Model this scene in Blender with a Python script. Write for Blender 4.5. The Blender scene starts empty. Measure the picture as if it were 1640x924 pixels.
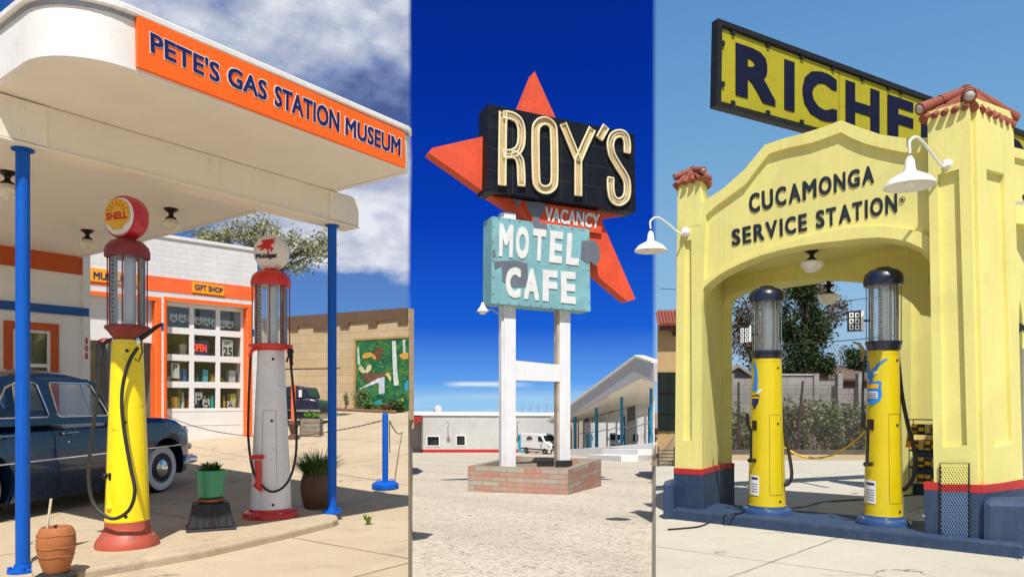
import bpy, bmesh, math, random
from mathutils import Vector
random.seed(7)
R = math.radians
SC = bpy.context.scene
COL = SC.collection
EYE, F, CX, HZ = 1.28, 1150.0, 820.0, 640.0      # eye height; focal length, centre and horizon of the survey photograph
EXPO = 0.35

# ------------------------------------------------------------------ ground relief
def sstep(a, b, x):
    t = max(0.0, min(1.0, (x - a) / (b - a)))
    return t * t * (3 - 2 * t)
def ground_z(x, y):
    yy = max(y, 0.0)
    u = x / max(y, 2.0)
    yl = min(yy, 26.0)
    zl = 0.06 * max(0.0, yl - 10.0)
    zm, zr = -0.054 * min(yy, 150), -0.0287 * min(yy, 150)
    wm, wr = sstep(-.1445, -.1385, u), sstep(.1945, .2005, u)
    z = (1 - wm) * zl + wm * ((1 - wr) * zm + wr * zr)
    k = sstep(90, 150, yy)
    return z * (1 - k) + k * (-8.1)
def at(px, py, Y):                      # survey pixel + distance -> point
    return Vector(((px - CX) / F * Y, Y, EYE + (HZ - py) / F * Y))
def on_ground(px, Y, dz=0.0):
    x = (px - CX) / F * Y
    return Vector((x, Y, ground_z(x, Y) + dz))
class Plane:                            # a vertical plane through p0 along d
    def __init__(s, p0, d):
        s.p0 = Vector((p0[0], p0[1], 0)); s.d = Vector((d[0], d[1], 0)).normalized()
        s.n = Vector((s.d.y, -s.d.x, 0))
        if s.n.dot(s.p0) > 0: s.n = -s.n
    def st(s, px, py):
        u = (px - CX) / F; v = (HZ - py) / F
        t = s.n.dot(s.p0) / (s.n.x * u + s.n.y)
        P = Vector((u * t, t, EYE + v * t))
        return ((P - s.p0).dot(s.d), P.z)
    def pt(s, a, z, off=0.0):
        return s.p0 + s.d * a + s.n * off + Vector((0, 0, z))
    def px(s, px, py, off=0.0):
        a, z = s.st(px, py)
        return s.pt(a, z, off)
    def pxo(s, px, py, off=0.0):             # point that projects to the pixel, `off` in front of the plane
        return s.shifted(off).px(px, py)
    def shifted(s, off):
        q = s.p0 + s.n * off
        return Plane((q.x, q.y), (s.d.x, s.d.y))

# ------------------------------------------------------------------ mesh builder
class MB:
    def __init__(s): s.v = []; s.f = []; s.m = []
    def add(s, vs, fs, mi=0):
        o = len(s.v); s.v += [Vector(v) for v in vs]
        for f in fs: s.f.append([i + o for i in f]); s.m.append(mi)
        return s
    def box(s, lo, hi, mi=0):
        x0, y0, z0 = lo; x1, y1, z1 = hi
        return s.add([(x0,y0,z0),(x1,y0,z0),(x1,y1,z0),(x0,y1,z0),(x0,y0,z1),(x1,y0,z1),(x1,y1,z1),(x0,y1,z1)],
              [(3,2,1,0),(4,5,6,7),(0,1,5,4),(1,2,6,5),(2,3,7,6),(3,0,4,7)], mi)
    def slab(s, a, b, width, z0, z1, mi=0):      # plan segment a-b with width, from z0 to z1
        a = Vector((a[0], a[1], 0)); b = Vector((b[0], b[1], 0)); d = (b - a).normalized(); n = Vector((-d.y, d.x, 0)) * width / 2
        return s.extr([a + n, a - n, b - n, b + n], z0, z1, mi)
    def extr(s, plan, z0, z1, mi=0):              # vertical prism on a plan polygon
        n = len(plan); vs = [Vector((p[0], p[1], z0)) for p in plan] + [Vector((p[0], p[1], z1)) for p in plan]
        A = sum(plan[i][0] * plan[(i+1) % n][1] - plan[(i+1) % n][0] * plan[i][1] for i in range(n))
        idx = list(range(n))
        fs = [idx[::-1], [i + n for i in idx]] + [(i, (i+1) % n, (i+1) % n + n, i + n) for i in range(n)]
        if A < 0: fs = [list(f)[::-1] for f in fs]
        return s.add(vs, fs, mi)
    def prism(s, pts, vec, mi=0):                 # polygon of 3D points pushed along vec
        n = len(pts); vs = [Vector(p) for p in pts] + [Vector(p) + Vector(vec) for p in pts]
        idx = list(range(n))
        return s.add(vs, [idx, [i + n for i in idx[::-1]]] + [(i, i + n, (i+1) % n + n, (i+1) % n) for i in range(n)], mi)
    def tube(s, pts, r, n=8, closed=False, cap=True, mi=0):
        pts = [Vector(p) for p in pts]; m = len(pts); rr = r if isinstance(r, (list, tuple)) else [r] * m
        vs = []; up = None
        for i, p in enumerate(pts):
            if closed: t = pts[(i+1) % m] - pts[i-1]
            else: t = pts[min(i+1, m-1)] - pts[max(i-1, 0)]
            t.normalize()
            if up is None:
                up = Vector((0, 0, 1)) if abs(t.z) < .9 else Vector((1, 0, 0))
            up = (up - t * up.dot(t))
            if up.length < 1e-4: up = t.orthogonal()
            up.normalize(); b = t.cross(up)
            for k in range(n):
                a = 2 * math.pi * k / n
                vs.append(p + (up * math.cos(a) + b * math.sin(a)) * rr[i])
        fs = []
        for i in range(m if closed else m - 1):
            j = (i + 1) % m
            for k in range(n): fs.append((i*n+k, i*n+(k+1) % n, j*n+(k+1) % n, j*n+k))
        if cap and not closed: fs += [list(range(n))[::-1], [(m-1)*n+k for k in range(n)]]
        return s.add(vs, fs, mi)
    def lathe(s, prof, c=(0,0,0), n=32, ax=None, mi=0):   # prof: (radius, height) along axis ax
        c = Vector(c); ax = Vector(ax or (0,0,1)).normalized()
        e1 = Vector((1,0,0)) if abs(ax.z) > .9 else Vector((0,0,1)).cross(ax).normalized()
        e2 = ax.cross(e1); vs = []; fs = []
        for r, h in prof:
            for k in range(n):
                a = 2 * math.pi * k / n
                vs.append(c + ax * h + (e1 * math.cos(a) + e2 * math.sin(a)) * max(r, 1e-4))
        for i in range(len(prof) - 1):
            for k in range(n): fs.append((i*n+k, i*n+(k+1) % n, (i+1)*n+(k+1) % n, (i+1)*n+k))
        fs += [list(range(n))[::-1], [(len(prof)-1)*n+k for k in range(n)]]
        return s.add(vs, fs, mi)
    def ball(s, c, r, n=10, mi=0):
        rx, ry, rz = r if isinstance(r, (tuple, list)) else (r, r, r)
        o = len(s.v); s.lathe([(math.sin(math.pi*i/n), -math.cos(math.pi*i/n)) for i in range(n+1)], (0,0,0), n*2, mi=mi)
        for i in range(o, len(s.v)):
            v = s.v[i]; s.v[i] = Vector(c) + Vector((v.x*rx, v.y*ry, v.z*rz))
        return s

OFF = {}
def tag(o, label=None, cat=None, group=None, kind=None):
    if label: o['label'] = label
    if cat: o['category'] = cat
    if group: o['group'] = group
    if kind: o['kind'] = kind
    return o
def empty(name, loc, label, cat, group=None):
    o = bpy.data.objects.new(name, None); COL.objects.link(o); o.location = loc; o.empty_display_size = .2
    OFF[o.name] = Vector(loc); return tag(o, label, cat, group)
def mk(name, mb, mats, parent=None, smooth=False, bevel=0, loc=None, angle=40):
    """one mesh object; the builder's points are world points"""
    off = OFF[parent.name] if parent else Vector(loc or (0, 0, 0))
    me = bpy.data.meshes.new(name)
    me.from_pydata([tuple(v - off) for v in mb.v], [], [list(f) for f in mb.f])
    if not isinstance(mats, (list, tuple)): mats = [mats]
    for m in mats: me.materials.append(m)
    if len(mats) > 1:
        for p, mi in zip(me.polygons, mb.m): p.material_index = mi
    bm = bmesh.new(); bm.from_mesh(me); bmesh.ops.recalc_face_normals(bm, faces=bm.faces); bm.to_mesh(me); bm.free()
    if smooth:
        me.polygons.foreach_set('use_smooth', [True] * len(me.polygons))
        me.set_sharp_from_angle(angle=R(angle))
    o = bpy.data.objects.new(name, me); COL.objects.link(o)
    if parent: o.parent = parent; OFF[o.name] = off
    else: o.location = off; OFF[o.name] = off
    if bevel:
        b = o.modifiers.new('bevel', 'BEVEL'); b.width = bevel; b.segments = 2; b.limit_method = 'ANGLE'; b.angle_limit = R(35)
    return o
def copy_tree(o, parent=None):
    c = o.copy(); COL.objects.link(c)
    if parent: c.parent = parent
    for ch in list(o.children): copy_tree(ch, c)
    return c
def place(o, loc, label=None, rz=None, first=False, scale=None, group=None):
    c = o if first else copy_tree(o)
    c.location = loc
    if rz is not None: c.rotation_euler = (0, 0, rz)
    if scale: c.scale = (scale,) * 3
    if label: c['label'] = label
    if group: c['group'] = group
    return c

# ------------------------------------------------------------------ filled outlines and lettering
def _curve_mesh(cu):
    o = bpy.data.objects.new('tmp', cu); COL.objects.link(o)
    dg = bpy.context.evaluated_depsgraph_get(); dg.update()
    me = o.evaluated_get(dg).to_mesh()
    vs = [v.co.copy() for v in me.vertices]; fs = [list(p.vertices) for p in me.polygons]
    o.evaluated_get(dg).to_mesh_clear()
    bpy.data.objects.remove(o); bpy.data.curves.remove(cu)
    return vs, fs
def fill2d(loops):
    """outline plus holes -> solid of unit thickness (z from -.5 to .5)"""
    cu = bpy.data.curves.new('tmp', 'CURVE'); cu.dimensions = '2D'; cu.fill_mode = 'BOTH'; cu.extrude = .5
    for lp in loops:
        sp = cu.splines.new('POLY'); sp.points.add(len(lp) - 1); sp.use_cyclic_u = True
        for p, q in zip(sp.points, lp): p.co = (q[0], q[1], 0, 1)
    return _curve_mesh(cu)
_TXT = {}
def text2d(txt, bold=0.0, space=1.0, shear=0.0):
    """unit-box lettering; strokes are thickened by stacking shifted copies a hair apart"""
    key = (txt, bold, space, shear)
    if key not in _TXT:
        cu = bpy.data.curves.new('tmp', 'FONT'); cu.body = txt; cu.extrude = .5; cu.offset = 0; cu.space_character = space
        cu.shear = shear; cu.resolution_u = 3; cu.fill_mode = 'BOTH'
        v0, f0 = _curve_mesh(cu)
        vs, fs = [], []
        b = max(0, bold*.8); ring = [(0, 0)] + ([(b*i, b*j) for i in (-1, 0, 1) for j in (-1, 0, 1) if i or j] if b > .002 else [])
        for i, (dx, dy) in enumerate(ring):
            o = len(vs); vs += [Vector((v.x + dx, v.y + dy, v.z - i*.02)) for v in v0]; fs += [[k + o for k in f] for f in f0]
        x0, x1 = min(v.x for v in vs), max(v.x for v in vs); y0, y1 = min(v.y for v in vs), max(v.y for v in vs)
        _TXT[key] = ([((v.x-x0)/(x1-x0), (v.y-y0)/(y1-y0), v.z + .5) for v in vs], fs)
    return _TXT[key]
def panel(mb, pl, loops, off, thick, mi=0, pix=True):
    """solid outline on a plane: front face `off` in front of it, `thick` deep"""
    lp = [[pl.st(*p) if pix else p for p in l] for l in loops]
    vs, fs = fill2d(lp)
    mb.add([pl.pt(v.x, v.y, off + (v.z - .5) * thick) for v in vs], fs, mi)
    return mb
def panel_v(mb, pl, loops, off, vec, mi=0, pix=True):
    """solid outline on a plane whose thickness runs along vec"""
    vs, fs = fill2d([[pl.st(*p) if pix else p for p in l] for l in loops])
    mb.add([pl.pt(v.x, v.y, off) + Vector(vec)*(.5 - v.z) for v in vs], fs, mi); return mb
def quad_text(mb, pl, txt, tl, tr, br, bl, off, thick, bold=.0, space=1.0, mi=0, grow=0.0, shear=0.0, wrap=None):
    vs, fs = text2d(txt, bold, space, shear)
    c = [pl.st(*p) for p in (tl, tr, br, bl)]
    out = []
    for x, y, z in vs:
        x = -grow + x * (1 + 2*grow*1.0); 
        t = (c[0][0]*(1-x)+c[1][0]*x, c[0][1]*(1-x)+c[1][1]*x); b = (c[3][0]*(1-x)+c[2][0]*x, c[3][1]*(1-x)+c[2][1]*x)
        out.append(pl.pt(b[0]*(1-y)+t[0]*y, b[1]*(1-y)+t[1]*y, off + (z - 1) * thick))
    mb.add(out, fs, mi); return mb
def rect_text(mb, o, ex, ey, n, txt, w, h, thick, bold=.0, space=1.0, mi=0):
    """lettering w by h centred at point o, along ex / ey, raised along n"""
    vs, fs = text2d(txt, bold, space)
    o = Vector(o); mb.add([o + ex*((x-.5)*w) + ey*((y-.5)*h) + n*(z*thick) for x, y, z in vs], fs, mi); return mb
def shape_at(mb, o, ex, ey, n, loops, thick, mi=0):
    vs, fs = fill2d(loops); o = Vector(o)
    mb.add([o + ex*v.x + ey*v.y + n*((v.z+.5)*thick) for v in vs], fs, mi); return mb
def circle(r, n=32, cx=0, cy=0): return [(cx + r*math.cos(2*math.pi*k/n), cy + r*math.sin(2*math.pi*k/n)) for k in range(n)]
def spline(pts, n=6, closed=False):
    P = [Vector(p) for p in pts]; m = len(P); out = []
    for i in range(m if closed else m - 1):
        if closed: a, b, c, d = P[i-1], P[i], P[(i+1) % m], P[(i+2) % m]
        else: a, b, c, d = P[max(i-1,0)], P[i], P[i+1], P[min(i+2,m-1)]
        for k in range(n):
            t = k / n
            out.append(.5*((2*b)+(c-a)*t+(2*a-5*b+4*c-d)*t*t+(3*b-a-3*c+d)*t**3))
    if not closed: out.append(P[-1])
    return out
def ribbon(pts, w):                      # 2D stroke -> outline loop
    P = [Vector((p[0], p[1])) for p in pts]; L = []; Rr = []
    for i, p in enumerate(P):
        t = (P[min(i+1, len(P)-1)] - P[max(i-1, 0)]).normalized(); nn = Vector((-t.y, t.x))
        k = 1.0
        if 0 < i < len(P)-1:
            a = (P[i]-P[i-1]).normalized(); b = (P[i+1]-P[i]).normalized(); k = 1/max(.6, math.sqrt((1+a.dot(b))/2))
        L.append(p + nn*w/2*k); Rr.append(p - nn*w/2*k)
    return L + Rr[::-1]

# ------------------------------------------------------------------ materials
def lin(c):
    c /= 255.0
    return c / 12.92 if c <= .04045 else ((c + .055) / 1.055) ** 2.4
def C(r, g, b, k=1.0): return (lin(r)*k, lin(g)*k, lin(b)*k)
class NT:
    def __init__(s, tree): s.t = tree; s.n = tree.nodes; s.l = tree.links
    def new(s, ty, **kw):
        nd = s.n.new(ty)
        for k, v in kw.items():
            if k == 'inp':
                for kk, vv in v.items():
                    if hasattr(vv, 'is_output'): s.l.new(vv, nd.inputs[kk])
                    else: nd.inputs[kk].default_value = vv
            else: setattr(nd, k, v)
        return nd
    def math(s, op, a, b=None, c=None):
        nd = s.new('ShaderNodeMath', operation=op)
        for i, x in enumerate((a, b, c)):
            if x is None: continue
            if hasattr(x, 'is_output'): s.l.new(x, nd.inputs[i])
            else: nd.inputs[i].default_value = x
        return nd.outputs[0]
    def mix(s, fac, a, b, blend='MIX'):
        nd = s.new('ShaderNodeMix', data_type='RGBA', blend_type=blend)
        for i, x in ((0, fac), (6, a), (7, b)):
            if hasattr(x, 'is_output'): s.l.new(x, nd.inputs[i])
            else: nd.inputs[i].default_value = x if i == 0 else (*x[:3], 1)
        return nd.outputs[2]
    def ramp(s, fac, stops, interp='LINEAR'):
        nd = s.new('ShaderNodeValToRGB'); cr = nd.color_ramp; cr.interpolation = interp
        while len(cr.elements) < len(stops): cr.elements.new(.5)
        for e, (p, c) in zip(cr.elements, stops):
            e.position = p; e.color = (*c[:3], 1) if not isinstance(c, (int, float)) else (c, c, c, 1)
        s.l.new(fac, nd.inputs[0]); return nd.outputs[0]
    def noise(s, vec, scale, detail=4, rough=.55, dist=0.0):
        nd = s.new('ShaderNodeTexNoise'); nd.inputs['Scale'].default_value = scale; nd.inputs['Detail'].default_value = detail
        nd.inputs['Roughness'].default_value = rough; nd.inputs['Distortion'].default_value = dist
        if vec is not None: s.l.new(vec, nd.inputs['Vector'])
        return nd.outputs['Fac']
    def mapr(s, v, a, b, c=0.0, d=1.0):
        nd = s.new('ShaderNodeMapRange'); s.l.new(v, nd.inputs[0])
        for i, x in enumerate((a, b, c, d)): nd.inputs[i+1].default_value = x
        return nd.outputs[0]
def newmat(name):
    m = bpy.data.materials.new(name); m.use_nodes = True; t = NT(m.node_tree)
    bs = m.node_tree.nodes['Principled BSDF']
    co = t.new('ShaderNodeTexCoord').outputs['Object']
    return m, t, bs, co
def paint(name, col, rough=.5, metal=0.0, var=.12, vscale=3.0, dirt=0.0, dirtcol=(.08,.06,.045), dscale=6.0, bump=0.0, bscale=60.0, spec=.5, coat=0.0, rust=0.0, streak=0.0, patch=0.0):
    """painted or plain surface with mottling, optional worn stains and grain"""
    m, t, bs, co = newmat(name)
    n1 = t.noise(co, vscale, 5, .6)
    c = t.mix(t.mapr(n1, .3, .7), [x*(1-var) for x in col], [min(1, x*(1+var)) for x in col])
    if dirt:
        n2 = t.noise(co, dscale, 8, .7, .3)
        c = t.mix(t.math('MULTIPLY', t.mapr(n2, .52, .72), dirt), c, dirtcol)
    if rust:
        n3 = t.noise(co, dscale * 4, 4, .6)
        c = t.mix(t.math('MULTIPLY', t.mapr(n3, .66, .70), rust), c, (.09, .035, .015))
    if streak:                                        # rain streaks running down
        mp = t.new('ShaderNodeMapping'); mp.inputs['Scale'].default_value = (7, 7, .5); t.l.new(co, mp.inputs[0])
        c = t.mix(t.math('MULTIPLY', t.mapr(t.noise(mp.outputs[0], 1.6, 6, .7), .50, .78), streak), c, dirtcol)
    if patch:                                         # touched-up paint
        c = t.mix(t.math('MULTIPLY', t.mapr(t.noise(co, .9, 2, .4, .6), .54, .57), patch), c, [x*.86 for x in col])
    t.l.new(c, bs.inputs['Base Color'])
    bs.inputs['Roughness'].default_value = rough; bs.inputs['Metallic'].default_value = metal
    bs.inputs['Specular IOR Level'].default_value = spec; bs.inputs['Coat Weight'].default_value = coat
    if rough < .6:
        t.l.new(t.mapr(t.noise(co, vscale*4, 6, .65), .3, .75, rough*.75, min(1, rough*1.35)), bs.inputs['Roughness'])
    if bump:
        b = t.new('ShaderNodeBump'); b.inputs['Strength'].default_value = bump; b.inputs['Distance'].default_value = .01
        t.l.new(t.noise(co, bscale, 5, .6), b.inputs['Height']); t.l.new(b.outputs[0], bs.inputs['Normal'])
    return m
def glassy(name, tint=(.9,.95,.95), refl=.12, dark=0.0):
    m = bpy.data.materials.new(name); m.use_nodes = True; t = NT(m.node_tree); m.node_tree.nodes.clear()
    out = t.new('ShaderNodeOutputMaterial'); tr = t.new('ShaderNodeBsdfTransparent', inp={'Color': (*tint, 1)})
    gl = t.new('ShaderNodeBsdfGlossy', inp={'Roughness': .03, 'Color': (.9,.93,.95,1)})
    fr = t.new('ShaderNodeFresnel', inp={'IOR': 1.5})
    fac = t.math('ADD', fr.outputs[0], refl)
    mx = t.new('ShaderNodeMixShader', inp={0: fac, 1: tr.outputs[0], 2: gl.outputs[0]})
    sh = mx.outputs[0]
    if dark:                                          # white diffuse share painted in for bright sky reflections on the glass
        df = t.new('ShaderNodeBsdfDiffuse', inp={'Color': (.8,.82,.82,1)}); m2 = t.new('ShaderNodeMixShader', inp={0: dark, 1: sh, 2: df.outputs[0]}); sh = m2.outputs[0]
    t.l.new(sh, out.inputs[0]); return m
def wallcoords(t, co, d):               # (along wall, height) from object coordinates
    sep = t.new('ShaderNodeSeparateXYZ'); t.l.new(co, sep.inputs[0])
    a = t.math('ADD', t.math('MULTIPLY', sep.outputs[0], d[0]), t.math('MULTIPLY', sep.outputs[1], d[1]))
    cb = t.new('ShaderNodeCombineXYZ'); t.l.new(a, cb.inputs[0]); t.l.new(sep.outputs[2], cb.inputs[1])
    return cb.outputs[0]
def masonry(name, d, c1, c2, mortar, bw, bh, ms=.012, rough=.8, bump=.5, dirt=.2, dirtcol=(.12,.1,.08), bias=0.0, peel=None):
    m, t, bs, co = newmat(name); w = wallcoords(t, co, d)
    br = t.new('ShaderNodeTexBrick'); t.l.new(w, br.inputs['Vector'])
    br.inputs['Color1'].default_value = (*c1, 1); br.inputs['Color2'].default_value = (*c2, 1); br.inputs['Mortar'].default_value = (*mortar, 1)
    br.inputs['Scale'].default_value = 1; br.inputs['Mortar Size'].default_value = ms; br.inputs['Brick Width'].default_value = bw
    br.inputs['Row Height'].default_value = bh; br.inputs['Bias'].default_value = bias
    c = br.outputs['Color']
    n = t.noise(co, 5, 6, .65); c = t.mix(t.math('MULTIPLY', t.mapr(n, .45, .75), dirt), c, dirtcol)
    c = t.mix(t.mapr(t.noise(co, 1.3, 4), .3, .7), c, t.mix(.12, c, (0,0,0)))
    if peel:
        c = t.mix(t.mapr(t.noise(co, 9, 6, .7), .68, .72), c, peel)
    t.l.new(c, bs.inputs['Base Color']); bs.inputs['Roughness'].default_value = rough
    b = t.new('ShaderNodeBump'); b.inputs['Strength'].default_value = bump; b.inputs['Distance'].default_value = .015
    h = t.math('SUBTRACT', t.math('MULTIPLY', t.noise(co, 40, 4), .35), br.outputs['Fac'])
    t.l.new(h, b.inputs['Height']); t.l.new(b.outputs[0], bs.inputs['Normal'])
    return m
def foliage(name, c1, c2, rough=.6):
    m, t, bs, co = newmat(name)
    n = t.noise(co, 1.7, 3); n2 = t.noise(co, 14, 2)
    c = t.mix(t.mapr(t.math('ADD', t.math('MULTIPLY', n, .6), t.math('MULTIPLY', n2, .4)), .35, .65), c1, c2)
    t.l.new(c, bs.inputs['Base Color']); bs.inputs['Roughness'].default_value = rough
    bs.inputs['Transmission Weight'].default_value = 0.0
    bs.inputs['Specular IOR Level'].default_value = .25
    return m
# ------------------------------------------------------------------ palette
M = {}
M['white']  = paint('white_paint', (.78,.77,.76), .55, var=.05, dirt=.25, dirtcol=(.35,.32,.28), bump=.15, bscale=30)
M['soffit'] = paint('soffit_plaster', (.80,.74,.66), .7, var=.04, dirt=.12, dirtcol=(.5,.42,.34), bump=.1, bscale=20)
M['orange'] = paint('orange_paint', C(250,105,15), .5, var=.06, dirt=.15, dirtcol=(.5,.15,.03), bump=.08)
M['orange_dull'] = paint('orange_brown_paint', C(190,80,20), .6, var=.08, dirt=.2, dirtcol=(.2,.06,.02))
M['navy_ink'] = paint('navy_lettering', C(20,25,95), .45, var=.08)
M['white_ink'] = paint('white_lettering', (.75,.72,.68), .5, var=.05)
M['blue']   = paint('blue_paint', C(0,86,186), .5, var=.06, dirt=.15, dirtcol=(.01,.05,.14), spec=.3)
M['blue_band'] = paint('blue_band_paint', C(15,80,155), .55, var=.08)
M['yellow'] = paint('yellow_enamel', C(248,222,8), .33, var=.04, dirt=.16, dirtcol=(.35,.24,.02), dscale=4, rust=.35, coat=.3)
M['pump_yellow'] = paint('deep_yellow_enamel', C(230,205,8,.78), .38, var=.05, dirt=.22, dirtcol=(.4,.3,.02), coat=.4)
M['pump_white'] = paint('white_enamel', (.80,.79,.82), .33, var=.03, dirt=.2, dirtcol=(.4,.36,.33), dscale=4, rust=.25, coat=.3)
M['oxide']  = paint('oxide_red_paint', C(175,80,60), .5, var=.1, dirt=.35, dirtcol=(.16,.05,.03), bump=.1)
M['maroon'] = paint('maroon_enamel', C(135,45,42), .4, var=.08, dirt=.2, dirtcol=(.1,.02,.02))
M['red']    = paint('red_enamel', C(215,48,35), .35, var=.06, dirt=.2, dirtcol=(.25,.03,.02), coat=.2)
M['globe_red'] = paint('globe_red', C(185,25,45), .3, var=.06, coat=.3)
M['globe_white'] = paint('globe_milk_glass', (.78,.73,.70), .25, var=.03, coat=.3)
M['shell_yellow'] = paint('emblem_yellow', C(228,170,5), .45, var=.06)
M['shell_red'] = paint('emblem_red', C(200,30,20), .4, var=.06)
M['black_ink'] = paint('black_lettering', (.012,.012,.014), .45, var=.1)
M['rubber'] = paint('black_rubber', (.018,.017,.017), .5, var=.25, dirt=.3, dirtcol=(.06,.055,.05))
M['iron']   = paint('black_iron', (.02,.019,.018), .45, .5, var=.2)
M['bronze'] = paint('dark_bronze', (.028,.018,.014), .4, .6, var=.15)
M['lamp_glass'] = paint('cream_lamp_glass', (.70,.66,.55), .25, var=.04, coat=.5)
M['lamp_white'] = paint('white_lamp_glass', (.80,.79,.76), .2, var=.03, coat=.5)
M['chrome'] = paint('chrome', (.75,.76,.78), .12, 1.0, var=.05)
M['steel']  = paint('galvanised_steel', (.42,.42,.42), .4, .8, var=.15, dirt=.3)
M['glass']  = glassy('window_glass', (.93,.95,.95), .03)
M['cylinder_glass'] = glassy('pump_cylinder_glass', (.95,.97,.97), .07, .10)
M['dark']   = paint('dark_interior', (.03,.026,.024), .9, var=.3)
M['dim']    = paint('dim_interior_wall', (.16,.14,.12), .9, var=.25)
M['ribbed'] = paint('gauge_strip', (.55,.55,.52), .5, var=.2, vscale=40)
M['pipe']   = paint('grey_pipe', (.62,.64,.68), .35, .2, var=.06)
M['car']    = paint('dark_blue_car_paint', (.006,.019,.05), .25, 0, var=.06, coat=.9, dirt=.05, dirtcol=(.03,.03,.03), dscale=2)
M['whitewall'] = paint('whitewall_rubber', (.72,.71,.72), .6, var=.06, dirt=.25, dirtcol=(.35,.32,.3))
M['terracotta'] = paint('terracotta', C(178,108,62,.85), .75, var=.16, vscale=9, dirt=.4, dirtcol=(.16,.08,.04), bump=.35, bscale=35)
M['brownpot'] = paint('brown_glazed_pot', C(112,74,52), .55, var=.12, dirt=.3, dirtcol=(.07,.04,.03))
M['greenpot'] = paint('green_glazed_pot', C(40,140,105), .35, var=.06, coat=.3)
M['soil']   = paint('potting_soil', (.05,.035,.025), .95, var=.3, bump=.6)
M['grass']  = foliage('grass_blades', (.05,.11,.02), (.17,.26,.06))
M['leaf']   = foliage('broad_leaves', (.03,.09,.02), (.09,.19,.04))
M['weed']   = foliage('weed_leaves', (.08,.12,.03), (.19,.22,.08))
M['wood']   = paint('weathered_wood', (.25,.21,.17), .85, var=.25, vscale=8, dirt=.5, dirtcol=(.09,.07,.05), bump=.4)
M['bark']   = paint('bark', (.12,.09,.065), .9, var=.3, vscale=12, bump=.6)
M['concrete_curb'] = paint('curb_concrete', C(205,185,155,.78), .85, var=.14, dirt=.55, dirtcol=(.17,.13,.10), dscale=3, bump=.5, bscale=50)
M['plastic_black'] = paint('black_plastic', (.016,.016,.019), .55, var=.15, dirt=.2, dirtcol=(.07,.065,.06))

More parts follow.
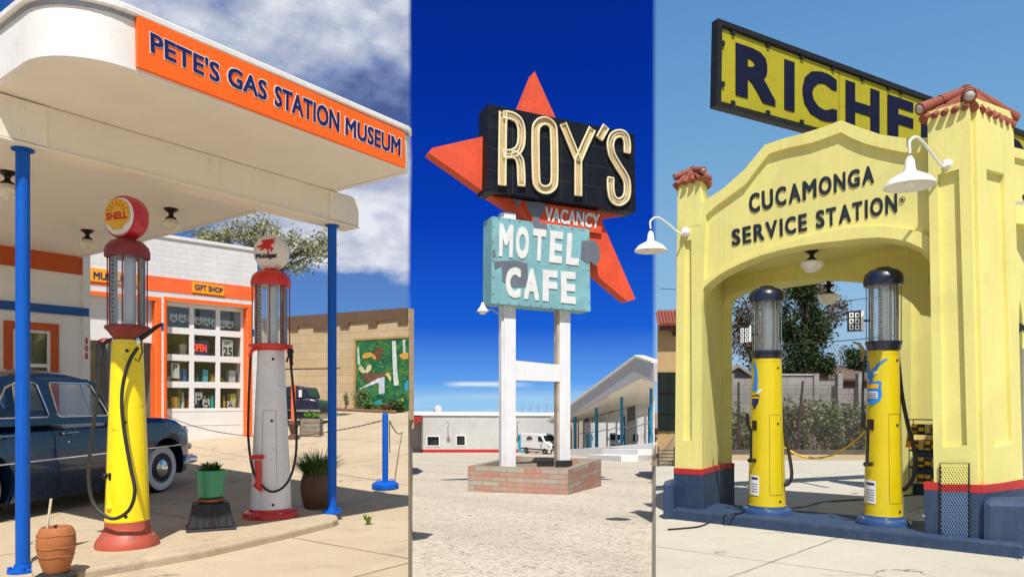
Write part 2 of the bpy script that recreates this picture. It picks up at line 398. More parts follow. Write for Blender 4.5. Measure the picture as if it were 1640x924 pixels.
def ground_mat(name, c1, c2, stain, joint_dir=None, joint=(3.0, 3.0), off=(0, 0), fine=60, rough=.9, bump=.3, cracks=True, pebble=0.0, jw=.012, jdark=.35):
    m, t, bs, co = newmat(name)
    big = t.noise(co, .55, 6, .6); mid = t.noise(co, 3.0, 6, .65); fin = t.noise(co, fine, 3, .6)
    c = t.mix(t.mapr(t.math('ADD', t.math('MULTIPLY', big, .65), t.math('MULTIPLY', mid, .35)), .36, .64), c1, c2)
    c = t.mix(t.math('MULTIPLY', t.mapr(t.noise(co, 1.6, 8, .72, .5), .54, .74), .5), c, stain)
    c = t.mix(t.math('MULTIPLY', t.mapr(fin, .35, .65), .22), c, [x*.45 for x in c1])
    h = t.math('MULTIPLY', fin, .5)
    if pebble:
        vo = t.new('ShaderNodeTexVoronoi'); vo.inputs['Scale'].default_value = pebble; t.l.new(co, vo.inputs['Vector'])
        cc = t.new('ShaderNodeSeparateColor'); t.l.new(vo.outputs['Color'], cc.inputs[0])
        c = t.mix(.34, c, t.ramp(cc.outputs[0], [(0, [x*.5 for x in c1]), (.5, c2), (1, [min(1, x*1.35) for x in c2])]))
        vo2 = t.new('ShaderNodeTexVoronoi'); vo2.inputs['Scale'].default_value = pebble*.33; t.l.new(co, vo2.inputs['Vector'])
        c2_ = t.new('ShaderNodeSeparateColor'); t.l.new(vo2.outputs['Color'], c2_.inputs[0])
        c = t.mix(.14, c, t.ramp(c2_.outputs[0], [(0, [x*.5 for x in c1]), (.5, c2), (1, [min(1, x*1.3) for x in c2])]))
        h = t.math('SUBTRACT', h, t.math('MULTIPLY', vo.outputs['Distance'], 1.0))
    if pebble:                                        # faint wheel tracks and raked patches
        wv = t.new('ShaderNodeTexWave', wave_type='BANDS', bands_direction='DIAGONAL'); wv.inputs['Scale'].default_value = .12; wv.inputs['Distortion'].default_value = 5; wv.inputs['Detail'].default_value = 3; wv.inputs['Detail Scale'].default_value = .6; t.l.new(co, wv.inputs['Vector'])
        c = t.mix(t.math('MULTIPLY', t.mapr(wv.outputs['Fac'],   .72, .95), .14), c, [x*.55 for x in c1])
        c = t.mix(t.math('MULTIPLY', t.mapr(t.noise(co, .35, 5, .6), .55, .7), .12), c, [x*.62 for x in c1])
        st_ = t.math('LESS_THAN', t.noise(co, 17, 1), .265); c = t.mix(t.math('MULTIPLY', st_, .3), c, (.14,.12,.10))
    if joint_dir:
        sep = t.new('ShaderNodeSeparateXYZ'); t.l.new(co, sep.inputs[0]); dx, dy = joint_dir
        for k, (ax, ay, sp, of) in enumerate(((dx, dy, joint[0], off[0]), (-dy, dx, joint[1], off[1]))):
            a = t.math('ADD', t.math('MULTIPLY', sep.outputs[0], ax), t.math('MULTIPLY', sep.outputs[1], ay))
            a = t.math('ADD', a, t.math('MULTIPLY', t.noise(co, 2.5, 3), .035))
            fr = t.math('FRACT', t.math('DIVIDE', t.math('ADD', a, of + 300*sp), sp))
            ln = t.math('LESS_THAN', t.math('MULTIPLY', t.math('ABSOLUTE', t.math('SUBTRACT', fr, .5)), sp), jw)
            c = t.mix(t.math('MULTIPLY', ln, t.mapr(mid, .3, .6, jdark, .85)), c, [x*.18 for x in c1]); h = t.math('SUBTRACT', h, ln)
    if cracks:
        vo = t.new('ShaderNodeTexVoronoi', feature='DISTANCE_TO_EDGE'); vo.inputs['Scale'].default_value = .42
        wv = t.new('ShaderNodeVectorMath', operation='ADD'); t.l.new(co, wv.inputs[0])
        ns = t.new('ShaderNodeTexNoise'); ns.inputs['Scale'].default_value = 1.6; ns.inputs['Detail'].default_value = 6; t.l.new(co, ns.inputs['Vector'])
        t.l.new(ns.outputs['Color'], wv.inputs[1]); t.l.new(wv.outputs[0], vo.inputs['Vector'])
        cr = t.math('MULTIPLY', t.math('LESS_THAN', vo.outputs['Distance'], .0045), t.mapr(t.noise(co, .8, 2), .5, .56))
        c = t.mix(t.math('MULTIPLY', cr, .7), c, [x*.2 for x in c1]); h = t.math('SUBTRACT', h, cr)
    t.l.new(c, bs.inputs['Base Color']); bs.inputs['Roughness'].default_value = rough; bs.inputs['Specular IOR Level'].default_value = .25
    b = t.new('ShaderNodeBump'); b.inputs['Strength'].default_value = bump; b.inputs['Distance'].default_value = .02
    t.l.new(h, b.inputs['Height']); t.l.new(b.outputs[0], bs.inputs['Normal'])
    return m
M['pave_l'] = ground_mat('warm_concrete', C(220,198,164,.66), C(233,214,184,.69), (.25,.19,.14), (.59,.807), (3.4, 2.9), (.9, .35))
M['gravel'] = ground_mat('pale_gravel', C(210,199,180,.74), C(226,215,196,.77), (.36,.30,.23), fine=9, cracks=False, pebble=26, bump=.9)
M['pave_r'] = ground_mat('pale_concrete', C(212,206,188,.74), C(224,218,202,.76), (.33,.29,.22), (.74,-.67), (3.2, 1.9), (1.0, .25))
M['sand']   = ground_mat('sandy_ground', C(205,178,140,.70), C(220,196,160,.70), (.3,.22,.15), cracks=False, bump=.5)
M['earth']  = ground_mat('dry_earth', C(170,150,120,.6), C(190,170,140,.6), (.2,.16,.11), cracks=False, bump=.6)

# ------------------------------------------------------------------ ground sheets
def ground_sheet(name, mat, us, ys, dz=0.0):
    mb = MB(); n = len(us)
    vs = []
    for y in ys:
        for u in us:
            x = u * y; vs.append((x, y, ground_z(x, y) + dz))
    fs = [(j*n+i, j*n+i+1, (j+1)*n+i+1, (j+1)*n+i) for j in range(len(ys)-1) for i in range(n-1)]
    mb.add(vs, fs); o = mk(name, mb, mat, smooth=True); o['kind'] = 'structure'; return o
def geom(a, b, n): return [a*(b/a)**(i/n) for i in range(n+1)]
def lins(a, b, n): return [a + (b-a)*i/n for i in range(n+1)]
YS = sorted(set([1.2, 2, 3, 4, 5, 6, 7, 8, 9, 10, 10.5, 11, 12, 14, 16, 18, 20, 23, 26, 30, 36, 44, 54, 68, 90, 100, 112, 124, 137, 150]))
U1 = [-.150, -.1445, -.1430, -.1415, -.1400, -.1385, -.1350]; U2 = [.186, .1945, .196, .1975, .199, .2005, .206]
ground_sheet('ground', M['earth'], lins(-3, -.16, 12) + U1 + lins(-.12, .18, 8) + U2 + lins(.22, 3, 12), YS + [190, 250, 330, 430, 520], -.03)
mb = MB(); mb.add([(-4,-30,-.03),(30,-30,-.03),(30,1.0,-.03),(-30,1.0,-.03),(-30,-30,-.03)], [(0,1,2,3,4)]); mk('ground', mb, M['pave_l'])['kind'] = 'structure'
ground_sheet('pavement', M['pave_l'], lins(-3, -.16, 12) + U1[:5], [y for y in YS if y <= 26])
ground_sheet('gravel_lot', M['gravel'], U1[4:] + lins(-.12, .18, 12) + U2[:3], [y for y in YS if y <= 90])
ground_sheet('pavement', M['pave_r'], U2[2:] + lins(.22, 3, 12), [y for y in YS if y <= 23])
ground_sheet('sand', M['sand'], U2[2:] + lins(.22, 3, 12), [23, 24, 26, 30, 36, 44])

# ------------------------------------------------------------------ sky, sun, camera
SA, SB = -.02, .61                                    # shadow drift to the right / away from the camera per metre of height
SUN = Vector((-SA, -SB, 1)).normalized()
def build_world():
    w = bpy.data.worlds.new('World'); SC.world = w; w.use_nodes = True
    t = NT(w.node_tree); t.n.clear()
    out = t.new('ShaderNodeOutputWorld'); bg = t.new('ShaderNodeBackground'); bg.inputs['Strength'].default_value = .075
    t.l.new(bg.outputs[0], out.inputs[0])
    sky = t.new('ShaderNodeTexSky', sky_type='NISHITA'); sky.sun_disc = False
    sky.sun_elevation = math.asin(SUN.z); sky.sun_rotation = math.atan2(SUN.x, SUN.y)
    sky.air_density = 1.0; sky.dust_density = .6
    tc = t.new('ShaderNodeTexCoord').outputs['Generated']
    sep = t.new('ShaderNodeSeparateXYZ'); t.l.new(tc, sep.inputs[0]); X, Y, Z = sep.outputs
    az = t.math('ARCTAN2', X, Y); zc = t.math('MAXIMUM', Z, 0.0)
    g = 10 / 2 ** EXPO
    K = lambda r, gg, b: C(r, gg, b, g/10)            # stored /10, scaled up at the end
    mid = t.ramp(zc, [(0, K(150,200,240)), (.025, K(96,160,236)), (.10, K(26,96,212)), (.24, K(7,60,180)), (.42, K(3,44,150)), (.7, K(2,30,108))])
    rgt = t.ramp(zc, [(0, K(170,198,222)), (.12, K(146,188,222)), (.30, K(118,168,212)), (.48, K(92,144,200)), (.8, K(60,110,180))])
    blue = t.ramp(zc, [(0, K(140,180,225)), (.10, K(95,142,208)), (.25, K(70,112,182)), (.42, K(24,80,160)), (.6, K(4,52,140))])
    # broken cloud over the gas station
    def blob(a0, z0, ra, rz):
        e = t.math('ADD', t.math('POWER', t.math('DIVIDE', t.math('SUBTRACT', az, a0), ra), 2), t.math('POWER', t.math('DIVIDE', t.math('SUBTRACT', Z, z0), rz), 2))
        return t.math('POWER', 2.718, t.math('MULTIPLY', e, -1))
    mp = t.new('ShaderNodeMapping'); mp.inputs['Scale'].default_value = (1.0, 1.0, 1.7); mp.inputs['Location'].default_value = (.37, .1, .22); t.l.new(tc, mp.inputs[0])
    v = mp.outputs[0]
    n = t.noise(v, 5.0, 10, .56, .15); fine = t.noise(v, 16, 8, .6)
    n = t.math('ADD', n, t.mapr(Z, .25, .36, .012, .085))
    dens = t.math('ADD', n, t.math('MULTIPLY', t.math('SUBTRACT', fine, .5), .16))
    dens = t.math('ADD', dens, t.math('MULTIPLY', blob(-.27, .455, .20, .10), .22))
    dens = t.math('ADD', dens, t.math('MULTIPLY', blob(-.17, .36, .10, .06), .26))
    dens = t.math('ADD', dens, t.math('MULTIPLY', blob(-.18, .235, .12, .065), .20))
    dens = t.math('SUBTRACT', dens, t.math('MULTIPLY', blob(-.30, .12, .12, .05), .14))
    cover = t.mapr(dens, .47, .60)
    lum = t.math('ADD', t.math('MULTIPLY', t.noise(v, 4.0, 7, .55, .2), .55), t.math('MULTIPLY', fine, .45))
    lum = t.math('ADD', lum, t.math('MULTIPLY', blob(-.28, .44, .16, .07), .07))
    lum = t.math('SUBTRACT', lum, t.math('MULTIPLY', blob(-.165, .375, .10, .045), .20))
    lum = t.math('ADD', lum, t.math('MULTIPLY', blob(-.18, .25, .09, .05), .07))
    ccol = t.ramp(lum, [(.30, K(76,98,150)), (.42, K(128,146,190)), (.52, K(180,188,210)), (.65, K(230,234,242))])
    left = t.mix(cover, blue, ccol)
    left = t.mix(t.mapr(az, -.62, -.50), blue, left)  # clear blue to the far left
    # thin streak of cloud low over the motel
    st = t.new('ShaderNodeMapping'); st.inputs['Scale'].default_value = (1, 1, 14); t.l.new(tc, st.inputs[0])
    sn = t.noise(st.outputs[0], 9, 6, .6)
    dz = t.math('ABSOLUTE', t.math('SUBTRACT', Z, .0215)); 
    wedge = t.math('MULTIPLY', t.mapr(dz, .0010, .0050, 1, 0), t.math('MULTIPLY', t.mapr(az, -.098, -.070), t.mapr(az, .035, -.02)))
    wedge = t.math('MULTIPLY', wedge, t.mapr(sn, .30, .52))
    mid = t.mix(t.math('MULTIPLY', wedge, .85), mid, K(232,240,250))
    low = t.math('MULTIPLY', t.mapr(Z, .014, .0), t.mapr(t.noise(st.outputs[0], 5, 5), .45, .7))
    mid = t.mix(t.math('MULTIPLY', low, .4), mid, K(215,230,245))
    wob = t.math('MULTIPLY', t.math('SUBTRACT', t.noise(tc, 9, 3, .5), .5), .006)
    f1 = t.mapr(t.math('ADD', az, wob), -.1445, -.1385); f2 = t.mapr(az, .1925, .1995)
    front = t.mix(f2, t.mix(f1, left, mid), rgt)
    front = t.mix(1.0, front, (10/.75, 10/.75, 10/.75), 'MULTIPLY')
    wgt = t.math('MULTIPLY', t.mapr(Y, .25, .45), t.mapr(Z, .80, .60))
    t.l.new(t.mix(wgt, sky.outputs[0], front), bg.inputs['Color'])
build_world()
sun = bpy.data.lights.new('sun', 'SUN'); sun.energy = 4.4; sun.angle = R(.53); sun.color = (1, .955, .88)
so = bpy.data.objects.new('sun', sun); COL.objects.link(so); so.rotation_euler = SUN.to_track_quat('Z', 'Y').to_euler(); so.location = SUN*60
cam = bpy.data.cameras.new('camera'); co_ = bpy.data.objects.new('camera', cam); COL.objects.link(co_)
co_.location = (0, 0, EYE); co_.rotation_euler = (R(90), 0, 0); cam.lens = 36*F/1640; cam.sensor_width = 36
cam.shift_y = (HZ - 462)/1640; cam.clip_end = 3000; cam.clip_start = .1; SC.camera = co_
vs_ = SC.view_settings; vs_.view_transform = 'Standard'; vs_.look = 'None'; vs_.exposure = EXPO; vs_.gamma = 1; vs_.use_curve_mapping = False
SC.cycles.max_bounces = 10; SC.cycles.transparent_max_bounces = 24

# loose stones on the gravel
rgs = random.Random(77); mb = MB()
for i in range(1500):
    Y = 4.4*(18/4.4)**rgs.random(); u = rgs.uniform(-.133, .190); x = u*Y; r = rgs.uniform(.006, .022)*(1.6 if rgs.random() < .06 else 1); z = ground_z(x, Y)
    p = Vector((x, Y, z + r*.25)); a = rgs.uniform(0, 6.28); e1 = Vector((math.cos(a), math.sin(a), 0))*r; e2 = Vector((-math.sin(a), math.cos(a), 0))*r*rgs.uniform(.5, .9); up = Vector((0, 0, r*.55))
    mb.add([p + e1, p + e2, p - e1, p - e2, p + up + e1*.2, p - up], [(0,1,4), (1,2,4), (2,3,4), (3,0,4), (1,0,5), (2,1,5), (3,2,5), (0,3,5)])
tag(mk('loose_stones', mb, paint('stone_grey', (.40,.36,.31), .9, var=.35, vscale=14), loc=(0, 9, -.5)), 'loose pale stones scattered over the gravel lot', 'stones', kind='stuff')
# =================================================================== gas station on the left
D = Vector((.59, .807, 0)).normalized(); N = Vector((D.y, -D.x, 0))     # along the canopy front, and out of it
# ---- canopy
SOF = 3.48; FT = 3.83
fp0 = Vector((-2.52, 4.79, 0))                       # left end of the sign on the fascia
FA = Plane(fp0, D)
can = empty('station_canopy', (-3.0, 7.2, 0), 'white flat canopy with rounded corner standing on two blue posts over the old gas pumps', 'canopy')
LEN = FA.st(645, 240)[0] + .02; DEP = 7.15; RL = .46; RR = .13
def canopy_outline(inset=0.0, k=1):
    def P(a, b): q = fp0 + D*a - N*b; return Vector((q.x, q.y, 0))
    o = []; rl, rr = RL - inset, RR - inset
    c = (0 - .02, RL)
    for i in range(13):                              # front-left corner
        a = math.pi/2*i/12; o.append(P(c[0] - rl*math.cos(a), c[1] - rl*math.sin(a)))
    c = (LEN, RR)
    for i in range(9):
        a = math.pi/2*i/8; o.append(P(c[0] + rr*math.sin(a), c[1] - rr*math.cos(a)))
    o.append(P(LEN + rr, DEP)); o.append(P(-.02 - rl, DEP))
    return o
mb = MB(); oo, ii = canopy_outline(0), canopy_outline(.05); n = len(oo)
for z0, z1 in ((SOF - .004, FT),):
    vs = [Vector((p.x, p.y, z)) for z in (z0, z1) for p in oo] + [Vector((p.x, p.y, z)) for z in (z0, z1) for p in ii]
    fs = [(i, (i+1) % n, n+(i+1) % n, n+i) for i in range(n)] + [(2*n+i, 3*n+i, 3*n+(i+1) % n, 2*n+(i+1) % n) for i in range(n)]
    fs += [(i, 2*n+i, 2*n+(i+1) % n, (i+1) % n) for i in range(n)] + [(n+i, n+(i+1) % n, 3*n+(i+1) % n, 3*n+i) for i in range(n)]
    mb.add(vs, fs)
mk('fascia', mb, M['white'], can, smooth=True, angle=30)
mb = MB(); mb.extr(canopy_outline(.052), SOF + .004, FT - .06); mk('soffit', mb, M['soffit'], can)
mb = MB(); mb.extr(canopy_outline(-.035), FT, FT + .055); mk('coping', mb, M['white'], can, bevel=.012)
mb = MB(); mb.extr(canopy_outline(-.010), FT - .028, FT - .004); mk('drip_edge', mb, M['steel'], can)
pl_, pr_ = Vector((-3.645, 5.35, 0)), Vector((-1.926, 7.69, 0))
pd = (pr_ - pl_).normalized(); pn = Vector((pd.y, -pd.x, 0))
ba, bb = pl_ - pd*.42, pr_ + pd*.27
mb = MB(); mb.slab(ba, bb, .20, 3.16, SOF + .002); mk('beam', mb, M['soffit'], can, bevel=.01)
mb = MB(); mb.slab(ba + pd*.0, bb, .26, 3.145, 3.161); mk('beam_flange', mb, M['soffit'], can, bevel=.004)
for c0, c1 in ((pl_ - pd*.30, pl_ + pd*.12), (pr_ - pd*.12, bb)):
    mb = MB(); a, b = c0 + pn*.108, c1 + pn*.108
    mb.slab(a, b, .016, 3.17, SOF - .01)
    for s in (.18, .62):
        for z in (3.24, 3.40):
            q = a.lerp(b, s) + pn*.008; mb.lathe([(.018, 0), (.016, .012), (.006, .014)], (q.x, q.y, z), 8, pn)
    mk('bracket_plate', mb, M['soffit'], can, bevel=.004)
q = pl_.lerp(pr_, .5) + pn*.104
for k in (-.02, .1):
    for z in (3.33, 3.42): p = q + pd*k; mb = MB(); mb.lathe([(.015, 0), (.013, .010), (.005, .012)], (p.x, p.y, z), 8, pn); mk('bolt', mb, M['soffit'], can)
for p in (pl_, pr_):
    g = 0.0 if p is pl_ else .07
    mb = MB(); mb.lathe([(.047, g + .02), (.047, 3.146)], (p.x, p.y, 0), 24); post = mk('post', mb, M['blue'], can, smooth=True)
    mb = MB(); mb.lathe([(.10, g), (.10, g + .02), (.062, g + .028), (.055, g + .06)], (p.x, p.y, 0), 24)
    for k in range(4):
        a = k*math.pi/2 + .6; mb.lathe([(.016, g + .02), (.016, g + .045)], (p.x + .08*math.cos(a), p.y + .08*math.sin(a), 0), 8)
    mk('base_plate', mb, M['blue'], post, smooth=True)
    mb = MB(); mb.lathe([(.075, 3.133), (.075, 3.145)], (p.x, p.y, 0), 20); mk('cap_plate', mb, M['blue'], post)
# ---- the long orange sign
sg = empty('museum_sign', FA.px(430, 145), "long orange sign with navy letters reading PETE'S GAS STATION MUSEUM on the canopy edge", 'sign')
mb = MB(); panel(mb, FA, [[(216, 27), (644, 214), (645, 270), (217, 109)]], .035, .034); mk('sign_board', mb, M['orange'], sg, bevel=.003)
mo, mi_ = MB(), MB()
for txt, q in (("PETE'S", [(236, 53), (347, 105), (347, 136), (237, 86.5)]), ("GAS", [(360.5, 108), (423, 133.5), (422.5, 164.5), (360, 138)]),
               ("STATION", [(435.5, 138.5), (539, 182), (538.5, 214.5), (435, 171)]), ("MUSEUM", [(549, 189), (637, 224), (636.5, 252), (548.5, 217.5)])):
    sp = 1.02
    quad_text(mi_, FA, txt, *q, .0405, .004, bold=.028, space=sp)
    cx = sum(p[0] for p in q)/4; k = 1 + 5.0/(q[1][0]-q[0][0])
    g = 1.5
    qq = [(q[0][0]-g, q[0][1]-g*1.4), (q[1][0]+g, q[1][1]-g*.8), (q[2][0]+g, q[2][1]+g*1.4), (q[3][0]-g, q[3][1]+g*.8)]
    quad_text(mo, FA, txt, *qq, .0375, .0035, bold=.052, space=sp)
mk('lettering_outline', mo, M['white_ink'], sg); mk('lettering', mi_, M['navy_ink'], sg)

# ---- ceiling lamps
def ceiling_lamp(kind):
    o = empty('ceiling_lamp', (0, 0, 0), 'x', 'lamp')
    mount, globe = MB(), MB()
    mount.lathe([(.075, 0), (.078, -.012), (.055, -.030), (.030, -.045), (.024, -.075), (.035, -.09), (.058, -.105), (.060, -.122), (.05, -.124)], (0,0,0), 24)
    mk('mount', mount, M['bronze'], o, smooth=True)
    if kind == 'acorn': pr = [(.05, -.118), (.085, -.150), (.104, -.180), (.100, -.200), (.060, -.240), (.022, -.268), (.012, -.280), (.001, -.283)]
    else: pr = [(.055, -.118), (.118, -.135), (.138, -.150), (.140, -.172), (.125, -.195), (.112, -.215), (.080, -.250), (.040, -.268), (.001, -.272)]
    globe.lathe(pr, (0,0,0), 28); mk('globe', globe, M['lamp_glass'] if kind == 'acorn' else M['lamp_white'], o, smooth=True)
    return o
acorn = ceiling_lamp('acorn'); OFF[acorn.name] = Vector((0,0,0))
for i, (x, y, Y, lab) in enumerate(((12, 280, 6.95, 'cream glass ceiling lamp left of the near blue post'), (140, 371, 9.35, 'cream glass ceiling lamp nearest the office wall under the canopy'),
                                   (274, 337, 8.3, 'cream glass ceiling lamp to the right of the red round globe'))):
    place(acorn, ((x-CX)/F*Y, Y, SOF + .003), lab, first=i == 0, group='lamps under the gas station canopy')

# ---- island kerb
def poly_sheet(name, mat, plan, z0, z1, kind='structure', bevel=.02):
    mb = MB(); mb.extr(plan, z0, z1); o = mk(name, mb, mat, bevel=bevel)
    if kind: o['kind'] = kind
    return o
isl = [(-3.24, 5.02), (-3.10, 5.06), (-3.0, 5.17), (-2.48, 5.83), (-2.1, 6.55), (-1.80, 7.22), (-1.78, 7.36), (-1.84, 7.55), (-2.34, 8.05), (-2.45, 7.95), (-3.84, 5.90), (-3.88, 5.78), (-3.38, 5.06)]
poly_sheet('kerb', M['concrete_curb'], isl, -.05, .07, bevel=.022)

# ---- visible gas pumps
def hose_tube(mb, pts, Y, x0, r, off=0.0, n=8):      # pts in survey pixels at about distance Y
    mb.tube(spline([at(px, py, Y + dy) for px, py, dy in pts], 6), r, n)
def pump(name, label, px, Y, z0, yb, prof, cols, globe=None, rods=8):
    """a tall glass-topped pump; prof lists (half width, height) pairs in survey pixels"""
    x = (px - CX)/F*Y; caz = math.cos(math.atan((px-CX)/F)); k = Y/F; zb = ground_z(x, Y) + z0
    o = empty(name, (x, Y, zb), label, 'gas pump')
    H = lambda py: EYE + (HZ - py)*k
    c = (x, Y, 0)
    pr = lambda l: [(w*k*caz, H(y)) for w, y in l]
    mb = MB(); b = pr(prof['base']); b[0] = (b[0][0], zb); mb.lathe(b, c, 40)
    for i in range(prof.get('bolts', 5)):
        a = 2*math.pi*i/prof.get('bolts', 5) - .9; rr = prof['bolt_r']*k*caz; zz = H(prof['bolt_y'])
        mb.lathe([(.014, 0), (.014, .02), (.004, .026)], (x + rr*math.cos(a), Y + rr*math.sin(a), zz), 8, mi=1)
    mk('base', mb, [cols['base'], M['steel']], o, smooth=True)
    mb = MB(); mb.lathe(pr(prof['body']), c, 48); body = mk('body', mb, cols['body'], o, smooth=True)
    (w0, y0), (w1, y1) = prof['body'][0], prof['body'][-1]
    for a, y in ((-1.15, y0 - 14), (-1.2, (y0+y1)/2 - 15), (-1.1, y1 + 18)):
        w = (w0 + (w1-w0)*(y0-y)/(y0-y1))*k*caz
        mb = MB(); mb.lathe([(.014, -.004), (.014, .006), (.008, .009)], (x + w*math.cos(a), Y + w*math.sin(a), H(y)), 10, (math.cos(a), math.sin(a), 0))
        mk('fitting', mb, M['iron'], body, smooth=True)
    for yy in (y0 - 6, y1 + 7):                       # rolled seams round the body
        w = (w0 + (w1-w0)*(y0-yy)/(y0-y1))*k*caz; mb = MB(); mb.tube([(x + w*math.cos(a), Y + w*math.sin(a), H(yy)) for a in [2*math.pi*i/48 for i in range(48)]], .0035, 5, closed=True); mk('seam', mb, cols['body'], body, smooth=True)
    A_1, A_2 = -1.75, -.95; ya, yb2 = y0 - (y0-y1)*.10, y0 - (y0-y1)*.62   # access door outline
    loop = [(A_1, yy) for yy in lins(ya, yb2, 10)] + [(A_1 + (A_2-A_1)*i/8, yb2) for i in range(1, 9)] + [(A_2, yy) for yy in lins(yb2, ya, 10)] + [(A_2 + (A_1-A_2)*i/8, ya) for i in range(1, 8)]
    P_ = []
    for a, yy in loop: w = (w0 + (w1-w0)*(y0-yy)/(y0-y1))*k*caz; P_.append((x + w*math.cos(a), Y + w*math.sin(a), H(yy)))
    mb = MB(); mb.tube(P_, .0018, 4, closed=True); mk('access_door', mb, M['rubber'], body)
    mb = MB(); mb.lathe(pr(prof['collar']), c, 40); mk('collar', mb, cols['trim'], o, smooth=True)
    gw, gy0, gy1 = prof['glass']
    mb = MB(); rg = (gw - 3.5)*k*caz; mb.lathe([(rg, H(gy0)), (rg, H(gy1))], c, 40); mb.f = mb.f[:-2]; mb.m = mb.m[:-2]
    mk('glass_cylinder', mb, M['cylinder_glass'], o, smooth=True)
    mb = MB(); rr = gw*k*caz
    for i in range(rods):
        a = 2*math.pi*i/rods + .25; mb.tube([(x + rr*math.cos(a), Y + rr*math.sin(a), H(gy0)), (x + rr*math.cos(a), Y + rr*math.sin(a), H(gy1))], .006, 6)
    mk('cage_rods', mb, cols['rod'], o)
    mb = MB(); rp = gw*.30*k*caz; mb.lathe([(rp, H(gy0)), (rp, H(gy1) - .03)], (x + .01, Y + .02, 0), 20); mk('centre_pipe', mb, M['pipe'], o, smooth=True)
    mb = MB(); rp = gw*.09*k*caz; mb.lathe([(rp, H(gy0)), (rp, H(gy1) - .02)], (x + rg*.62, Y + .03, 0), 12); mk('return_pipe', mb, cols['inner'], o, smooth=True)
    mb = MB()                                        # gallon gauge with marks
    gx = x - rg*.52; gyy = Y - rg*.55
    mb.box((gx - .022, gyy, H(gy0)), (gx + .022, gyy + .006, H(gy1)), 0)
    zz = H(gy0) + .05; i = 0
    while zz < H(gy1) - .04:
        mb.box((gx - .020, gyy - .004, zz), (gx + (.010 if i % 2 else -.002), gyy - .001, zz + .011), 1); zz += .035; i += 1
    mk('gallon_gauge', mb, [M['ribbed'], M['black_ink']], o)
    mb = MB(); mb.lathe(pr(prof['dome']), c, 40); mk('dome', mb, cols['dome'], o, smooth=True)
    return o, H, k, caz
def globe_disc(o, px, py, Y, r, thick, azdeg, rim, face, art):
    """round lamp globe: drum with two faces; art(add) builds the emblem"""
    c = at(px, py, Y); a = R(azdeg); n = Vector((math.cos(a), math.sin(a), 0)); ex = Vector((-n.y, n.x, 0)); ey = Vector((0,0,1))
    mb = MB(); h = thick/2
    mb.lathe([(r*.80, -h*1.0), (r*.93, -h*.93), (r, -h*.5), (r, h*.5), (r*.93, h*.93), (r*.80, h*1.0)], c, 44, n); g = mk('globe', mb, rim, o, smooth=True)
    mb = MB(); mb.lathe([(r*.86, 0), (r*.82, .014), (r*.5, .022), (.001, .025)], c + n*h*.96, 44, n); mk('globe_face', mb, face, g, smooth=True)
    art(g, c + n*(h + .020), ex, ey, n, r)
    return g
# red and yellow pump
p1, H1, k1, ca1 = pump('gas_pump', 'tall yellow gas pump with rusty red base and round red globe on top', 204, 5.97, .07, 873,
    dict(base=[(53, 873), (53, 868), (50, 861), (42, 852), (37, 842), (36.5, 832)], bolts=6, bolt_r=44, bolt_y=858,
         body=[(36.5, 836), (35.5, 800), (32, 700), (26, 560), (25.5, 545)],
         collar=[(22, 548), (24, 541), (33, 530), (37, 527), (37, 523), (30, 521)], glass=(33, 525, 408),
         dome=[(33, 412), (37.5, 413), (37.5, 403), (35, 396), (27, 388), (14, 384), (13, 377)]),
    dict(base=M['oxide'], body=M['yellow'], trim=M['maroon'], rod=M['maroon'], inner=M['maroon'], dome=M['maroon']))
def shell_art(g, c, ex, ey, n, r):
    pts = []
    pts += [(-.30, -.62), (-.34, -.50), (-.74, -.22)]
    for i in range(15):
        a = R(188 - 196*i/14); pts.append((.74*math.cos(a), .10 + .66*math.sin(a) + (.03 if i % 2 else 0)))
    pts += [(.74, -.22), (.34, -.50), (.30, -.62)]
    sc = lambda l, s=1: [(x*r*s, y*r*s) for x, y in l]
    mb = MB(); shape_at(mb, c, ex, ey, n, [sc(pts, .98)], .004); mk('emblem', mb, M['shell_yellow'], g)
    mb = MB(); 
    for i in range(7):
        a = R(160 - 140*i/6); shape_at(mb, c, ex, ey, n, [sc(ribbon([(.30*math.cos(a), .16+.26*math.sin(a)), (.68*math.cos(a), .10+.60*math.sin(a))], .035))], .0055)
    rect_text(mb, c + ey*(-.0*r) + n*.001, ex, ey, n, 'SHELL', r*1.25, r*.34, .006, bold=.04)
    mk('emblem_lettering', mb, M['shell_red'], g)
globe_disc(p1, 203, 350, 5.97, .182, .15, 250, M['globe_red'], M['globe_white'], shell_art)
mb = MB()
hose_tube(mb, [(180, 543, -.06), (166, 552, -.08), (160, 585, -.10), (155, 640, -.12), (147, 700, -.16), (142, 762, -.20), (150, 806, -.24), (178, 830, -.26), (206, 817, -.25),
               (216, 786, -.24), (209, 748, -.22), (199, 690, -.20), (195, 645, -.19), (198, 610, -.18), (208, 577, -.16), (221, 556, -.14)], 5.97, 0, .0145, n=10)
mk('hose', mb, M['rubber'], p1, smooth=True)
mb = MB(); c = at(222, 544, 5.82); mb.ball(c, .030, 8); mb.tube([c, at(238, 533, 5.80), at(250, 524, 5.79), at(259, 519.5, 5.78)], [.022, .020, .016, .013], 10)
mb.tube([at(226, 548, 5.82), at(228, 563, 5.81), at(222, 579, 5.81), at(216, 574, 5.81)], .006, 6); mk('nozzle', mb, M['iron'], p1, smooth=True)
mb = MB(); mb.ball(at(221, 546, 5.79), (.022, .015, .03), 8)
for i in range(9): mb.ball(at(181 + i*4.6, 544 + (i % 2)*1.5 + 3*math.sin(i/8*math.pi), 5.80), (.008, .006, .006), 5)
mk('chain', mb, M['chrome'], p1, smooth=True)
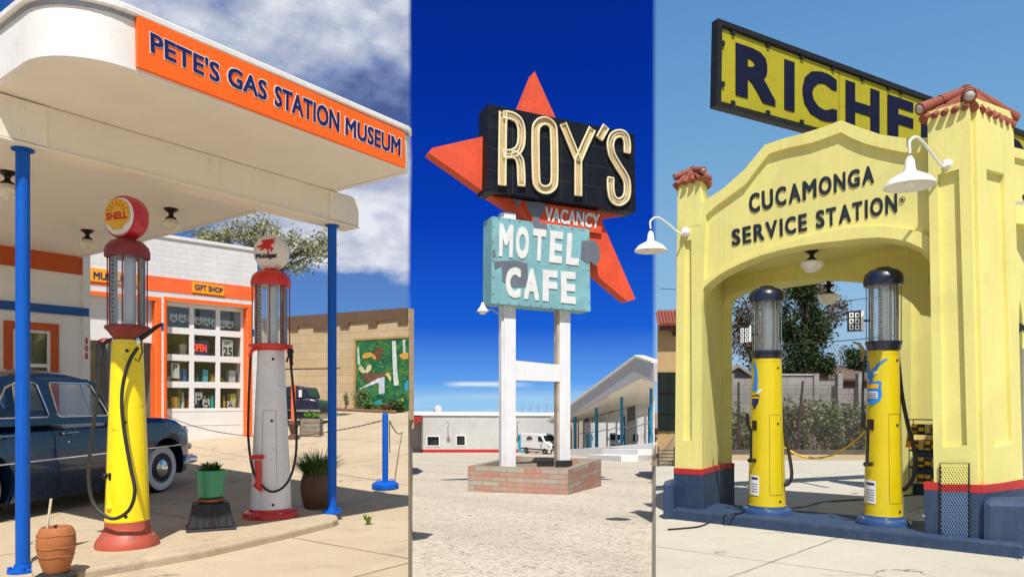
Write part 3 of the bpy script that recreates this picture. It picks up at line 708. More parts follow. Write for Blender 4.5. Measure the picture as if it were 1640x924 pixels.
mb = MB(); rz = .155; c = at(175, 762, 5.97 - .10); mb.tube([c + Vector((.06, .02, 0)), c + Vector((-.05, -.01, 0))], .013, 10); mb.tube([at(166, 762, 5.86), at(182, 760, 5.86)], [.022, .02], 10); mb.ball(at(168, 762, 5.85), .024, 8); mb.tube([at(178, 757, 5.84), at(178, 768, 5.84)], .02, 10)
mk('valve_handle', mb, M['iron'], p1, smooth=True)
mb = MB(); mb.tube([at(176, 768, 5.86), at(176, 806, 5.84)], .024, 12); mb.ball(at(177, 812, 5.83), .034, 8); mk('drain_pipe', mb, M['yellow'], p1, smooth=True)
# white pump with red trim
p2, H2, k2, ca2 = pump('gas_pump', 'white gas pump with bright red trim and round white globe on top', 434, 7.48, .07, 826,
    dict(base=[(46, 826), (46, 821), (43, 817.5), (36, 816), (34, 812)], bolts=5, bolt_r=41, bolt_y=819,
         body=[(33.5, 818), (32.5, 790), (27, 680), (22, 572), (21.5, 558)],
         collar=[(22, 562), (24, 560), (36, 556), (36, 552.5), (28, 551)], glass=(30, 552, 455),
         dome=[(28, 458), (32.5, 459), (33, 452), (30, 443), (22, 436), (12, 434), (11, 428)]),
    dict(base=M['red'], body=M['pump_white'], trim=M['red'], rod=M['maroon'], inner=M['maroon'], dome=M['red']))
def horse_art(g, c, ex, ey, n, r):
    sc = lambda l: [(x*r, y*r) for x, y in l]
    horse = [(-.62,.24), (-.50,.34), (-.40,.30), (-.30,.42), (-.18,.40), (-.30,.62), (.30,.66), (.62,.72), (.40,.58), (.66,.58), (.38,.46), (.60,.42), (.30,.34), (.34,.24),
             (.52,.10), (.38,.02), (.34,-.10), (.28,-.02), (.30,.10), (.16,.10), (.22,-.08), (.18,-.22), (.12,-.10), (.08,.08), (-.10,.14), (-.26,.04), (-.44,.08), (-.40,.14), (-.28,.14), (-.30,.20), (-.50,.20)]
    mb = MB(); shape_at(mb, c, ex, ey, n, [sc(horse)], .004); mk('emblem', mb, M['shell_red'], g)
    mb = MB(); rect_text(mb, c + ey*(-.30*r), ex, ey, n, 'Mobilgas', r*1.34, r*.36, .005, bold=.035); mk('emblem_lettering', mb, M['black_ink'], g)
globe_disc(p2, 435, 405, 7.48, .182, .15, 254, M['globe_white'], M['globe_white'], horse_art)
mb = MB(); hose_tube(mb, [(414, 558, -.04), (403, 564, -.06), (400, 600, -.08), (398, 660, -.12), (398, 705, -.16), (405, 752, -.20), (420, 778, -.23), (438, 787, -.24), (458, 775, -.23), (471, 745, -.20), (475, 700, -.16), (471, 640, -.12), (466, 585, -.08), (464, 560, -.06)], 7.48, 0, .0125, n=10)
mk('hose', mb, M['rubber'], p2, smooth=True)
for l in ([at(414, 556, 7.40), at(404, 561, 7.38), at(399, 572, 7.38)], [at(454, 556, 7.40), at(466, 559, 7.38), at(468, 574, 7.38)]):
    mb = MB(); mb.tube(l, [.02, .018, .014], 8); mk('hose_arm', mb, M['red'], p2, smooth=True)
mb = MB(); mb.ball(at(465, 563, 7.36), .035, 8); mb.tube([at(465, 560, 7.36), at(467, 585, 7.36)], .018, 8); mb.tube([at(463, 566, 7.34), at(459, 580, 7.34)], .01, 6); mk('nozzle', mb, M['iron'], p2, smooth=True)
mb = MB(); mb.tube([at(413, 737, 7.26), at(414, 780, 7.24)], .030, 12); mb.tube([at(401, 732, 7.24), at(422, 731, 7.22)], .022, 10); mb.tube([at(408, 775, 7.24), at(420, 784, 7.23)], .026, 10); mk('pump_handle', mb, M['red'], p2, smooth=True)

# ---- office behind the car
OP = Plane((-6.62, 11.2), D)
off = empty('office_building', (-7.6, 10.2, 0), 'white office wall with orange and blue bands behind the dark blue car', 'building')
a1 = OP.st(141, 500)[0]; a0 = a1 - 3.4
WIN = [OP.st(*p) for p in ((8, 516), (91, 521), (91, 640), (8, 640))]
wx0, wx1, wz1, wz0 = WIN[0][0], WIN[1][0], (WIN[0][1] + WIN[1][1])/2, .95
mb = MB(); panel(mb, OP, [[(a0, 0), (a1, 0), (a1, 3.56), (a0, 3.56)], [(wx0+.06, wz0), (wx1-.06, wz0), (wx1-.06, wz1-.05), (wx0+.06, wz1-.05)]], 0, .2, pix=False)
bk = OP.pt(a1, 0, -.2); 
mb.slab(OP.pt(a1 - .1, 0, -.2), OP.pt(a1 - .1, 0, -3.6), .2, 0, 3.56); mk('wall', mb, paint('cream_white_boards', (.80,.78,.76), .6, var=.05, dirt=.2, dirtcol=(.45,.4,.34)), off)
bz1, bz0 = OP.st(140, 409)[1], OP.st(140, 442)[1]
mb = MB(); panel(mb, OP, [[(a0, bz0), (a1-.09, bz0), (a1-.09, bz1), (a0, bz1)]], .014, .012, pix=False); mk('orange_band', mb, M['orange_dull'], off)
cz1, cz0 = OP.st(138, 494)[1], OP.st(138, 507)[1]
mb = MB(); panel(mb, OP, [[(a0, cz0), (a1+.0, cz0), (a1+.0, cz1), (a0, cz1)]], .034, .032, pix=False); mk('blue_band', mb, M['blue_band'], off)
mb = MB(); panel(mb, OP, [[(a1-.085, 0), (a1+.02, 0), (a1+.02, 3.55), (a1-.085, 3.55)]], .030, .06, pix=False); mk('corner_board', mb, M['white'], off)
mb = MB()
for i, ch in enumerate('101'):
    z = OP.st(137, 546 + i*12)[1]; rect_text(mb, OP.pt(a1 - .035, z, .032), OP.d, Vector((0,0,1)), OP.n, ch, .03 if ch == '1' else .05, .09, .006, bold=.02)
mk('house_number', mb, M['shell_red'], off)
fr = MB(); t = .12
for x0, x1, z0, z1 in ((wx0-.02, wx0+.09, wz0-.05, wz1+.02), (wx1-.09, wx1+.02, wz0-.05, wz1+.02), (wx0+.09, wx1-.09, wz1-.09, wz1+.02)):
    panel(fr, OP, [[(x0, z0), (x1, z0), (x1, z1), (x0, z1)]], .03, .028, pix=False)
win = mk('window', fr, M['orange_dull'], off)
sh = MB(); zm = OP.st(40, 584)[1]
for x0, x1, z0, z1 in ((wx0+.09, wx0+.13, wz0, wz1-.09), (wx1-.13, wx1-.09, wz0, wz1-.09), (wx0+.13, wx1-.13, wz1-.13, wz1-.09), (wx0+.13, wx1-.13, zm-.03, zm+.02)):
    panel(sh, OP, [[(x0, z0), (x1, z0), (x1, z1), (x0, z1)]], .012, .03, pix=False)
mk('sash', sh, M['white'], win)
mb = MB(); panel(mb, OP, [[(wx0+.06, wz0), (wx1-.06, wz0), (wx1-.06, wz1-.05), (wx0+.06, wz1-.05)]], -.03, .006, pix=False); mk('pane', mb, M['glass'], win)
cm_, ct, cb_, cco = newmat('grey_curtain')
wv = ct.new('ShaderNodeTexWave'); wv.inputs['Scale'].default_value = 9; wv.inputs['Distortion'].default_value = 1.5; ct.l.new(wallcoords(ct, cco, (D.x, D.y)), wv.inputs['Vector'])
ct.l.new(ct.ramp(wv.outputs['Fac'], [(0, (.10,.11,.11)), (1, (.30,.31,.31))]), cb_.inputs['Base Color']); cb_.inputs['Roughness'].default_value = .9
mb = MB(); panel(mb, OP, [[(wx0+.05, wz0), (wx1-.05, wz0), (wx1-.05, wz1-.04), (wx0+.05, wz1-.04)]], -.12, .01, pix=False); mk('curtain', mb, cm_, win)

# ---- gift shop
GP = Plane((-6.365, 16.75), (.716, .698))
gd = (.716, .698)
M['wbrick'] = masonry('white_painted_brick', gd, (.78,.77,.78), (.75,.74,.75), (.69,.68,.69), .34, .115, .008, .65, .5, .12, (.4,.36,.33), peel=(.38,.33,.28))
gs = empty('gift_shop', GP.pt(-1, ground_z(-7, 16)), 'white brick gift shop with orange band and glazed garage door behind the pumps', 'building')
gl, gr = GP.st(120, 500)[0] - .6, GP.st(412, 500)[0]; zt = GP.st(400, 401)[1]
gz = lambda px, py: GP.st(px, py)
dL, dR, dT = gz(266, 600)[0], gz(397, 600)[0], gz(330, 487)[1]
eL, eR, eT = gz(120, 600)[0], gz(250, 600)[0], gz(200, 477)[1]
mb = MB(); panel(mb, GP, [[(gl, -.3), (eL, -.3), (eL, eT), (eR, eT), (eR, -.3), (dL, -.3), (dL, dT), (dR, dT), (dR, -.3), (gr, -.3), (gr, zt), (gl, zt)]], 0, .3, pix=False)
e_ = GP.pt(gr - .15, 0, -.3); f_ = GP.pt(gr - .15, 0, -4.6); mb.slab(e_, f_, .3, -.3, zt)
mk('wall', mb, M['wbrick'], gs)
mb = MB(); panel(mb, GP, [[(gl, zt), (gr+.03, zt), (gr+.03, zt+.07), (gl, zt+.07)]], .03, .36, pix=False); mk('coping', mb, M['white'], gs)
b1, b0 = gz(300, 448)[1], gz(300, 471)[1]
mb = MB(); panel(mb, GP, [[(gl, b0), (gr, b0), (gr, b1), (gl, b1)]], .008, .007, pix=False); mk('orange_band', mb, paint('coral_orange_paint', C(248,104,50), .55, var=.08, dirt=.2, dirtcol=(.6,.3,.15)), gs)
z1, z0 = gz(400, 527)[1], gz(400, 538)[1]
for x0, x1 in ((dR + .09, gr), (eR + .09, dL - .05)): mb = MB(); panel(mb, GP, [[(x0, z0), (x1, z0), (x1, z1), (x0, z1)]], .008, .007, pix=False); mk('blue_band', mb, M['blue_band'], gs)
# orange linings of both bays
mb = MB()
for l, r_, tp in ((dL, dR, dT), (eL, eR, eT)):
    panel(mb, GP, [[(l - .05, .0), (l, .0), (l, tp), (r_, tp), (r_, .0), (r_ + .10, .0), (r_ + .10, tp + .08), (l - .05, tp + .08)]], .012, .011, pix=False)
    q0 = GP.pt(r_ - .012, 0, -.01); q1 = GP.pt(r_ - .012, 0, -.3); mb.slab(q0, q1, .022, 0, tp)
    q0 = GP.pt(l + .012, 0, -.01); q1 = GP.pt(l + .012, 0, -.3); mb.slab(q0, q1, .022, 0, tp)
mk('orange_trim', mb, M['orange'], gs)
# glazed sectional door: 3 x 4 panes above two blank sections
zb = .36; rows = [dT - .02 - i*(dT - .02 - 1.02)/4 for i in range(5)]
cols_ = [dL + .03 + i*(dR - dL - .06)/3 for i in range(4)]
holes = []
for i in range(4):
    for j in range(3):
        x0, x1, zt_, zb_ = cols_[j] + .05, cols_[j+1] - .05, rows[i] - .07, rows[i+1] + .07
        holes.append([(x0, zb_), (x1, zb_), (x1, zt_), (x0, zt_)])
mb = MB(); panel(mb, GP, [[(dL + .02, zb), (dR - .02, zb), (dR - .02, dT - .005), (dL + .02, dT - .005)]] + holes, -.20, .05, pix=False)
door = mk('garage_door', mb, M['white'], gs, bevel=.006)
mb = MB(); 
for z in (1.02, .70): panel(mb, GP, [[(dL+.03, z), (dR-.03, z), (dR-.03, z+.025), (dL+.03, z+.025)]], -.192, .008, pix=False)
mk('door_rail', mb, M['white'], door)
for h in holes:
    mb = MB(); panel(mb, GP, [h], -.225, .004, pix=False); mk('pane', mb, M['glass'], door)
# room behind the door, shelves and goods
mb = MB()
panel(mb, GP, [[(gl, 0), (gr - .3, 0), (gr - .3, zt - .3), (gl, zt - .3)]], -3.6, .05, pix=False)
mk('back_wall', mb, paint('shop_back_wall', (.36,.31,.19), .9, var=.35), gs)
mb = MB(); mb.extr([GP.pt(gl, 0, -.3), GP.pt(gr - .3, 0, -.3), GP.pt(gr - .3, 0, -3.6), GP.pt(gl, 0, -3.6)], zt - .35, zt - .30); mk('ceiling', mb, M['dim'], gs)
mb = MB(); mb.extr([GP.pt(gl, 0, -.3), GP.pt(gr - .3, 0, -.3), GP.pt(gr - .3, 0, -3.6), GP.pt(gl, 0, -3.6)], .33, .37); mk('floor', mb, M['dim'], gs)
mb = MB(); q0 = GP.pt((eR + dL)/2, 0, -.32); q1 = GP.pt((eR + dL)/2, 0, -3.5); mb.slab(q0, q1, .1, .37, zt - .36); mk('partition', mb, M['dim'], gs)
# half-open white roller door in the other bay
zr0, zr1 = gz(200, 546)[1], eT
mb = MB(); panel(mb, GP, [[(eL + .02, zr0), (eR - .02, zr0), (eR - .02, zr1), (eL + .02, zr1)]], -.2, .04, pix=False)
for z in (.45, .9): panel(mb, GP, [[(eL + .02, zr0 + z), (eR - .02, zr0 + z), (eR - .02, zr0 + z + .02), (eL + .02, zr0 + z + .02)]], -.19, .012, pix=False)
mk('roller_door', mb, M['white'], gs)
def small_sign(name, label, pl, q, board, txts, bold=.03, off=.03, cat='sign', th=.03):
    o = empty(name, pl.px(sum(p[0] for p in q)/4, sum(p[1] for p in q)/4), label, cat)
    mb = MB(); panel(mb, pl, [q], off, th); mk('sign_board', mb, board, o, bevel=.002)
    for txt, tq, m in txts:
        mb = MB(); quad_text(mb, pl, txt, *tq, off + .006, .005, bold=bold); mk('lettering', mb, m, o)
    return o
sy = paint('amber_sign_board', C(245,165,25), .5, var=.05)
small_sign('shop_sign', 'amber sign reading GIFT SHOP above the glazed garage door', GP, [(307, 451), (359, 459), (359, 474), (307, 468)], sy, [('GIFT SHOP', [(311, 455), (356, 461.5), (356, 470), (311, 464.5)], M['navy_ink'])])
small_sign('shop_sign', 'amber sign reading MUSEUM partly behind the yellow pump', GP, [(141, 428), (222, 440), (222, 458), (141, 450)], sy, [('MUSEUM', [(149, 435), (205, 443), (205, 453.5), (149, 447)], M['navy_ink'])])
# things hung in the door panes
GI = GP.shifted(-.26)
shield = [(-.5,.38), (-.36,.5), (-.18,.42), (0,.5), (.18,.42), (.36,.5), (.5,.38), (.42,.2), (.5,-.08), (.40,-.30), (0,-.52), (-.40,-.30), (-.5,-.08), (-.42,.2)]
proto = empty('highway_shield', (0,0,0), 'x', 'sign'); ZA = Vector((0,0,1))
mb = MB(); shape_at(mb, (0,0,0), GP.d, ZA, GP.n, [[(x*.17, y*.19) for x, y in shield]], .006); mk('shield_plate', mb, M['white_ink'], proto)
mb = MB(); rect_text(mb, GP.d*0 + ZA*(-.012) + GP.n*.007, GP.d, ZA, GP.n, '66', .105, .08, .003, bold=.04); rect_text(mb, ZA*.062 + GP.n*.007, GP.d, ZA, GP.n, 'US', .06, .028, .003, bold=.03); mk('lettering', mb, M['black_ink'], proto)
first = True
names = ['first', 'second', 'third', 'fourth', 'fifth', 'sixth', 'seventh', 'eighth']
for i, (px, py) in enumerate(((278, 509), (292, 510), (306, 512), (318, 514), (331, 515), (344, 517), (357, 519), (368, 520))):
    place(proto, GI.px(px, py), f'{names[i]} white highway shield from the left in the top panes of the garage door', first=first, group='route shields in the garage door'); first = False
for px, py, lab in ((309, 643, 'white highway shield low in the middle pane of the bottom row'), (330, 645, 'white highway shield right of another in the bottom middle pane'), (369, 648, 'white highway shield in the bottom right pane of the garage door'),
                    (318, 634, 'round topped white shield above two others in the bottom middle pane')):
    place(proto, GI.px(px, py), lab, group='route shields in the garage door')
small_sign('speed_limit_sign', 'white speed limit 25 sign in the second right pane of the garage door', GI, [(355.5, 543), (372.5, 544.5), (372.5, 574), (355.5, 573)], M['white_ink'],
           [('LIMIT', [(358, 546.5), (370, 547.5), (370, 552), (358, 551.5)], M['black_ink']), ('25', [(357, 555.5), (371.5, 556.5), (371.5, 571), (357, 570)], M['black_ink'])], off=.012, th=.008)
small_sign('notice', 'white parking notice with a black letter in the left pane of the third row', GI, [(274, 581), (287, 582), (287, 606), (274, 605)], M['white_ink'],
           [('P', [(277, 583), (284, 584), (284, 593), (277, 592)], M['black_ink'])], off=.012, th=.008)
neon, nt, nb, nc = newmat('red_neon'); nb.inputs['Base Color'].default_value = (.8,.05,.03,1); nb.inputs['Emission Color'].default_value = (1,.06,.03,1); nb.inputs['Emission Strength'].default_value = 1.6
on = empty('neon_sign', GI.px(319, 557), 'lit red neon OPEN sign in the garage door', 'sign')
mb = MB(); panel(mb, GI, [[(304, 543), (334, 546), (334, 572), (304, 570)]], .004, .004); mk('backing', mb, paint('dark_violet_backing', (.03,.015,.07), .5), on)
mb = MB(); quad_text(mb, GI, 'OPEN', (308, 549.5), (330, 552), (330, 563.5), (308, 562), .018, .01, bold=.0); mk('lettering', mb, neon, on)
mb = MB(); mb.tube([GI.px(319 + 13.5*math.cos(t_/16*math.pi), 557.5 + 10.5*math.sin(t_/16*math.pi), .016) for t_ in range(32)], .006, 6, closed=True); mk('neon_tube', mb, paint('blue_neon_tube', (.05,.08,.5), .3), on)
# goods on display inside
goods = [(.12,.55,.65), (.70,.38,.06), (.6,.58,.14), (.7,.7,.68), (.55,.08,.07), (.08,.22,.60), (.75,.70,.52), (.07,.42,.38)]
gm = [paint('souvenir_stock', c, .5, var=.1) for c in goods]; rg = random.Random(3)
cnt = 0
for i, z in enumerate((1.06, 1.62, 2.16)):
    mb = MB(); q0, q1 = GP.pt(dL + .05, 0, -.38 - .05*i), GP.pt(dR - .05, 0, -.38 - .05*i); mb.slab(q0, q1, .2, z - .03, z); mk('shelf', mb, M['dim'], gs)
    x = dL + .10
    while x < dR - .15:
        w = rg.uniform(.06, .16); h = rg.uniform(.14, .38); m = gm[cnt % 8]
        c = GP.pt(x + w/2, z, -.38 - .05*i)
        o = MB(); kind = cnt % 3
        if kind == 0: o.lathe([(w*.4, 0), (w*.45, h*.6), (w*.2, h*.8), (w*.2, h)], c, 12); nm, lb = 'souvenir_jar', 'small coloured jar on a shelf behind the garage door panes'
        elif kind == 1:
            o.extr([GP.pt(x, 0, -.30 - .05*i), GP.pt(x + w, 0, -.30 - .05*i), GP.pt(x + w, 0, -.47 - .05*i), GP.pt(x, 0, -.47 - .05*i)], z, z + h); nm, lb = 'souvenir_box', 'small coloured box on a shelf behind the garage door panes'
        else: o.lathe([(w*.3, 0), (w*.5, h*.1), (w*.5, h*.7), (w*.42, h*.72), (w*.40, h*.75)], c, 12); nm, lb = 'souvenir_mug', 'small coloured mug on a shelf behind the garage door panes'
        ob = mk(nm, o, m, None, smooth=kind != 1, loc=c, bevel=.004 if kind == 1 else 0); tag(ob, lb, nm.split('_')[1], 'souvenirs on the gift shop shelves')
        x += w + rg.uniform(.01, .08); cnt += 1

# ---- old grey pump between the car and the shop
c = at(169, 590, 12.4); og = empty('old_pump', (c.x, c.y, ground_z(c.x, c.y)), 'narrow grey old pump with red rounded top behind the yellow pump', 'gas pump')
zt_ = at(169, 549, 12.4).z
mb = MB(); mb.box((c.x - .11, c.y - .13, og.location.z), (c.x + .11, c.y + .13, zt_ - .02)); mk('cabinet', mb, paint('grey_worn_paint', (.16,.15,.14), .6, var=.15, dirt=.5, dirtcol=(.06,.05,.045)), og, bevel=.02)
mb = MB(); mb.lathe([(.12, 0), (.13, .02), (.11, .07), (.05, .10), (.001, .105)], (c.x, c.y, zt_ - .02), 20); mk('cap', mb, M['maroon'], og, smooth=True)
# ---- dark blue sedan parked behind the pumps
cd = Vector((.196, .98, 0)).normalized(); cr = Vector((cd.y, -cd.x, 0))
croot = Vector((-4.85, 9.95, 0)) - cr*.70
car = empty('parked_car', croot, 'dark navy vintage four door sedan with whitewall tyres parked behind the yellow pump', 'car')
def cp(x, y, z): return croot + cd*x + cr*y + Vector((0, 0, z))
def lerp_tab(tab, x):
    for a, b in zip(tab, tab[1:]):
        if a[0] <= x <= b[0]:
            t = (x - a[0])/(b[0] - a[0]); t = t*t*(3-2*t)*.35 + t*.65
            return [p + (q - p)*t for p, q in zip(a[1:], b[1:])]
    return tab[0][1:] if x < tab[0][0] else tab[-1][1:]
tab = [(-3.72, .50, .62, .40), (-3.66, .62, .74, .34), (-3.5, .70, .86, .28), (-3.2, .76, .96, .22), (-2.6, .79, 1.02, .19), (-1.8, .80, 1.03, .18), (-1.0, .80, 1.04, .18),
       (-.5, .80, 1.055, .19), (0, .795, 1.04, .20), (.30, .775, 1.00, .22), (.52, .73, .93, .26), (.64, .66, .82, .32), (.70, .56, .70, .42)]
def section(x):
    w, zt, zb = lerp_tab(tab, x); fe = .035 if x > -1.0 else 0.0
    h = zt - zb
    return [(0, zt), (w*.45, zt - .004), (w*.70, zt - .018 + fe*.6), (w*.86, zt - .045 + fe), (w*.95, zt - .10 + fe*.6), (w*.99, zt - h*.25), (w, zt - h*.45), (w, zt - h*.62), (w*.99, zt - h*.85), (w*.95, zb), (w*.6, zb), (0, zb)]
xs = lins(-3.72, .70, 74); vs = []; fs = []
for x in xs:
    s = section(x); full = s + [(-y, z) for y, z in s[-2:0:-1]]; m = len(full)
    vs += [(x, y, z) for y, z in full]
for i in range(len(xs) - 1):
    for k in range(m): fs.append((i*m+k, i*m+(k+1) % m, (i+1)*m+(k+1) % m, (i+1)*m+k))
fs += [list(range(m)), [(len(xs)-1)*m + k for k in range(m)][::-1]]
def raw(name, vs, fs):
    me = bpy.data.meshes.new(name); me.from_pydata([tuple(v) for v in vs], [], [list(f) for f in fs])
    bm = bmesh.new(); bm.from_mesh(me); bmesh.ops.recalc_face_normals(bm, faces=bm.faces); bm.to_mesh(me); bm.free()
    o = bpy.data.objects.new(name, me); COL.objects.link(o); return o
body = raw('tmp_body', vs, fs)
cut = MB(); WB = -2.80
for x in (0, WB):
    cut.lathe([(.395, -1.2), (.395, -.50)], (x, 0, .36), 40, (0, 1, 0)); cut.lathe([(.395, .50), (.395, 1.2)], (x, 0, .36), 40, (0, 1, 0))
cutter = raw('tmp_cut', cut.v, cut.f)
bo = body.modifiers.new('b', 'BOOLEAN'); bo.operation = 'DIFFERENCE'; bo.object = cutter; bo.solver = 'EXACT'
dg = bpy.context.evaluated_depsgraph_get(); dg.update(); ev = body.evaluated_get(dg); tm = ev.to_mesh()
mb = MB(); mb.add([cp(*v.co) for v in tm.vertices], [list(p.vertices) for p in tm.polygons]); ev.to_mesh_clear()
bpy.data.objects.remove(body); bpy.data.objects.remove(cutter)
cbody = mk('body', mb, M['car'], car, smooth=True, angle=32)
def wy(z): return .775 - .19*max(0, (z - 1.02))/(.40*1.26)                    # cabin side leans in
# roof shell
CB = 1.26
zc_ = lambda z: z if z < 1.03 else 1.03 + (z - 1.03)*CB
rt = [(x, zc_(z), w) for x, z, w in [(-3.05, 1.04, .30), (-2.9, 1.20, .42), (-2.65, 1.37, .52), (-2.3, 1.475, .58), (-1.9, 1.515, .60), (-1.5, 1.50, .60), (-1.25, 1.455, .585), (-1.10, 1.41, .57)]]
mb = MB(); vs = []; fs = []
for x in lins(-3.05, -1.10, 24):
    zt, w = lerp_tab(rt, x); zs = min(zt - .02, zc_(1.40))
    row = [(w + .008, zs - .02), (w, zs + (zt - zs)*.45), (w*.86, zs + (zt - zs)*.80), (w*.5, zt - .008), (0, zt)]
    row = row + [(-y, z) for y, z in row[-2::-1]]
    vs += [cp(x, y, z) for y, z in row]; m = len(row)
n = len(vs)//m
fs = [(i*m+k, i*m+k+1, (i+1)*m+k+1, (i+1)*m+k) for i in range(n-1) for k in range(m-1)]
mb.add(vs, fs); rf = mk('roof', mb, M['car'], car, smooth=True, angle=60); sd = rf.modifiers.new('thick', 'SOLIDIFY'); sd.thickness = .02
# cabin sides with window openings
side = [(-3.06, 1.0), (-.98, 1.0), (-1.00, 1.06), (-1.14, 1.36), (-1.22, 1.425), (-1.5, 1.43), (-2.3, 1.43), (-2.52, 1.40), (-2.80, 1.24)]
w1 = [(-2.62, 1.075), (-1.98, 1.075), (-1.955, 1.10), (-1.985, 1.355), (-2.02, 1.38), (-2.26, 1.375), (-2.40, 1.33), (-2.56, 1.18), (-2.64, 1.10)]
w2 = [(-1.80, 1.075), (-1.08, 1.075), (-1.075, 1.10), (-1.20, 1.36), (-1.25, 1.385), (-1.80, 1.385), (-1.82, 1.36), (-1.83, 1.10)]
side, w1, w2 = [[(x, zc_(z)) for x, z in l] for l in (side, w1, w2)]
for sgn in (1, -1):
    v2, f2 = fill2d([side, w1, w2]); mb = MB(); mb.add([cp(v.x, sgn*(wy(v.y) + v.z*.03), v.y) for v in v2], f2); mk('cabin_side', mb, M['car'], car)
    for w in (w1, w2):
        mb = MB(); mb.tube([cp(x, sgn*(wy(z) + .018), z) for x, z in w], .011, 6, closed=True); fr_ = mk('window', mb, M['chrome'], car, smooth=True)
        v2, f2 = fill2d([w]); mb = MB(); mb.add([cp(v.x, sgn*(wy(v.y) + v.z*.005), v.y) for v in v2], f2); mk('pane', mb, M['glass'], fr_)
    mb = MB(); mb.tube([cp(-1.32, sgn*(wy(1.08) + .012), 1.08), cp(-1.36, sgn*(wy(zc_(1.38)) + .012), zc_(1.38))], .009, 6); mk('vent_bar', mb, M['chrome'], car)
    mb = MB(); pts = [(x, lerp_tab(tab, x)[0]*1.0 + .006, .60 + .012*(x + 3.4)) for x in lins(-3.4, .30, 20)]
    mb.tube([cp(x, sgn*y, z) for x, y, z in pts], .013, 6); mk('side_trim', mb, M['chrome'], car, smooth=True)
    for x0 in (-1.80, -2.62):
        mb = MB(); a, b = cp(x0 + .02, sgn*(.795 + .03), .90), cp(x0 + .19, sgn*(.795 + .035), .905); mb.tube([cp(x0 + .02, sgn*.78, .90), a, b], [.013, .013, .008], 8); mb.lathe([(.022, 0), (.018, .014)], cp(x0 + .02, sgn*.785, .90), 12, cr*sgn); mk('door_handle', mb, M['chrome'], car, smooth=True)
    mb = MB(); mb.lathe([(.012, 0), (.012, .01)], cp(-1.72, sgn*.793, .80), 10, cr*sgn); mk('door_lock', mb, M['chrome'], car)
    for x0 in (-1.90, -.96, -2.68):                 # door gaps
        mb = MB(); mb.tube([cp(x0 + (.05 if z < .6 else 0), sgn*((lerp_tab(tab, x0)[0]) * (.99 if z > .8 or z < .3 else 1.0) + .0015 - (.012 if z > .9 else 0)), z) for z in (.24, .35, .5, .65, .8, .92, .985)], .004, 4); mk('door_seam', mb, M['black_ink'], car)
# windscreen and rear glass
def glass_sheet(name, a, b, c, d, bulge):
    mb = MB(); vs = []
    for i in range(9):
        t = i/8; lo = Vector(a).lerp(Vector(b), t); hi = Vector(d).lerp(Vector(c), t); e = bulge*(1 - (2*t-1)**2)
        vs += [cp(lo.x + e, lo.y, lo.z), cp(hi.x + e, hi.y, hi.z)]
    mb.add(vs, [(2*i, 2*i+2, 2*i+3, 2*i+1) for i in range(8)]); g = mk(name, mb, M['glass'], car, smooth=True)
    fr = MB(); fr.tube([vs[2*i] for i in range(9)] + [vs[2*i+1] for i in range(8, -1, -1)], .014, 6, closed=True); mk('surround', fr, M['chrome'], g, smooth=True)
glass_sheet('windscreen', (-.98, -.70, 1.05), (-.98, .70, 1.05), (-1.14, .575, zc_(1.405)), (-1.14, -.575, zc_(1.405)), .10)
glass_sheet('rear_window', (-3.02, -.56, 1.06), (-3.02, .56, 1.06), (-2.62, .46, zc_(1.37)), (-2.62, -.46, zc_(1.37)), -.08)
for sgn in (1, -1):
    mb = MB(); mb.tube([cp(-.99, sgn*.735, 1.03), cp(-1.15, sgn*.60, zc_(1.415))], .03, 8); mk('windscreen_pillar', mb, M['car'], car, smooth=True)
# seats and steering wheel
for x0, nm in ((-1.95, 'front_seat'), (-2.85, 'rear_seat')):
    mb = MB(); mb.box((x0, -.62, .5), (x0 + .16, .62, 1.16)); mb.v = [cp(*v) for v in mb.v]; mk(nm, mb, paint('grey_seat_cloth', (.12,.11,.10), .9), car, bevel=.05)
mb = MB(); mb.tube([cp(-1.38 + .06*math.sin(a), -.33 + .19*math.cos(a), 1.05 + .18*math.sin(a)) for a in [2*math.pi*i/20 for i in range(20)]], .012, 6, closed=True); mb.tube([cp(-1.38, -.33, 1.05), cp(-1.05, -.33, .85)], .018, 6); mk('steering_wheel', mb, M['iron'], car, smooth=True)
# wheels
for x in (0, WB):
    for sgn in (1, -1):
        c = cp(x, sgn*.62, .335); ax = cr*sgn
        mb = MB(); mb.lathe([(.20, -.10), (.30, -.10), (.328, -.075), (.336, -.03), (.336, .03), (.326, .066), (.305, .078)], c, 44, ax); w = mk('wheel', mb, M['rubber'], car, smooth=True)
        mb = MB(); mb.lathe([(.305, .0765), (.265, .094), (.222, .090), (.205, .075)], c, 44, ax); mk('whitewall', mb, M['whitewall'], w, smooth=True)
        mb = MB(); mb.lathe([(.212, .070), (.200, .086), (.170, .072), (.12, .070)], c, 40, ax); mk('rim', mb, M['car'], w, smooth=True)
        mb = MB(); mb.lathe([(.122, .068), (.118, .090), (.085, .112), (.04, .122), (.001, .124)], c, 32, ax); mk('hubcap', mb, M['chrome'], w, smooth=True)
        mb = MB(); mb.lathe([(.385, .50), (.385, .505)], cp(x, 0, .36), 32, ax); mk('wheel_well', mb, M['black_ink'], car)
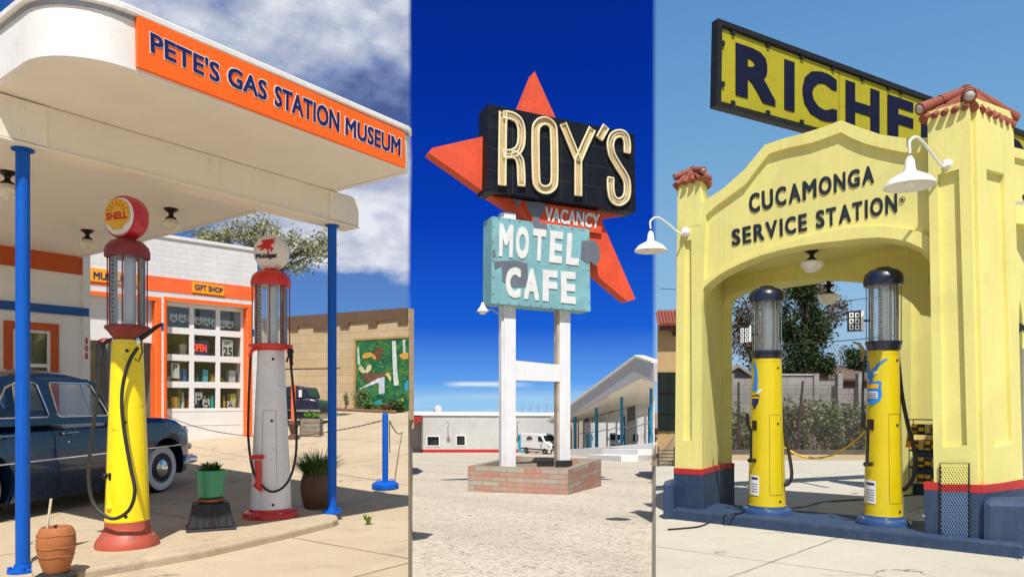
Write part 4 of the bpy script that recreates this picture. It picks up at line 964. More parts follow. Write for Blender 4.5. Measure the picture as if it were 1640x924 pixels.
# front end
mb = MB(); mb.tube(spline([cp(.30, -.80, .42), cp(.62, -.76, .42), cp(.80, -.5, .42), cp(.84, 0, .42), cp(.80, .5, .42), cp(.62, .76, .42), cp(.36, .82, .42)], 5), .055, 10); mk('front_bumper', mb, M['chrome'], car, smooth=True)
for y in (-.35, .35): mb = MB(); mb.tube([cp(.86, y, .36), cp(.88, y, .45), cp(.85, y, .54)], [.03, .035, .02], 8); mk('bumper_guard', mb, M['chrome'], car, smooth=True)
for sgn in (1, -1):
    mb = MB(); mb.lathe([(.10, -.06), (.105, .0), (.09, .012)], cp(.62, sgn*.56, .80), 20, cd); h = mk('headlight', mb, M['chrome'], car, smooth=True)
    mb = MB(); mb.lathe([(.088, .012), (.06, .03), (.001, .036)], cp(.62, sgn*.56, .80), 20, cd); mk('lens', mb, M['lamp_white'], h, smooth=True)
    mb = MB(); mb.ball(cp(.64, sgn*.66, .60), .042, 8); mk('parking_lamp', mb, M['chrome'], car, smooth=True)
mb = MB(); mb.tube([cp(.70, -.45, .60), cp(.745, 0, .60), cp(.70, .45, .60)], .028, 8); mb.lathe([(.09, -.02), (.085, .05), (.03, .09)], cp(.70, 0, .60), 20, cd); mk('grille', mb, M['chrome'], car, smooth=True)
mb = MB(); mb.tube(spline([cp(-3.3, -.78, .42), cp(-3.66, -.70, .42), cp(-3.84, 0, .42), cp(-3.66, .70, .42), cp(-3.3, .78, .42)], 5), .05, 10); mk('rear_bumper', mb, M['chrome'], car, smooth=True)
mb = MB(); mb.tube([cp(.1, 0, 1.05), cp(-.9, 0, 1.075)], .012, 6); mk('hood_trim', mb, M['chrome'], car)

# ---- pots, crate and bollard
def blades(mb, c, n, h, spread, w, rng, droop=.6, base=.05):
    for i in range(n):
        a = rng.uniform(0, 2*math.pi); r0 = base*math.sqrt(rng.random()); hh = h*rng.uniform(.55, 1.0); sp = spread*rng.uniform(.25, 1.0)
        p0 = Vector(c) + Vector((r0*math.cos(a), r0*math.sin(a), 0)); dr = Vector((math.cos(a), math.sin(a), 0)); sd = Vector((-dr.y, dr.x, 0))*w
        P = [p0 + dr*sp*t**1.6 + Vector((0, 0, hh*(t - droop*.5*t*t*(sp/spread)))) for t in (0, .35, .7, 1.0)]
        k = (1, .95, .6, .05)
        vs = []
        for p, q in zip(P, k): vs += [p - sd*q, p + sd*q]
        mb.add(vs, [(0,1,3,2), (2,3,5,4), (4,5,7,6)])
rng = random.Random(11)
# terracotta churn on a dark stand, with a stick in it
Y = 4.98; k = Y/F; ca = .84; c = on_ground(90, Y); H = lambda py: EYE + (HZ - py)*k
st = empty('pot_stand', c, 'low black stand under the terracotta churn', 'stand')
mb = MB(); mb.lathe([(.125, 0), (.13, .01), (.125, .07), (.10, .085)], c, 28); mb.lathe([(.135, .0), (.135, .012)], c, 28); mk('stand_body', mb, M['plastic_black'], st, smooth=True)
zs = .088
ch = empty('terracotta_churn', c + Vector((0,0,zs)), 'ribbed terracotta churn at the foot of the near blue post', 'pot')
pr = [(20, 924), (24, 914), (28, 902), (31, 889), (32.8, 876), (33, 867), (32, 857), (29.5, 849), (26.5, 844.5), (25, 843), (23, 842.5), (21.5, 844), (21, 852)]
prof = [(w*k*ca, H(y)) for w, y in pr]; sc_ = (H(842.5) - (zs)) / (H(842.5) - H(924))
prof = [(r, zs + (z - H(924))*sc_) for r, z in prof]
mb = MB(); mb.lathe(prof, (c.x, c.y, 0), 40); mb.f.pop(); mb.m.pop(); mk('body', mb, M['terracotta'], ch, smooth=True)
for y, rr in ((856, 31.9), (878, 32.6), (893, 30.3)):
    mb = MB(); z = zs + (H(y) - H(924))*sc_; mb.tube([(c.x + rr*k*ca*math.cos(a), c.y + rr*k*ca*math.sin(a), z + .003*math.sin(5*a) + .002*math.sin(11*a)) for a in [2*math.pi*i/40 for i in range(40)]], .0042, 6, closed=True); mk('hoop', mb, M['terracotta'], ch, smooth=True)
mb = MB(); mb.lathe([(21*k*ca, zs + (H(851) - H(924))*sc_), (21*k*ca, zs + (H(851)-H(924))*sc_ + .004)], (c.x, c.y, 0), 28); mk('soil', mb, M['soil'], ch)
sk = empty('stick', at(76, 850, Y), 'pale wooden stick standing in the terracotta churn', 'stick')
mb = MB(); mb.tube([at(74, 858, Y - .02), at(82, 798, Y)], .0085, 8); mk('shaft', mb, paint('pale_stick', (.62,.50,.36), .8), sk)
# black crate, green pot
Y = 6.79; c = on_ground(338, Y, .07); k = Y/F; H = lambda py: EYE + (HZ - py)*k
cr_ = empty('upturned_crate', c, 'upturned black plastic crate on the kerb between the two pumps', 'crate')
e1, e2 = (D*.45 + Vector((.75, .1, 0))).normalized(), None; e2 = Vector((-e1.y, e1.x, 0))
def frustum(mb, c, e1, e2, w0, d0, w1, d1, z0, z1):
    vs = []
    for w, d, z in ((w0, d0, z0), (w1, d1, z1)):
        for a, b in ((-1,-1), (1,-1), (1,1), (-1,1)): vs.append(Vector((c.x, c.y, 0)) + e1*a*w/2 + e2*b*d/2 + Vector((0, 0, z)))
    mb.add(vs, [(3,2,1,0), (4,5,6,7), (0,1,5,4), (1,2,6,5), (2,3,7,6), (3,0,4,7)])
zt = H(803)
mb = MB(); frustum(mb, c, e1, e2, .40, .36, .31, .28, c.z + .02, zt); mk('crate_body', mb, M['plastic_black'], cr_, bevel=.015)
mb = MB(); frustum(mb, c, e1, e2, .435, .395, .43, .39, c.z, c.z + .022); mk('rim', mb, M['plastic_black'], cr_, bevel=.006)
for i in range(5):
    a = -.14 + i*.07
    mb = MB(); q = c + e1*a*.9 - e2*.166; mb.tube([q + Vector((0,0,.03)) - e2*.012, Vector((q.x, q.y, 0)) + e2*.027 + Vector((0,0,zt - .02))], .006, 5); mk('rib', mb, M['plastic_black'], cr_)
mb = MB(); q = c + e1*.0 - e2*.184 + Vector((0,0,.055)); mb.lathe([(.03, 0), (.03, .008)], q, 16, -e2); mk('hand_hole', mb, M['black_ink'], cr_)
gpt = empty('flower_pot', (c.x, c.y, zt + .001), 'round green glazed pot of succulents on the upturned crate', 'pot')
mb = MB(); mb.lathe([(.09, zt + .001), (.115, zt + .008), (.12, zt + .03), (.105, zt + .034)], (c.x, c.y, 0), 32); mk('saucer', mb, M['terracotta'], gpt, smooth=True)
pz = zt + .035; hh = H(752) - pz
mb = MB(); mb.lathe([(.085, pz), (.115, pz + .02), (.128, pz + hh*.5), (.133, pz + hh*.8), (.138, pz + hh*.86), (.138, pz + hh), (.125, pz + hh), (.122, pz + hh - .03)], (c.x, c.y, 0), 36); mk('pot_body', mb, M['greenpot'], gpt, smooth=True)
mb = MB(); mb.lathe([(.121, pz + hh - .035), (.121, pz + hh - .030)], (c.x, c.y, 0), 24); mk('soil', mb, M['soil'], gpt)
mb = MB()
for q in range(9):
    a = rng.uniform(0, 6.28); r_ = rng.uniform(.0, .09)
    blades(mb, (c.x + r_*math.cos(a), c.y + r_*math.sin(a), pz + hh - .03), 12, .13, .075, .013, rng, .5, .015)
blades(mb, (c.x, c.y, pz + hh - .03), 16, .12, .19, .012, rng, 1.0, .09)
mk('leaves', mb, M['leaf'], gpt)
# brown pot with a tuft of grass
Y = 8.5; c = on_ground(507, Y); k = Y/F*.965
gp2 = empty('flower_pot', c, 'round brown pot holding a bushy tuft of grass beside the far blue post', 'pot')
mb = MB(); mb.lathe([(18*k, 0), (21*k, .02), (25*k, .16), (26.5*k, .26), (25*k, .34), (22.5*k, .38), (21.5*k, .40), (20*k, .395), (20*k, .36)], c, 36); mk('pot_body', mb, M['brownpot'], gp2, smooth=True)
mb = MB(); mb.lathe([(19.8*k, .355), (19.8*k, .36)], c, 24); mk('soil', mb, M['soil'], gp2)
mb = MB(); blades(mb, c + Vector((0,0,.34)), 520, .44, .36, .0065, rng, .8, .13); mk('grass', mb, M['grass'], gp2)
mb = MB(); blades(mb, c + Vector((0,0,.36)), 90, .14, .24, .004, rng, 2.2, .13); mk('dry_blades', mb, foliage('dry_grass', (.25,.20,.09), (.40,.32,.16)), gp2)
# weed in the pavement
c = on_ground(590, 7.36); mb = MB(); blades(mb, c, 16, .13, .08, .014, rng, .4, .01); blades(mb, c + Vector((-.03, .01, .05)), 8, .08, .05, .012, rng, .4, .01)
tag(mk('weed', mb, paint('bright_weed', (.16,.26,.03), .6), loc=c), 'small bright green weed growing from a crack in the pavement', 'weed')
# blue bollard and chains
c = on_ground(617, 10.25); k = 10.25/F
bo_ = empty('bollard', c, 'blue bollard with a round blue base standing alone on the pavement', 'bollard')
zz = (788 - 668)*k
mb = MB(); mb.lathe([(.043, .07), (.043, zz - .03), (.036, zz), (.001, zz + .008)], c, 24); mk('post', mb, M['blue'], bo_, smooth=True)
mb = MB(); mb.lathe([(.185, 0), (.192, .02), (.185, .07), (.15, .095), (.10, .10), (.05, .105)], c, 36); mk('base', mb, M['blue'], bo_, smooth=True)
for s in (-1, 1):
    mb = MB(); q = c + Vector((s*.09, 0, .10)); mb.tube([q + Vector((.03*math.cos(a), 0, .035*math.sin(a))) for a in lins(0, math.pi, 8)], .007, 6); mk('lifting_loop', mb, M['blue'], bo_, smooth=True)
def chain(name, label, a, b, sag, r=.012, mat=None, n=34, hang=None):
    a, b = Vector(a), Vector(b); pts = []
    for i in range(n + 1):
        t = i/n; p = a.lerp(b, t); p.z -= sag*4*t*(1 - t); pts.append(p)
    mb = MB()
    L = (b - a).length; m = max(8, int(L/.06))
    for i in range(m):                               # links
        t0, t1 = i/m, (i + 1.25)/m; P = []
        for t in (t0, (t0+t1)/2, min(1, t1)):
            p = a.lerp(b, t); p.z -= sag*4*t*(1 - t); P.append(p)
        mb.tube(P, [r*.8, r*1.15, r*.8] if i % 2 else [r*.55, r*.8, r*.55], 5)
    o = mk(name, mb, mat or M['steel'], loc=a); return tag(o, label, 'chain')
top = c + Vector((0, 0, zz - .10))
rusty = paint('rusty_chain', (.16,.12,.09), .7, .3, var=.2)
chain('chain', 'thin rusty chain sagging from the blue bollard towards the gift shop', top + Vector((-.04, 0, 0)), GP.px(262, 664, .06), .34, .010, rusty)
cend = at(651, 684, 23.9)
chain('chain', 'thin rusty chain running right from the blue bollard to the mural wall', top + Vector((.06, 0, 0)), at(651, 668, 24.1), .35, .010, rusty)
mb = MB(); q = c + Vector((.065, -.03, zz - .10)); mb.tube([q, q + Vector((.004, 0, -.46))], .008, 5); tag(mk('chain', mb, rusty, loc=q), 'loose end of chain hanging straight down beside the blue bollard', 'chain')

# ---- mural wall
MW = Plane((-3.51, 24.3), (-.88, .476))
mw = empty('block_wall', MW.px(560, 655), 'beige block wall with a brown crenellated top behind the pavement', 'wall')
M['block'] = masonry('beige_block', (.88, -.476), C(232,205,165,.72), C(222,194,154,.72), C(208,178,140,.66), .82, .30, .010, .85, .35, .15, (.35,.26,.18))
tl, tr = (400, 512), (654, 493)
z_tl, z_tr = MW.st(*tl), MW.st(*tr)
zb = .6; ztop = (z_tl[1] + z_tr[1])/2
aL, aR = MW.st(395, 600)[0], MW.st(654.5, 600)[0]
mb = MB(); panel(mb, MW, [[(aR, zb), (aL, zb), (aL, ztop - .01), (aR, ztop - .01)]], 0, .3, pix=False)
e_ = MW.pt(aR, 0, -.3); back = Vector((e_.x, e_.y, 0)).normalized()*3.4 + Vector((-.25, 0, 0)); q = e_ + Vector((.15, 0, 0))*0
mb.slab(e_ + Vector((-.15, 0, 0)), e_ + Vector((-.15, 0, 0)) + back, .3, .3, ztop - .01); mk('wall', mb, M['block'], mw)
step = [(654, 517.5), (638, 518.5), (638, 511), (605, 514.5), (605, 521.5), (591, 522.5), (591, 514.5), (560, 517), (560, 524), (546, 524.5), (546, 517.5), (530, 519), (530, 528), (503, 528), (503, 521), (478, 523), (478, 529), (463, 529), (463, 523), (440, 525), (440, 531), (425, 531), (425, 525), (397, 527)]
mb = MB(); panel(mb, MW, [step + [(397, 512), (654, 493)]], .06, .055); mk('parapet', mb, paint('brown_parapet', C(112,86,66,.8), .8, var=.1, dirt=.2), mw)
mb = MB(); panel(mb, MW, [[(397, 591.5), (545, 589), (545, 590), (397, 592.5)]], .012, .010); mk('wall_crack', mb, M['iron'], mw)
mu = empty('mural', MW.px(610, 600), 'painted mural of birch trunks and brown animals in green woodland on the beige wall', 'mural')
gm_, t, bs, co = newmat('mural_greens')
nz = t.noise(co, 3.2, 5, .6); nz2 = t.noise(co, 7, 3)
cc = t.ramp(nz, [(.30, (.004,.05,.025)), (.45, (.008,.11,.045)), (.55, (.02,.16,.04)), (.63, (.10,.20,.02)), (.72, (.01,.14,.16))])
t.l.new(cc, bs.inputs['Base Color']); bs.inputs['Roughness'].default_value = .6
mb = MB(); panel(mb, MW, [[(570, 545), (655, 540), (655, 656), (570, 652)]], .035, .03); mk('mural_board', mb, gm_, mu)
mb = MB(); panel(mb, MW, [[(567.5, 542.5), (655, 537.5), (655, 541), (571, 545.5), (571, 652), (567.5, 652)]], .05, .045); mk('frame', mb, paint('mural_frame', (.42,.26,.10), .6), mu)
def fig(nm, col, loops, off):
    mb = MB(); panel(mb, MW, loops, off, .004); mk(nm, mb, paint('mural_' + nm, col, .6, var=.25, vscale=6), mu)
fig('birch_trunk', (.55,.62,.60), [[(629, 546), (635, 546), (637, 590), (640, 617), (632, 617), (630, 580)]], .042)
fig('birch_trunk', (.45,.52,.50), [[(646, 544), (650, 544), (651, 570), (647, 570)]], .042)
fig('birch_trunk', (.45,.52,.50), [[(573.5, 556), (576, 556), (578, 584), (574, 584)]], .042)
fig('animal', (.14,.055,.025), [[(594, 566), (601, 563), (606, 557), (613, 556), (616, 560), (612, 570), (608, 577), (603, 576), (599, 573)]], .042)
fig('animal', (.60,.32,.05), [[(581, 570), (586, 565), (594, 564), (601, 568), (604, 575), (600, 576), (596, 571), (588, 574), (583, 574)]], .043)
fig('animal', (.60,.32,.05), [[(640, 569), (647, 565), (655, 565), (655, 575), (645, 575)]], .043)
fig('animal', (.15,.065,.04), [[(581, 600), (590, 597), (606, 598), (618, 597), (620, 602), (612, 606), (600, 608), (590, 613), (582, 605)]], .042)
fig('antlers', (.55,.50,.30), [[(575, 590), (578, 585), (583, 588), (586, 594), (590, 585), (596, 584), (596, 591), (590, 597), (580, 597)]], .043)
fig('fence_rail', (.55,.60,.66), [[(574, 624), (606, 606), (617, 603), (617, 630), (608, 631), (608, 612), (577, 624)]], .044)
fig('beak', (.6,.5,.25), [[(618, 599), (624, 597), (628, 606), (626, 612), (623, 605)]], .043)
fig('flowers', (.55,.50,.05), [[(640, 640), (646, 637), (648, 642), (642, 644)]], .044); fig('flowers', (.02,.35,.45), [[(600, 643), (610, 640), (616, 648), (604, 652)]], .044); fig('flowers', (.02,.30,.5), [[(648, 615), (655, 608), (655, 625), (650, 625)]], .044)
rgm = random.Random(14)
for nm, col, n in (('leaf_strokes', (.02,.20,.05), 70), ('shade_strokes', (.003,.035,.03), 60), ('light_strokes', (.22,.32,.05), 40), ('water_strokes', (.02,.22,.30), 16)):
    mb = MB()
    for i in range(n):
        x = rgm.uniform(573, 652); y = rgm.uniform(548, 648) if nm != 'water_strokes' else rgm.uniform(622, 648); a = rgm.uniform(-.8, .8) + (1.2 if nm == 'leaf_strokes' else 0); L = rgm.uniform(1.5, 5.5); w = rgm.uniform(.4, 1.1)
        dx, dy = math.cos(a), math.sin(a); c4 = [(x + dx*L, y + dy*L), (x - dy*w, y + dx*w), (x - dx*L, y - dy*L), (x + dy*w, y - dx*w)]
        mb.add([MW.px(px_, py_, .0385 + .0002*(i % 9)) for px_, py_ in c4], [(0,1,2,3)])
    mk(nm, mb, paint('mural_' + nm, col, .6, var=.4, vscale=8), mu)['kind'] = 'stuff'
# edging and shrubs at the foot of the wall
mb = MB(); rg = random.Random(5)
for i in range(46):
    t_ = i/45; p = MW.pt(MW.st(654, 600)[0] + .1 + t_*3.9, 0, .62 + rg.uniform(-.02, .02)); z = ground_z(p.x, p.y); mb.ball((p.x, p.y, z + .045), (rg.uniform(.05, .08), rg.uniform(.05, .07), rg.uniform(.05, .075)), 5)
tag(mk('stone_edging', mb, paint('edging_stone', C(140,105,82,.7), .9, var=.25, dirt=.4), loc=MW.pt(2, .9, .6)), 'row of brown edging stones below the mural', 'edging', kind='stuff')
def leafball(mb, c, r, n, size, rng, clumps=10, squash=1.0, flat=.0):
    c = Vector(c); cs = []
    for i in range(clumps):
        d = Vector((rng.gauss(0,1), rng.gauss(0,1), rng.gauss(0,1))).normalized()*rng.uniform(.35, .85)
        cs.append(c + Vector((d.x*r[0], d.y*r[1], d.z*r[2])))
    for i in range(n):
        q = rng.choice(cs); s = .36
        p = q + Vector((rng.gauss(0, s)*r[0]*.62, rng.gauss(0, s)*r[1]*.62, rng.gauss(0, s)*r[2]*.62))
        a = Vector((rng.gauss(0,1), rng.gauss(0,1), rng.gauss(0,.7))).normalized(); b = a.orthogonal().normalized(); b.rotate(__import__('mathutils').Quaternion(a, rng.uniform(0, 6.28)))
        L = size*rng.uniform(.6, 1.4); w = L*.38
        mb.add([p, p + a*L*.5 + b*w, p + a*L, p + a*L*.5 - b*w], [(0,1,2,3)])
    return cs
def shrub(label, c, r, n, size, mat, group, seed, name='shrub', cat='shrub'):
    rng = random.Random(seed); o = empty(name, c, label, cat, group)
    mb = MB(); cs = leafball(mb, Vector(c) + Vector((0, 0, r[2]*.85)), r, n, size, rng, 9); mk('foliage', mb, mat, o)
    mb = MB()
    for q in cs[:6]: mb.tube([c, Vector(c).lerp(q, .5) + Vector((rng.uniform(-.05, .05), 0, 0)), q], [r[0]*.05, r[0]*.035, r[0]*.01], 5)
    mk('stems', mb, M['bark'], o); return o
for i, (px, r, lab, mt) in enumerate(((588, (.30,.2,.42), 'tall loose green weed at the left edge of the mural', M['weed']), (603, (.26,.2,.22), 'low green shrub under the left of the mural', M['leaf']), (617, (.24,.2,.16), 'yellow flowering low plant under the mural', M['weed']),
        (634, (.26,.2,.24), 'dark reddish shrub under the birch trunk of the mural', paint('red_green_leaves', (.10,.06,.02), .7, var=.4, vscale=9)), (648, (.22,.2,.26), 'green shrub under the right end of the mural', M['leaf']), (563, (.14,.12,.36), 'thin tall weed on the beige wall left of the mural', M['weed']))):
    a = MW.st(px, 600)[0]; p = MW.pt(a, 0, .32); shrub(lab, Vector((p.x, p.y, ground_z(p.x, p.y))), r, 420 if i != 5 else 120, .075, mt, 'plants below the mural', 40 + i)
# ---- dark car, planter, post beyond the white pump
Y = 19.5; c = on_ground(478, Y); k = Y/F
ov = empty('parked_car', c, 'small dark navy car parked by the beige wall behind the white pump', 'car')
v_ = lambda px, py, dy=0: at(px, py, Y + dy)
zg = c.z
def oc(x, y, z): return c + Vector((x, y, z))
mb = MB(); L = [(-.75, .18), (-.75, .62), (-.70, .74), (.30, .76), (.52, .70), (.56, .55), (.55, .18)]
mb.prism([oc(x, 0, z) for x, z in L], Vector((0, 1.3, 0))); mk('body', mb, paint('navy_metallic', (.012,.014,.04), .25, var=.1, coat=1), ov, smooth=True, angle=50, bevel=.05)
mb = MB(); L = [(-.62, .74), (-.50, 1.05), (-.1, 1.10), (.18, 1.06), (.30, .76)]; mb.prism([oc(x, .1, z) for x, z in L], Vector((0, 1.1, 0))); mk('cabin', mb, paint('navy_cabin', (.012,.014,.04), .25, coat=1), ov, bevel=.05)
mb = MB(); mb.prism([oc(x, .085, z) for x, z in ((-.50, .78), (-.40, 1.0), (.10, 1.01), (.20, .78))], Vector((0, .02, 0))); mk('window', mb, paint('dark_car_glass', (.03,.04,.05), .08), ov)
for x in (-.48, .32): mb = MB(); mb.lathe([(.12, -.09), (.19, -.09), (.19, .09), (.12, .09)], oc(x, -.01, .19), 24, (0,1,0)); mk('wheel', mb, M['rubber'], ov, smooth=True)
mb = MB(); mb.tube([oc(-.75, -.03, .42), oc(.60, -.03, .42)], .035, 8); mk('bumper', mb, M['chrome'], ov)
mb = MB(); mb.box(oc(.02, -.04, .78), oc(.10, .0, .98)); mk('sticker', mb, M['white_ink'], ov)
Y = 17.0; c = on_ground(499, Y); k = Y/F
wp = empty('wooden_planter', c, 'weathered wooden planter box with bright green leaves by the far blue post', 'planter')
w = 32*k; h = 28*k
mb = MB()
for i in range(4): mb.box((c.x - w/2, c.y - .16, c.z + i*h/4 + .004), (c.x + w/2, c.y + .16, c.z + (i+1)*h/4 - .004))
mk('box', mb, M['wood'], wp, bevel=.006)
for s in (-1, 1): mb = MB(); mb.box((c.x + s*w*.42 - .02, c.y - .18, c.z), (c.x + s*w*.42 + .02, c.y - .161, c.z + h)); mk('batten', mb, M['wood'], wp)
mb = MB(); leafball(mb, (c.x + .02, c.y, c.z + h + .06), (w*.42, .15, .11), 420, .05, random.Random(9)); mk('leaves', mb, paint('bright_leaves', (.12,.30,.02), .6, var=.3, vscale=10), wp)
Y = 16.4; c = on_ground(470, Y); k = Y/F
op_ = empty('orange_post', c, 'rusty stand with an orange post beside the wooden planter', 'post')
mb = MB(); mb.tube([c + Vector((0,0,.1)), c + Vector((0, 0, 86*k))], .055, 12); mk('post', mb, paint('faded_orange', C(230,105,60), .6, var=.1), op_, smooth=True)
mb = MB(); mb.lathe([(.14, 0), (.13, .05), (.06, .12), (.09, .22), (.12, .34), (.06, .42)], c, 14); mk('foot', mb, paint('rusty_iron', (.10,.045,.025), .85, var=.3, dirt=.4), op_, smooth=True)
# ---- tree behind the gift shop
def tree(name, label, base, trunk_h, lean, blobs, nleaf, size, mat, seed, group=None, tr=.12, cat='tree', bark=None):
    rng = random.Random(seed); o = empty(name, base, label, cat, group); base = Vector(base)
    fork = base + Vector((lean[0], lean[1], trunk_h))
    tb, lf = MB(), MB()
    tb.tube(spline([base + Vector((0, 0, -.1)), base.lerp(fork, .5) + Vector((rng.uniform(-.1, .1)*trunk_h*.3, 0, 0)), fork], 5), [tr*(1 - .45*i/10) for i in range(11)], 9)
    mk('trunk', tb, bark or M['bark'], o, smooth=True)
    lb = MB()
    for (c, r, share) in blobs:
        c = Vector(c); cs = leafball(lf, c, r, int(nleaf*share), size, rng, 16)
        m = fork.lerp(c, .55) + Vector((rng.uniform(-.2, .2), rng.uniform(-.2, .2), rng.uniform(-.1, .2)))
        lb.tube(spline([fork, m, c], 4), [tr*.5*(1 - .6*i/8) for i in range(9)], 6)
        for q in cs: lb.tube([m.lerp(c, rng.random()), (m + q)/2 + Vector((rng.uniform(-.1, .1), rng.uniform(-.1, .1), rng.uniform(0, .15)))*r[0], q], [tr*.14, tr*.10, tr*.03], 5)
    mk('limbs', lb, bark or M['bark'], o, smooth=True)
    mk('crown', lf, mat, o); return o
Y = 20.5; P = lambda px, py, dy=0: at(px, py, Y + dy)
tree('leafy_tree', 'spring green loose tree rising behind the gift shop roof', on_ground(392, Y + .6), 3.6, (-.15, 0), [(P(345, 375), (.75,.7,.42), .22), (P(400, 372), (.8,.8,.5), .26), (P(450, 388), (.75,.8,.6), .22), (P(496, 410), (.6,.7,.7), .18), (P(430, 430), (.7,.6,.4), .06), (P(515, 390), (.35,.4,.45), .06)], 4600, .075, foliage('spring_leaves', (.17,.18,.08), (.38,.38,.20)), 21, tr=.14)
# =================================================================== desert motel in the middle
# ---- brick planter
A_, B_, C_ = Vector((1.28, 16.36, 0)), Vector((-1.07, 17.3, 0)), Vector((2.41, 19.4, 0))
Dd = B_ + (C_ - A_)
zb = ground_z(1.28, 16.4); zt = EYE + (640 - 752)/F*16.36
M['brickmix'] = masonry('pink_grey_brick', tuple((A_ - B_).normalized()[:2]), C(204,136,118,.82), C(190,184,168,.82), C(172,160,145,.7), .42, .1144, .010, .85, .6, .3, (.2,.15,.12), bias=.12)
M['brickmix2'] = masonry('pink_grey_brick_side', tuple((C_ - A_).normalized()[:2]), C(204,136,118,.82), C(190,184,168,.82), C(172,160,145,.7), .50, .1144, .010, .85, .6, .3, (.2,.15,.12), bias=.0)
bp = empty('brick_planter', (0.67, 18.3, zb), 'low pink and grey brick planter around the feet of the motel sign', 'planter')
mb = MB(); plan = [A_, C_, Dd, B_]; cen = sum(plan, Vector())/4; inn = [cen + (p - cen)*.86 for p in plan]
for i in range(4):
    a, b, c, d = plan[i], plan[(i+1) % 4], inn[(i+1) % 4], inn[i]
    mb.extr([a, b, c, d], zb - .4, zt, 1 if i in (0, 2) else 0)
mk('brick_wall', mb, [M['brickmix'], M['brickmix2']], bp)
mb = MB(); mb.extr(inn, zb - .3, zt - .12); mk('soil', mb, M['earth'], bp)
rg = random.Random(8)
for i in range(2):
    mb = MB(); q = cen + (plan[0]-plan[3]).normalized()*(.2 + .5*i) + Vector((0, .2, 0)); mb.extr([q + Vector((-.22, -.05, 0)), q + Vector((.22, .0, 0)), q + Vector((.2, .18, 0)), q + Vector((-.2, .14, 0))], zt - .12, zt + .05)
    tag(mk('concrete_block', mb, M['plastic_black'], loc=q + Vector((0,0,zt - .12)), bevel=.01), ('left' if i == 0 else 'right') + ' of two dark blocks lying on the soil of the brick planter', 'block')
# ---- the tall sign
SD = Vector((.92, .39, 0)); S0 = Plane((.5, 18.0), SD)
ms = empty('motel_sign', (.5, 18.1, zt - .12), "tall roadside sign with a red star and cabinets reading ROY'S, VACANCY, MOTEL and CAFE", 'sign')
z1 = lambda p: (660 + p[0]/2.2, 90 + p[1]/2.2)
zs_ = lambda *l: [z1(p) for p in l]
M['sign_red'] = paint('star_red_paint', C(226,80,42,1), .6, var=.10, vscale=2.5, dirt=.25, dirtcol=(.2,.04,.02), rust=.7, dscale=3, streak=.3, patch=.8)
M['sign_red_side'] = M['sign_red']
M['sign_black'] = paint('black_enamel_panels', (.006,.008,.014), .5, var=.25, dirt=.3, dirtcol=(.022,.025,.03), dscale=2, spec=.2)
M['turq'] = paint('turquoise_paint', C(132,188,197,.84), .65, var=.15, vscale=2, dirt=.3, dirtcol=(.16,.30,.33), dscale=2.5, rust=.9, streak=.35, patch=.7)
M['cream'] = paint('cream_channel_letters', C(212,186,136,.85), .6, var=.10, dirt=.4, dirtcol=(.30,.20,.10), dscale=5)
M['cream_edge'] = paint('pale_letter_edge', C(236,222,184), .5, var=.06)
M['worn'] = paint('bare_grey_metal', C(120,128,142,.8), .6, .2, var=.15, dirt=.4, dirtcol=(.12,.12,.13))
M['sign_white'] = paint('chalky_white_letters', (.72,.72,.72), .65, var=.06, dirt=.35, dirtcol=(.4,.38,.36), rust=.8, dscale=5)
M['post_white'] = paint('post_white', (.76,.76,.80), .6, var=.05, vscale=1.5, dirt=.25, dirtcol=(.42,.40,.40), dscale=2, streak=.35)
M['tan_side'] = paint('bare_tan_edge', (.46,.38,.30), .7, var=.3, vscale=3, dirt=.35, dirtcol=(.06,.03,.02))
# star
star = [(859, 112), (896, 194), (960, 337), (1021, 478), (1008, 482), (940, 424), (855, 356), (797, 318), (771, 301), (689, 243), (694, 235), (774, 217), (829, 186)]
mb = MB(); panel(mb, S0, [star], -.10, .34); st_ = mk('star', mb, M['sign_red'], ms, bevel=.01)
# black cabinet
bk = [(776, 172), (1009, 219.5), (1011, 343), (774, 310)]
mb = MB(); panel(mb, S0, [bk], .22, .62); cab = mk('cabinet', mb, M['sign_black'], ms, bevel=.012)
for t_ in (.25, .5, .75):
    a = [(bk[0][0] + (bk[3][0]-bk[0][0])*t_, bk[0][1] + (bk[3][1]-bk[0][1])*t_), (bk[1][0] + (bk[2][0]-bk[1][0])*t_, bk[1][1] + (bk[2][1]-bk[1][1])*t_)]
    mb = MB(); panel(mb, S0, [[a[0], a[1], (a[1][0], a[1][1] + .6), (a[0][0], a[0][1] + .6)]], .224, .003); mk('seam', mb, paint('seam_grey', (.03,.036,.045), .6), cab)
for t_ in (.167, .333, .5, .667, .833):
    x = bk[0][0] + (bk[1][0]-bk[0][0])*t_; yt = bk[0][1] + (bk[1][1]-bk[0][1])*t_; yb_ = bk[3][1] + (bk[2][1]-bk[3][1])*t_
    mb = MB(); panel(mb, S0, [[(x, yt + 1), (x + .6, yt + 1), (x + .6, yb_ - 1), (x, yb_ - 1)]], .2235, .0025); mk('seam', mb, bpy.data.materials['seam_grey'], cab)
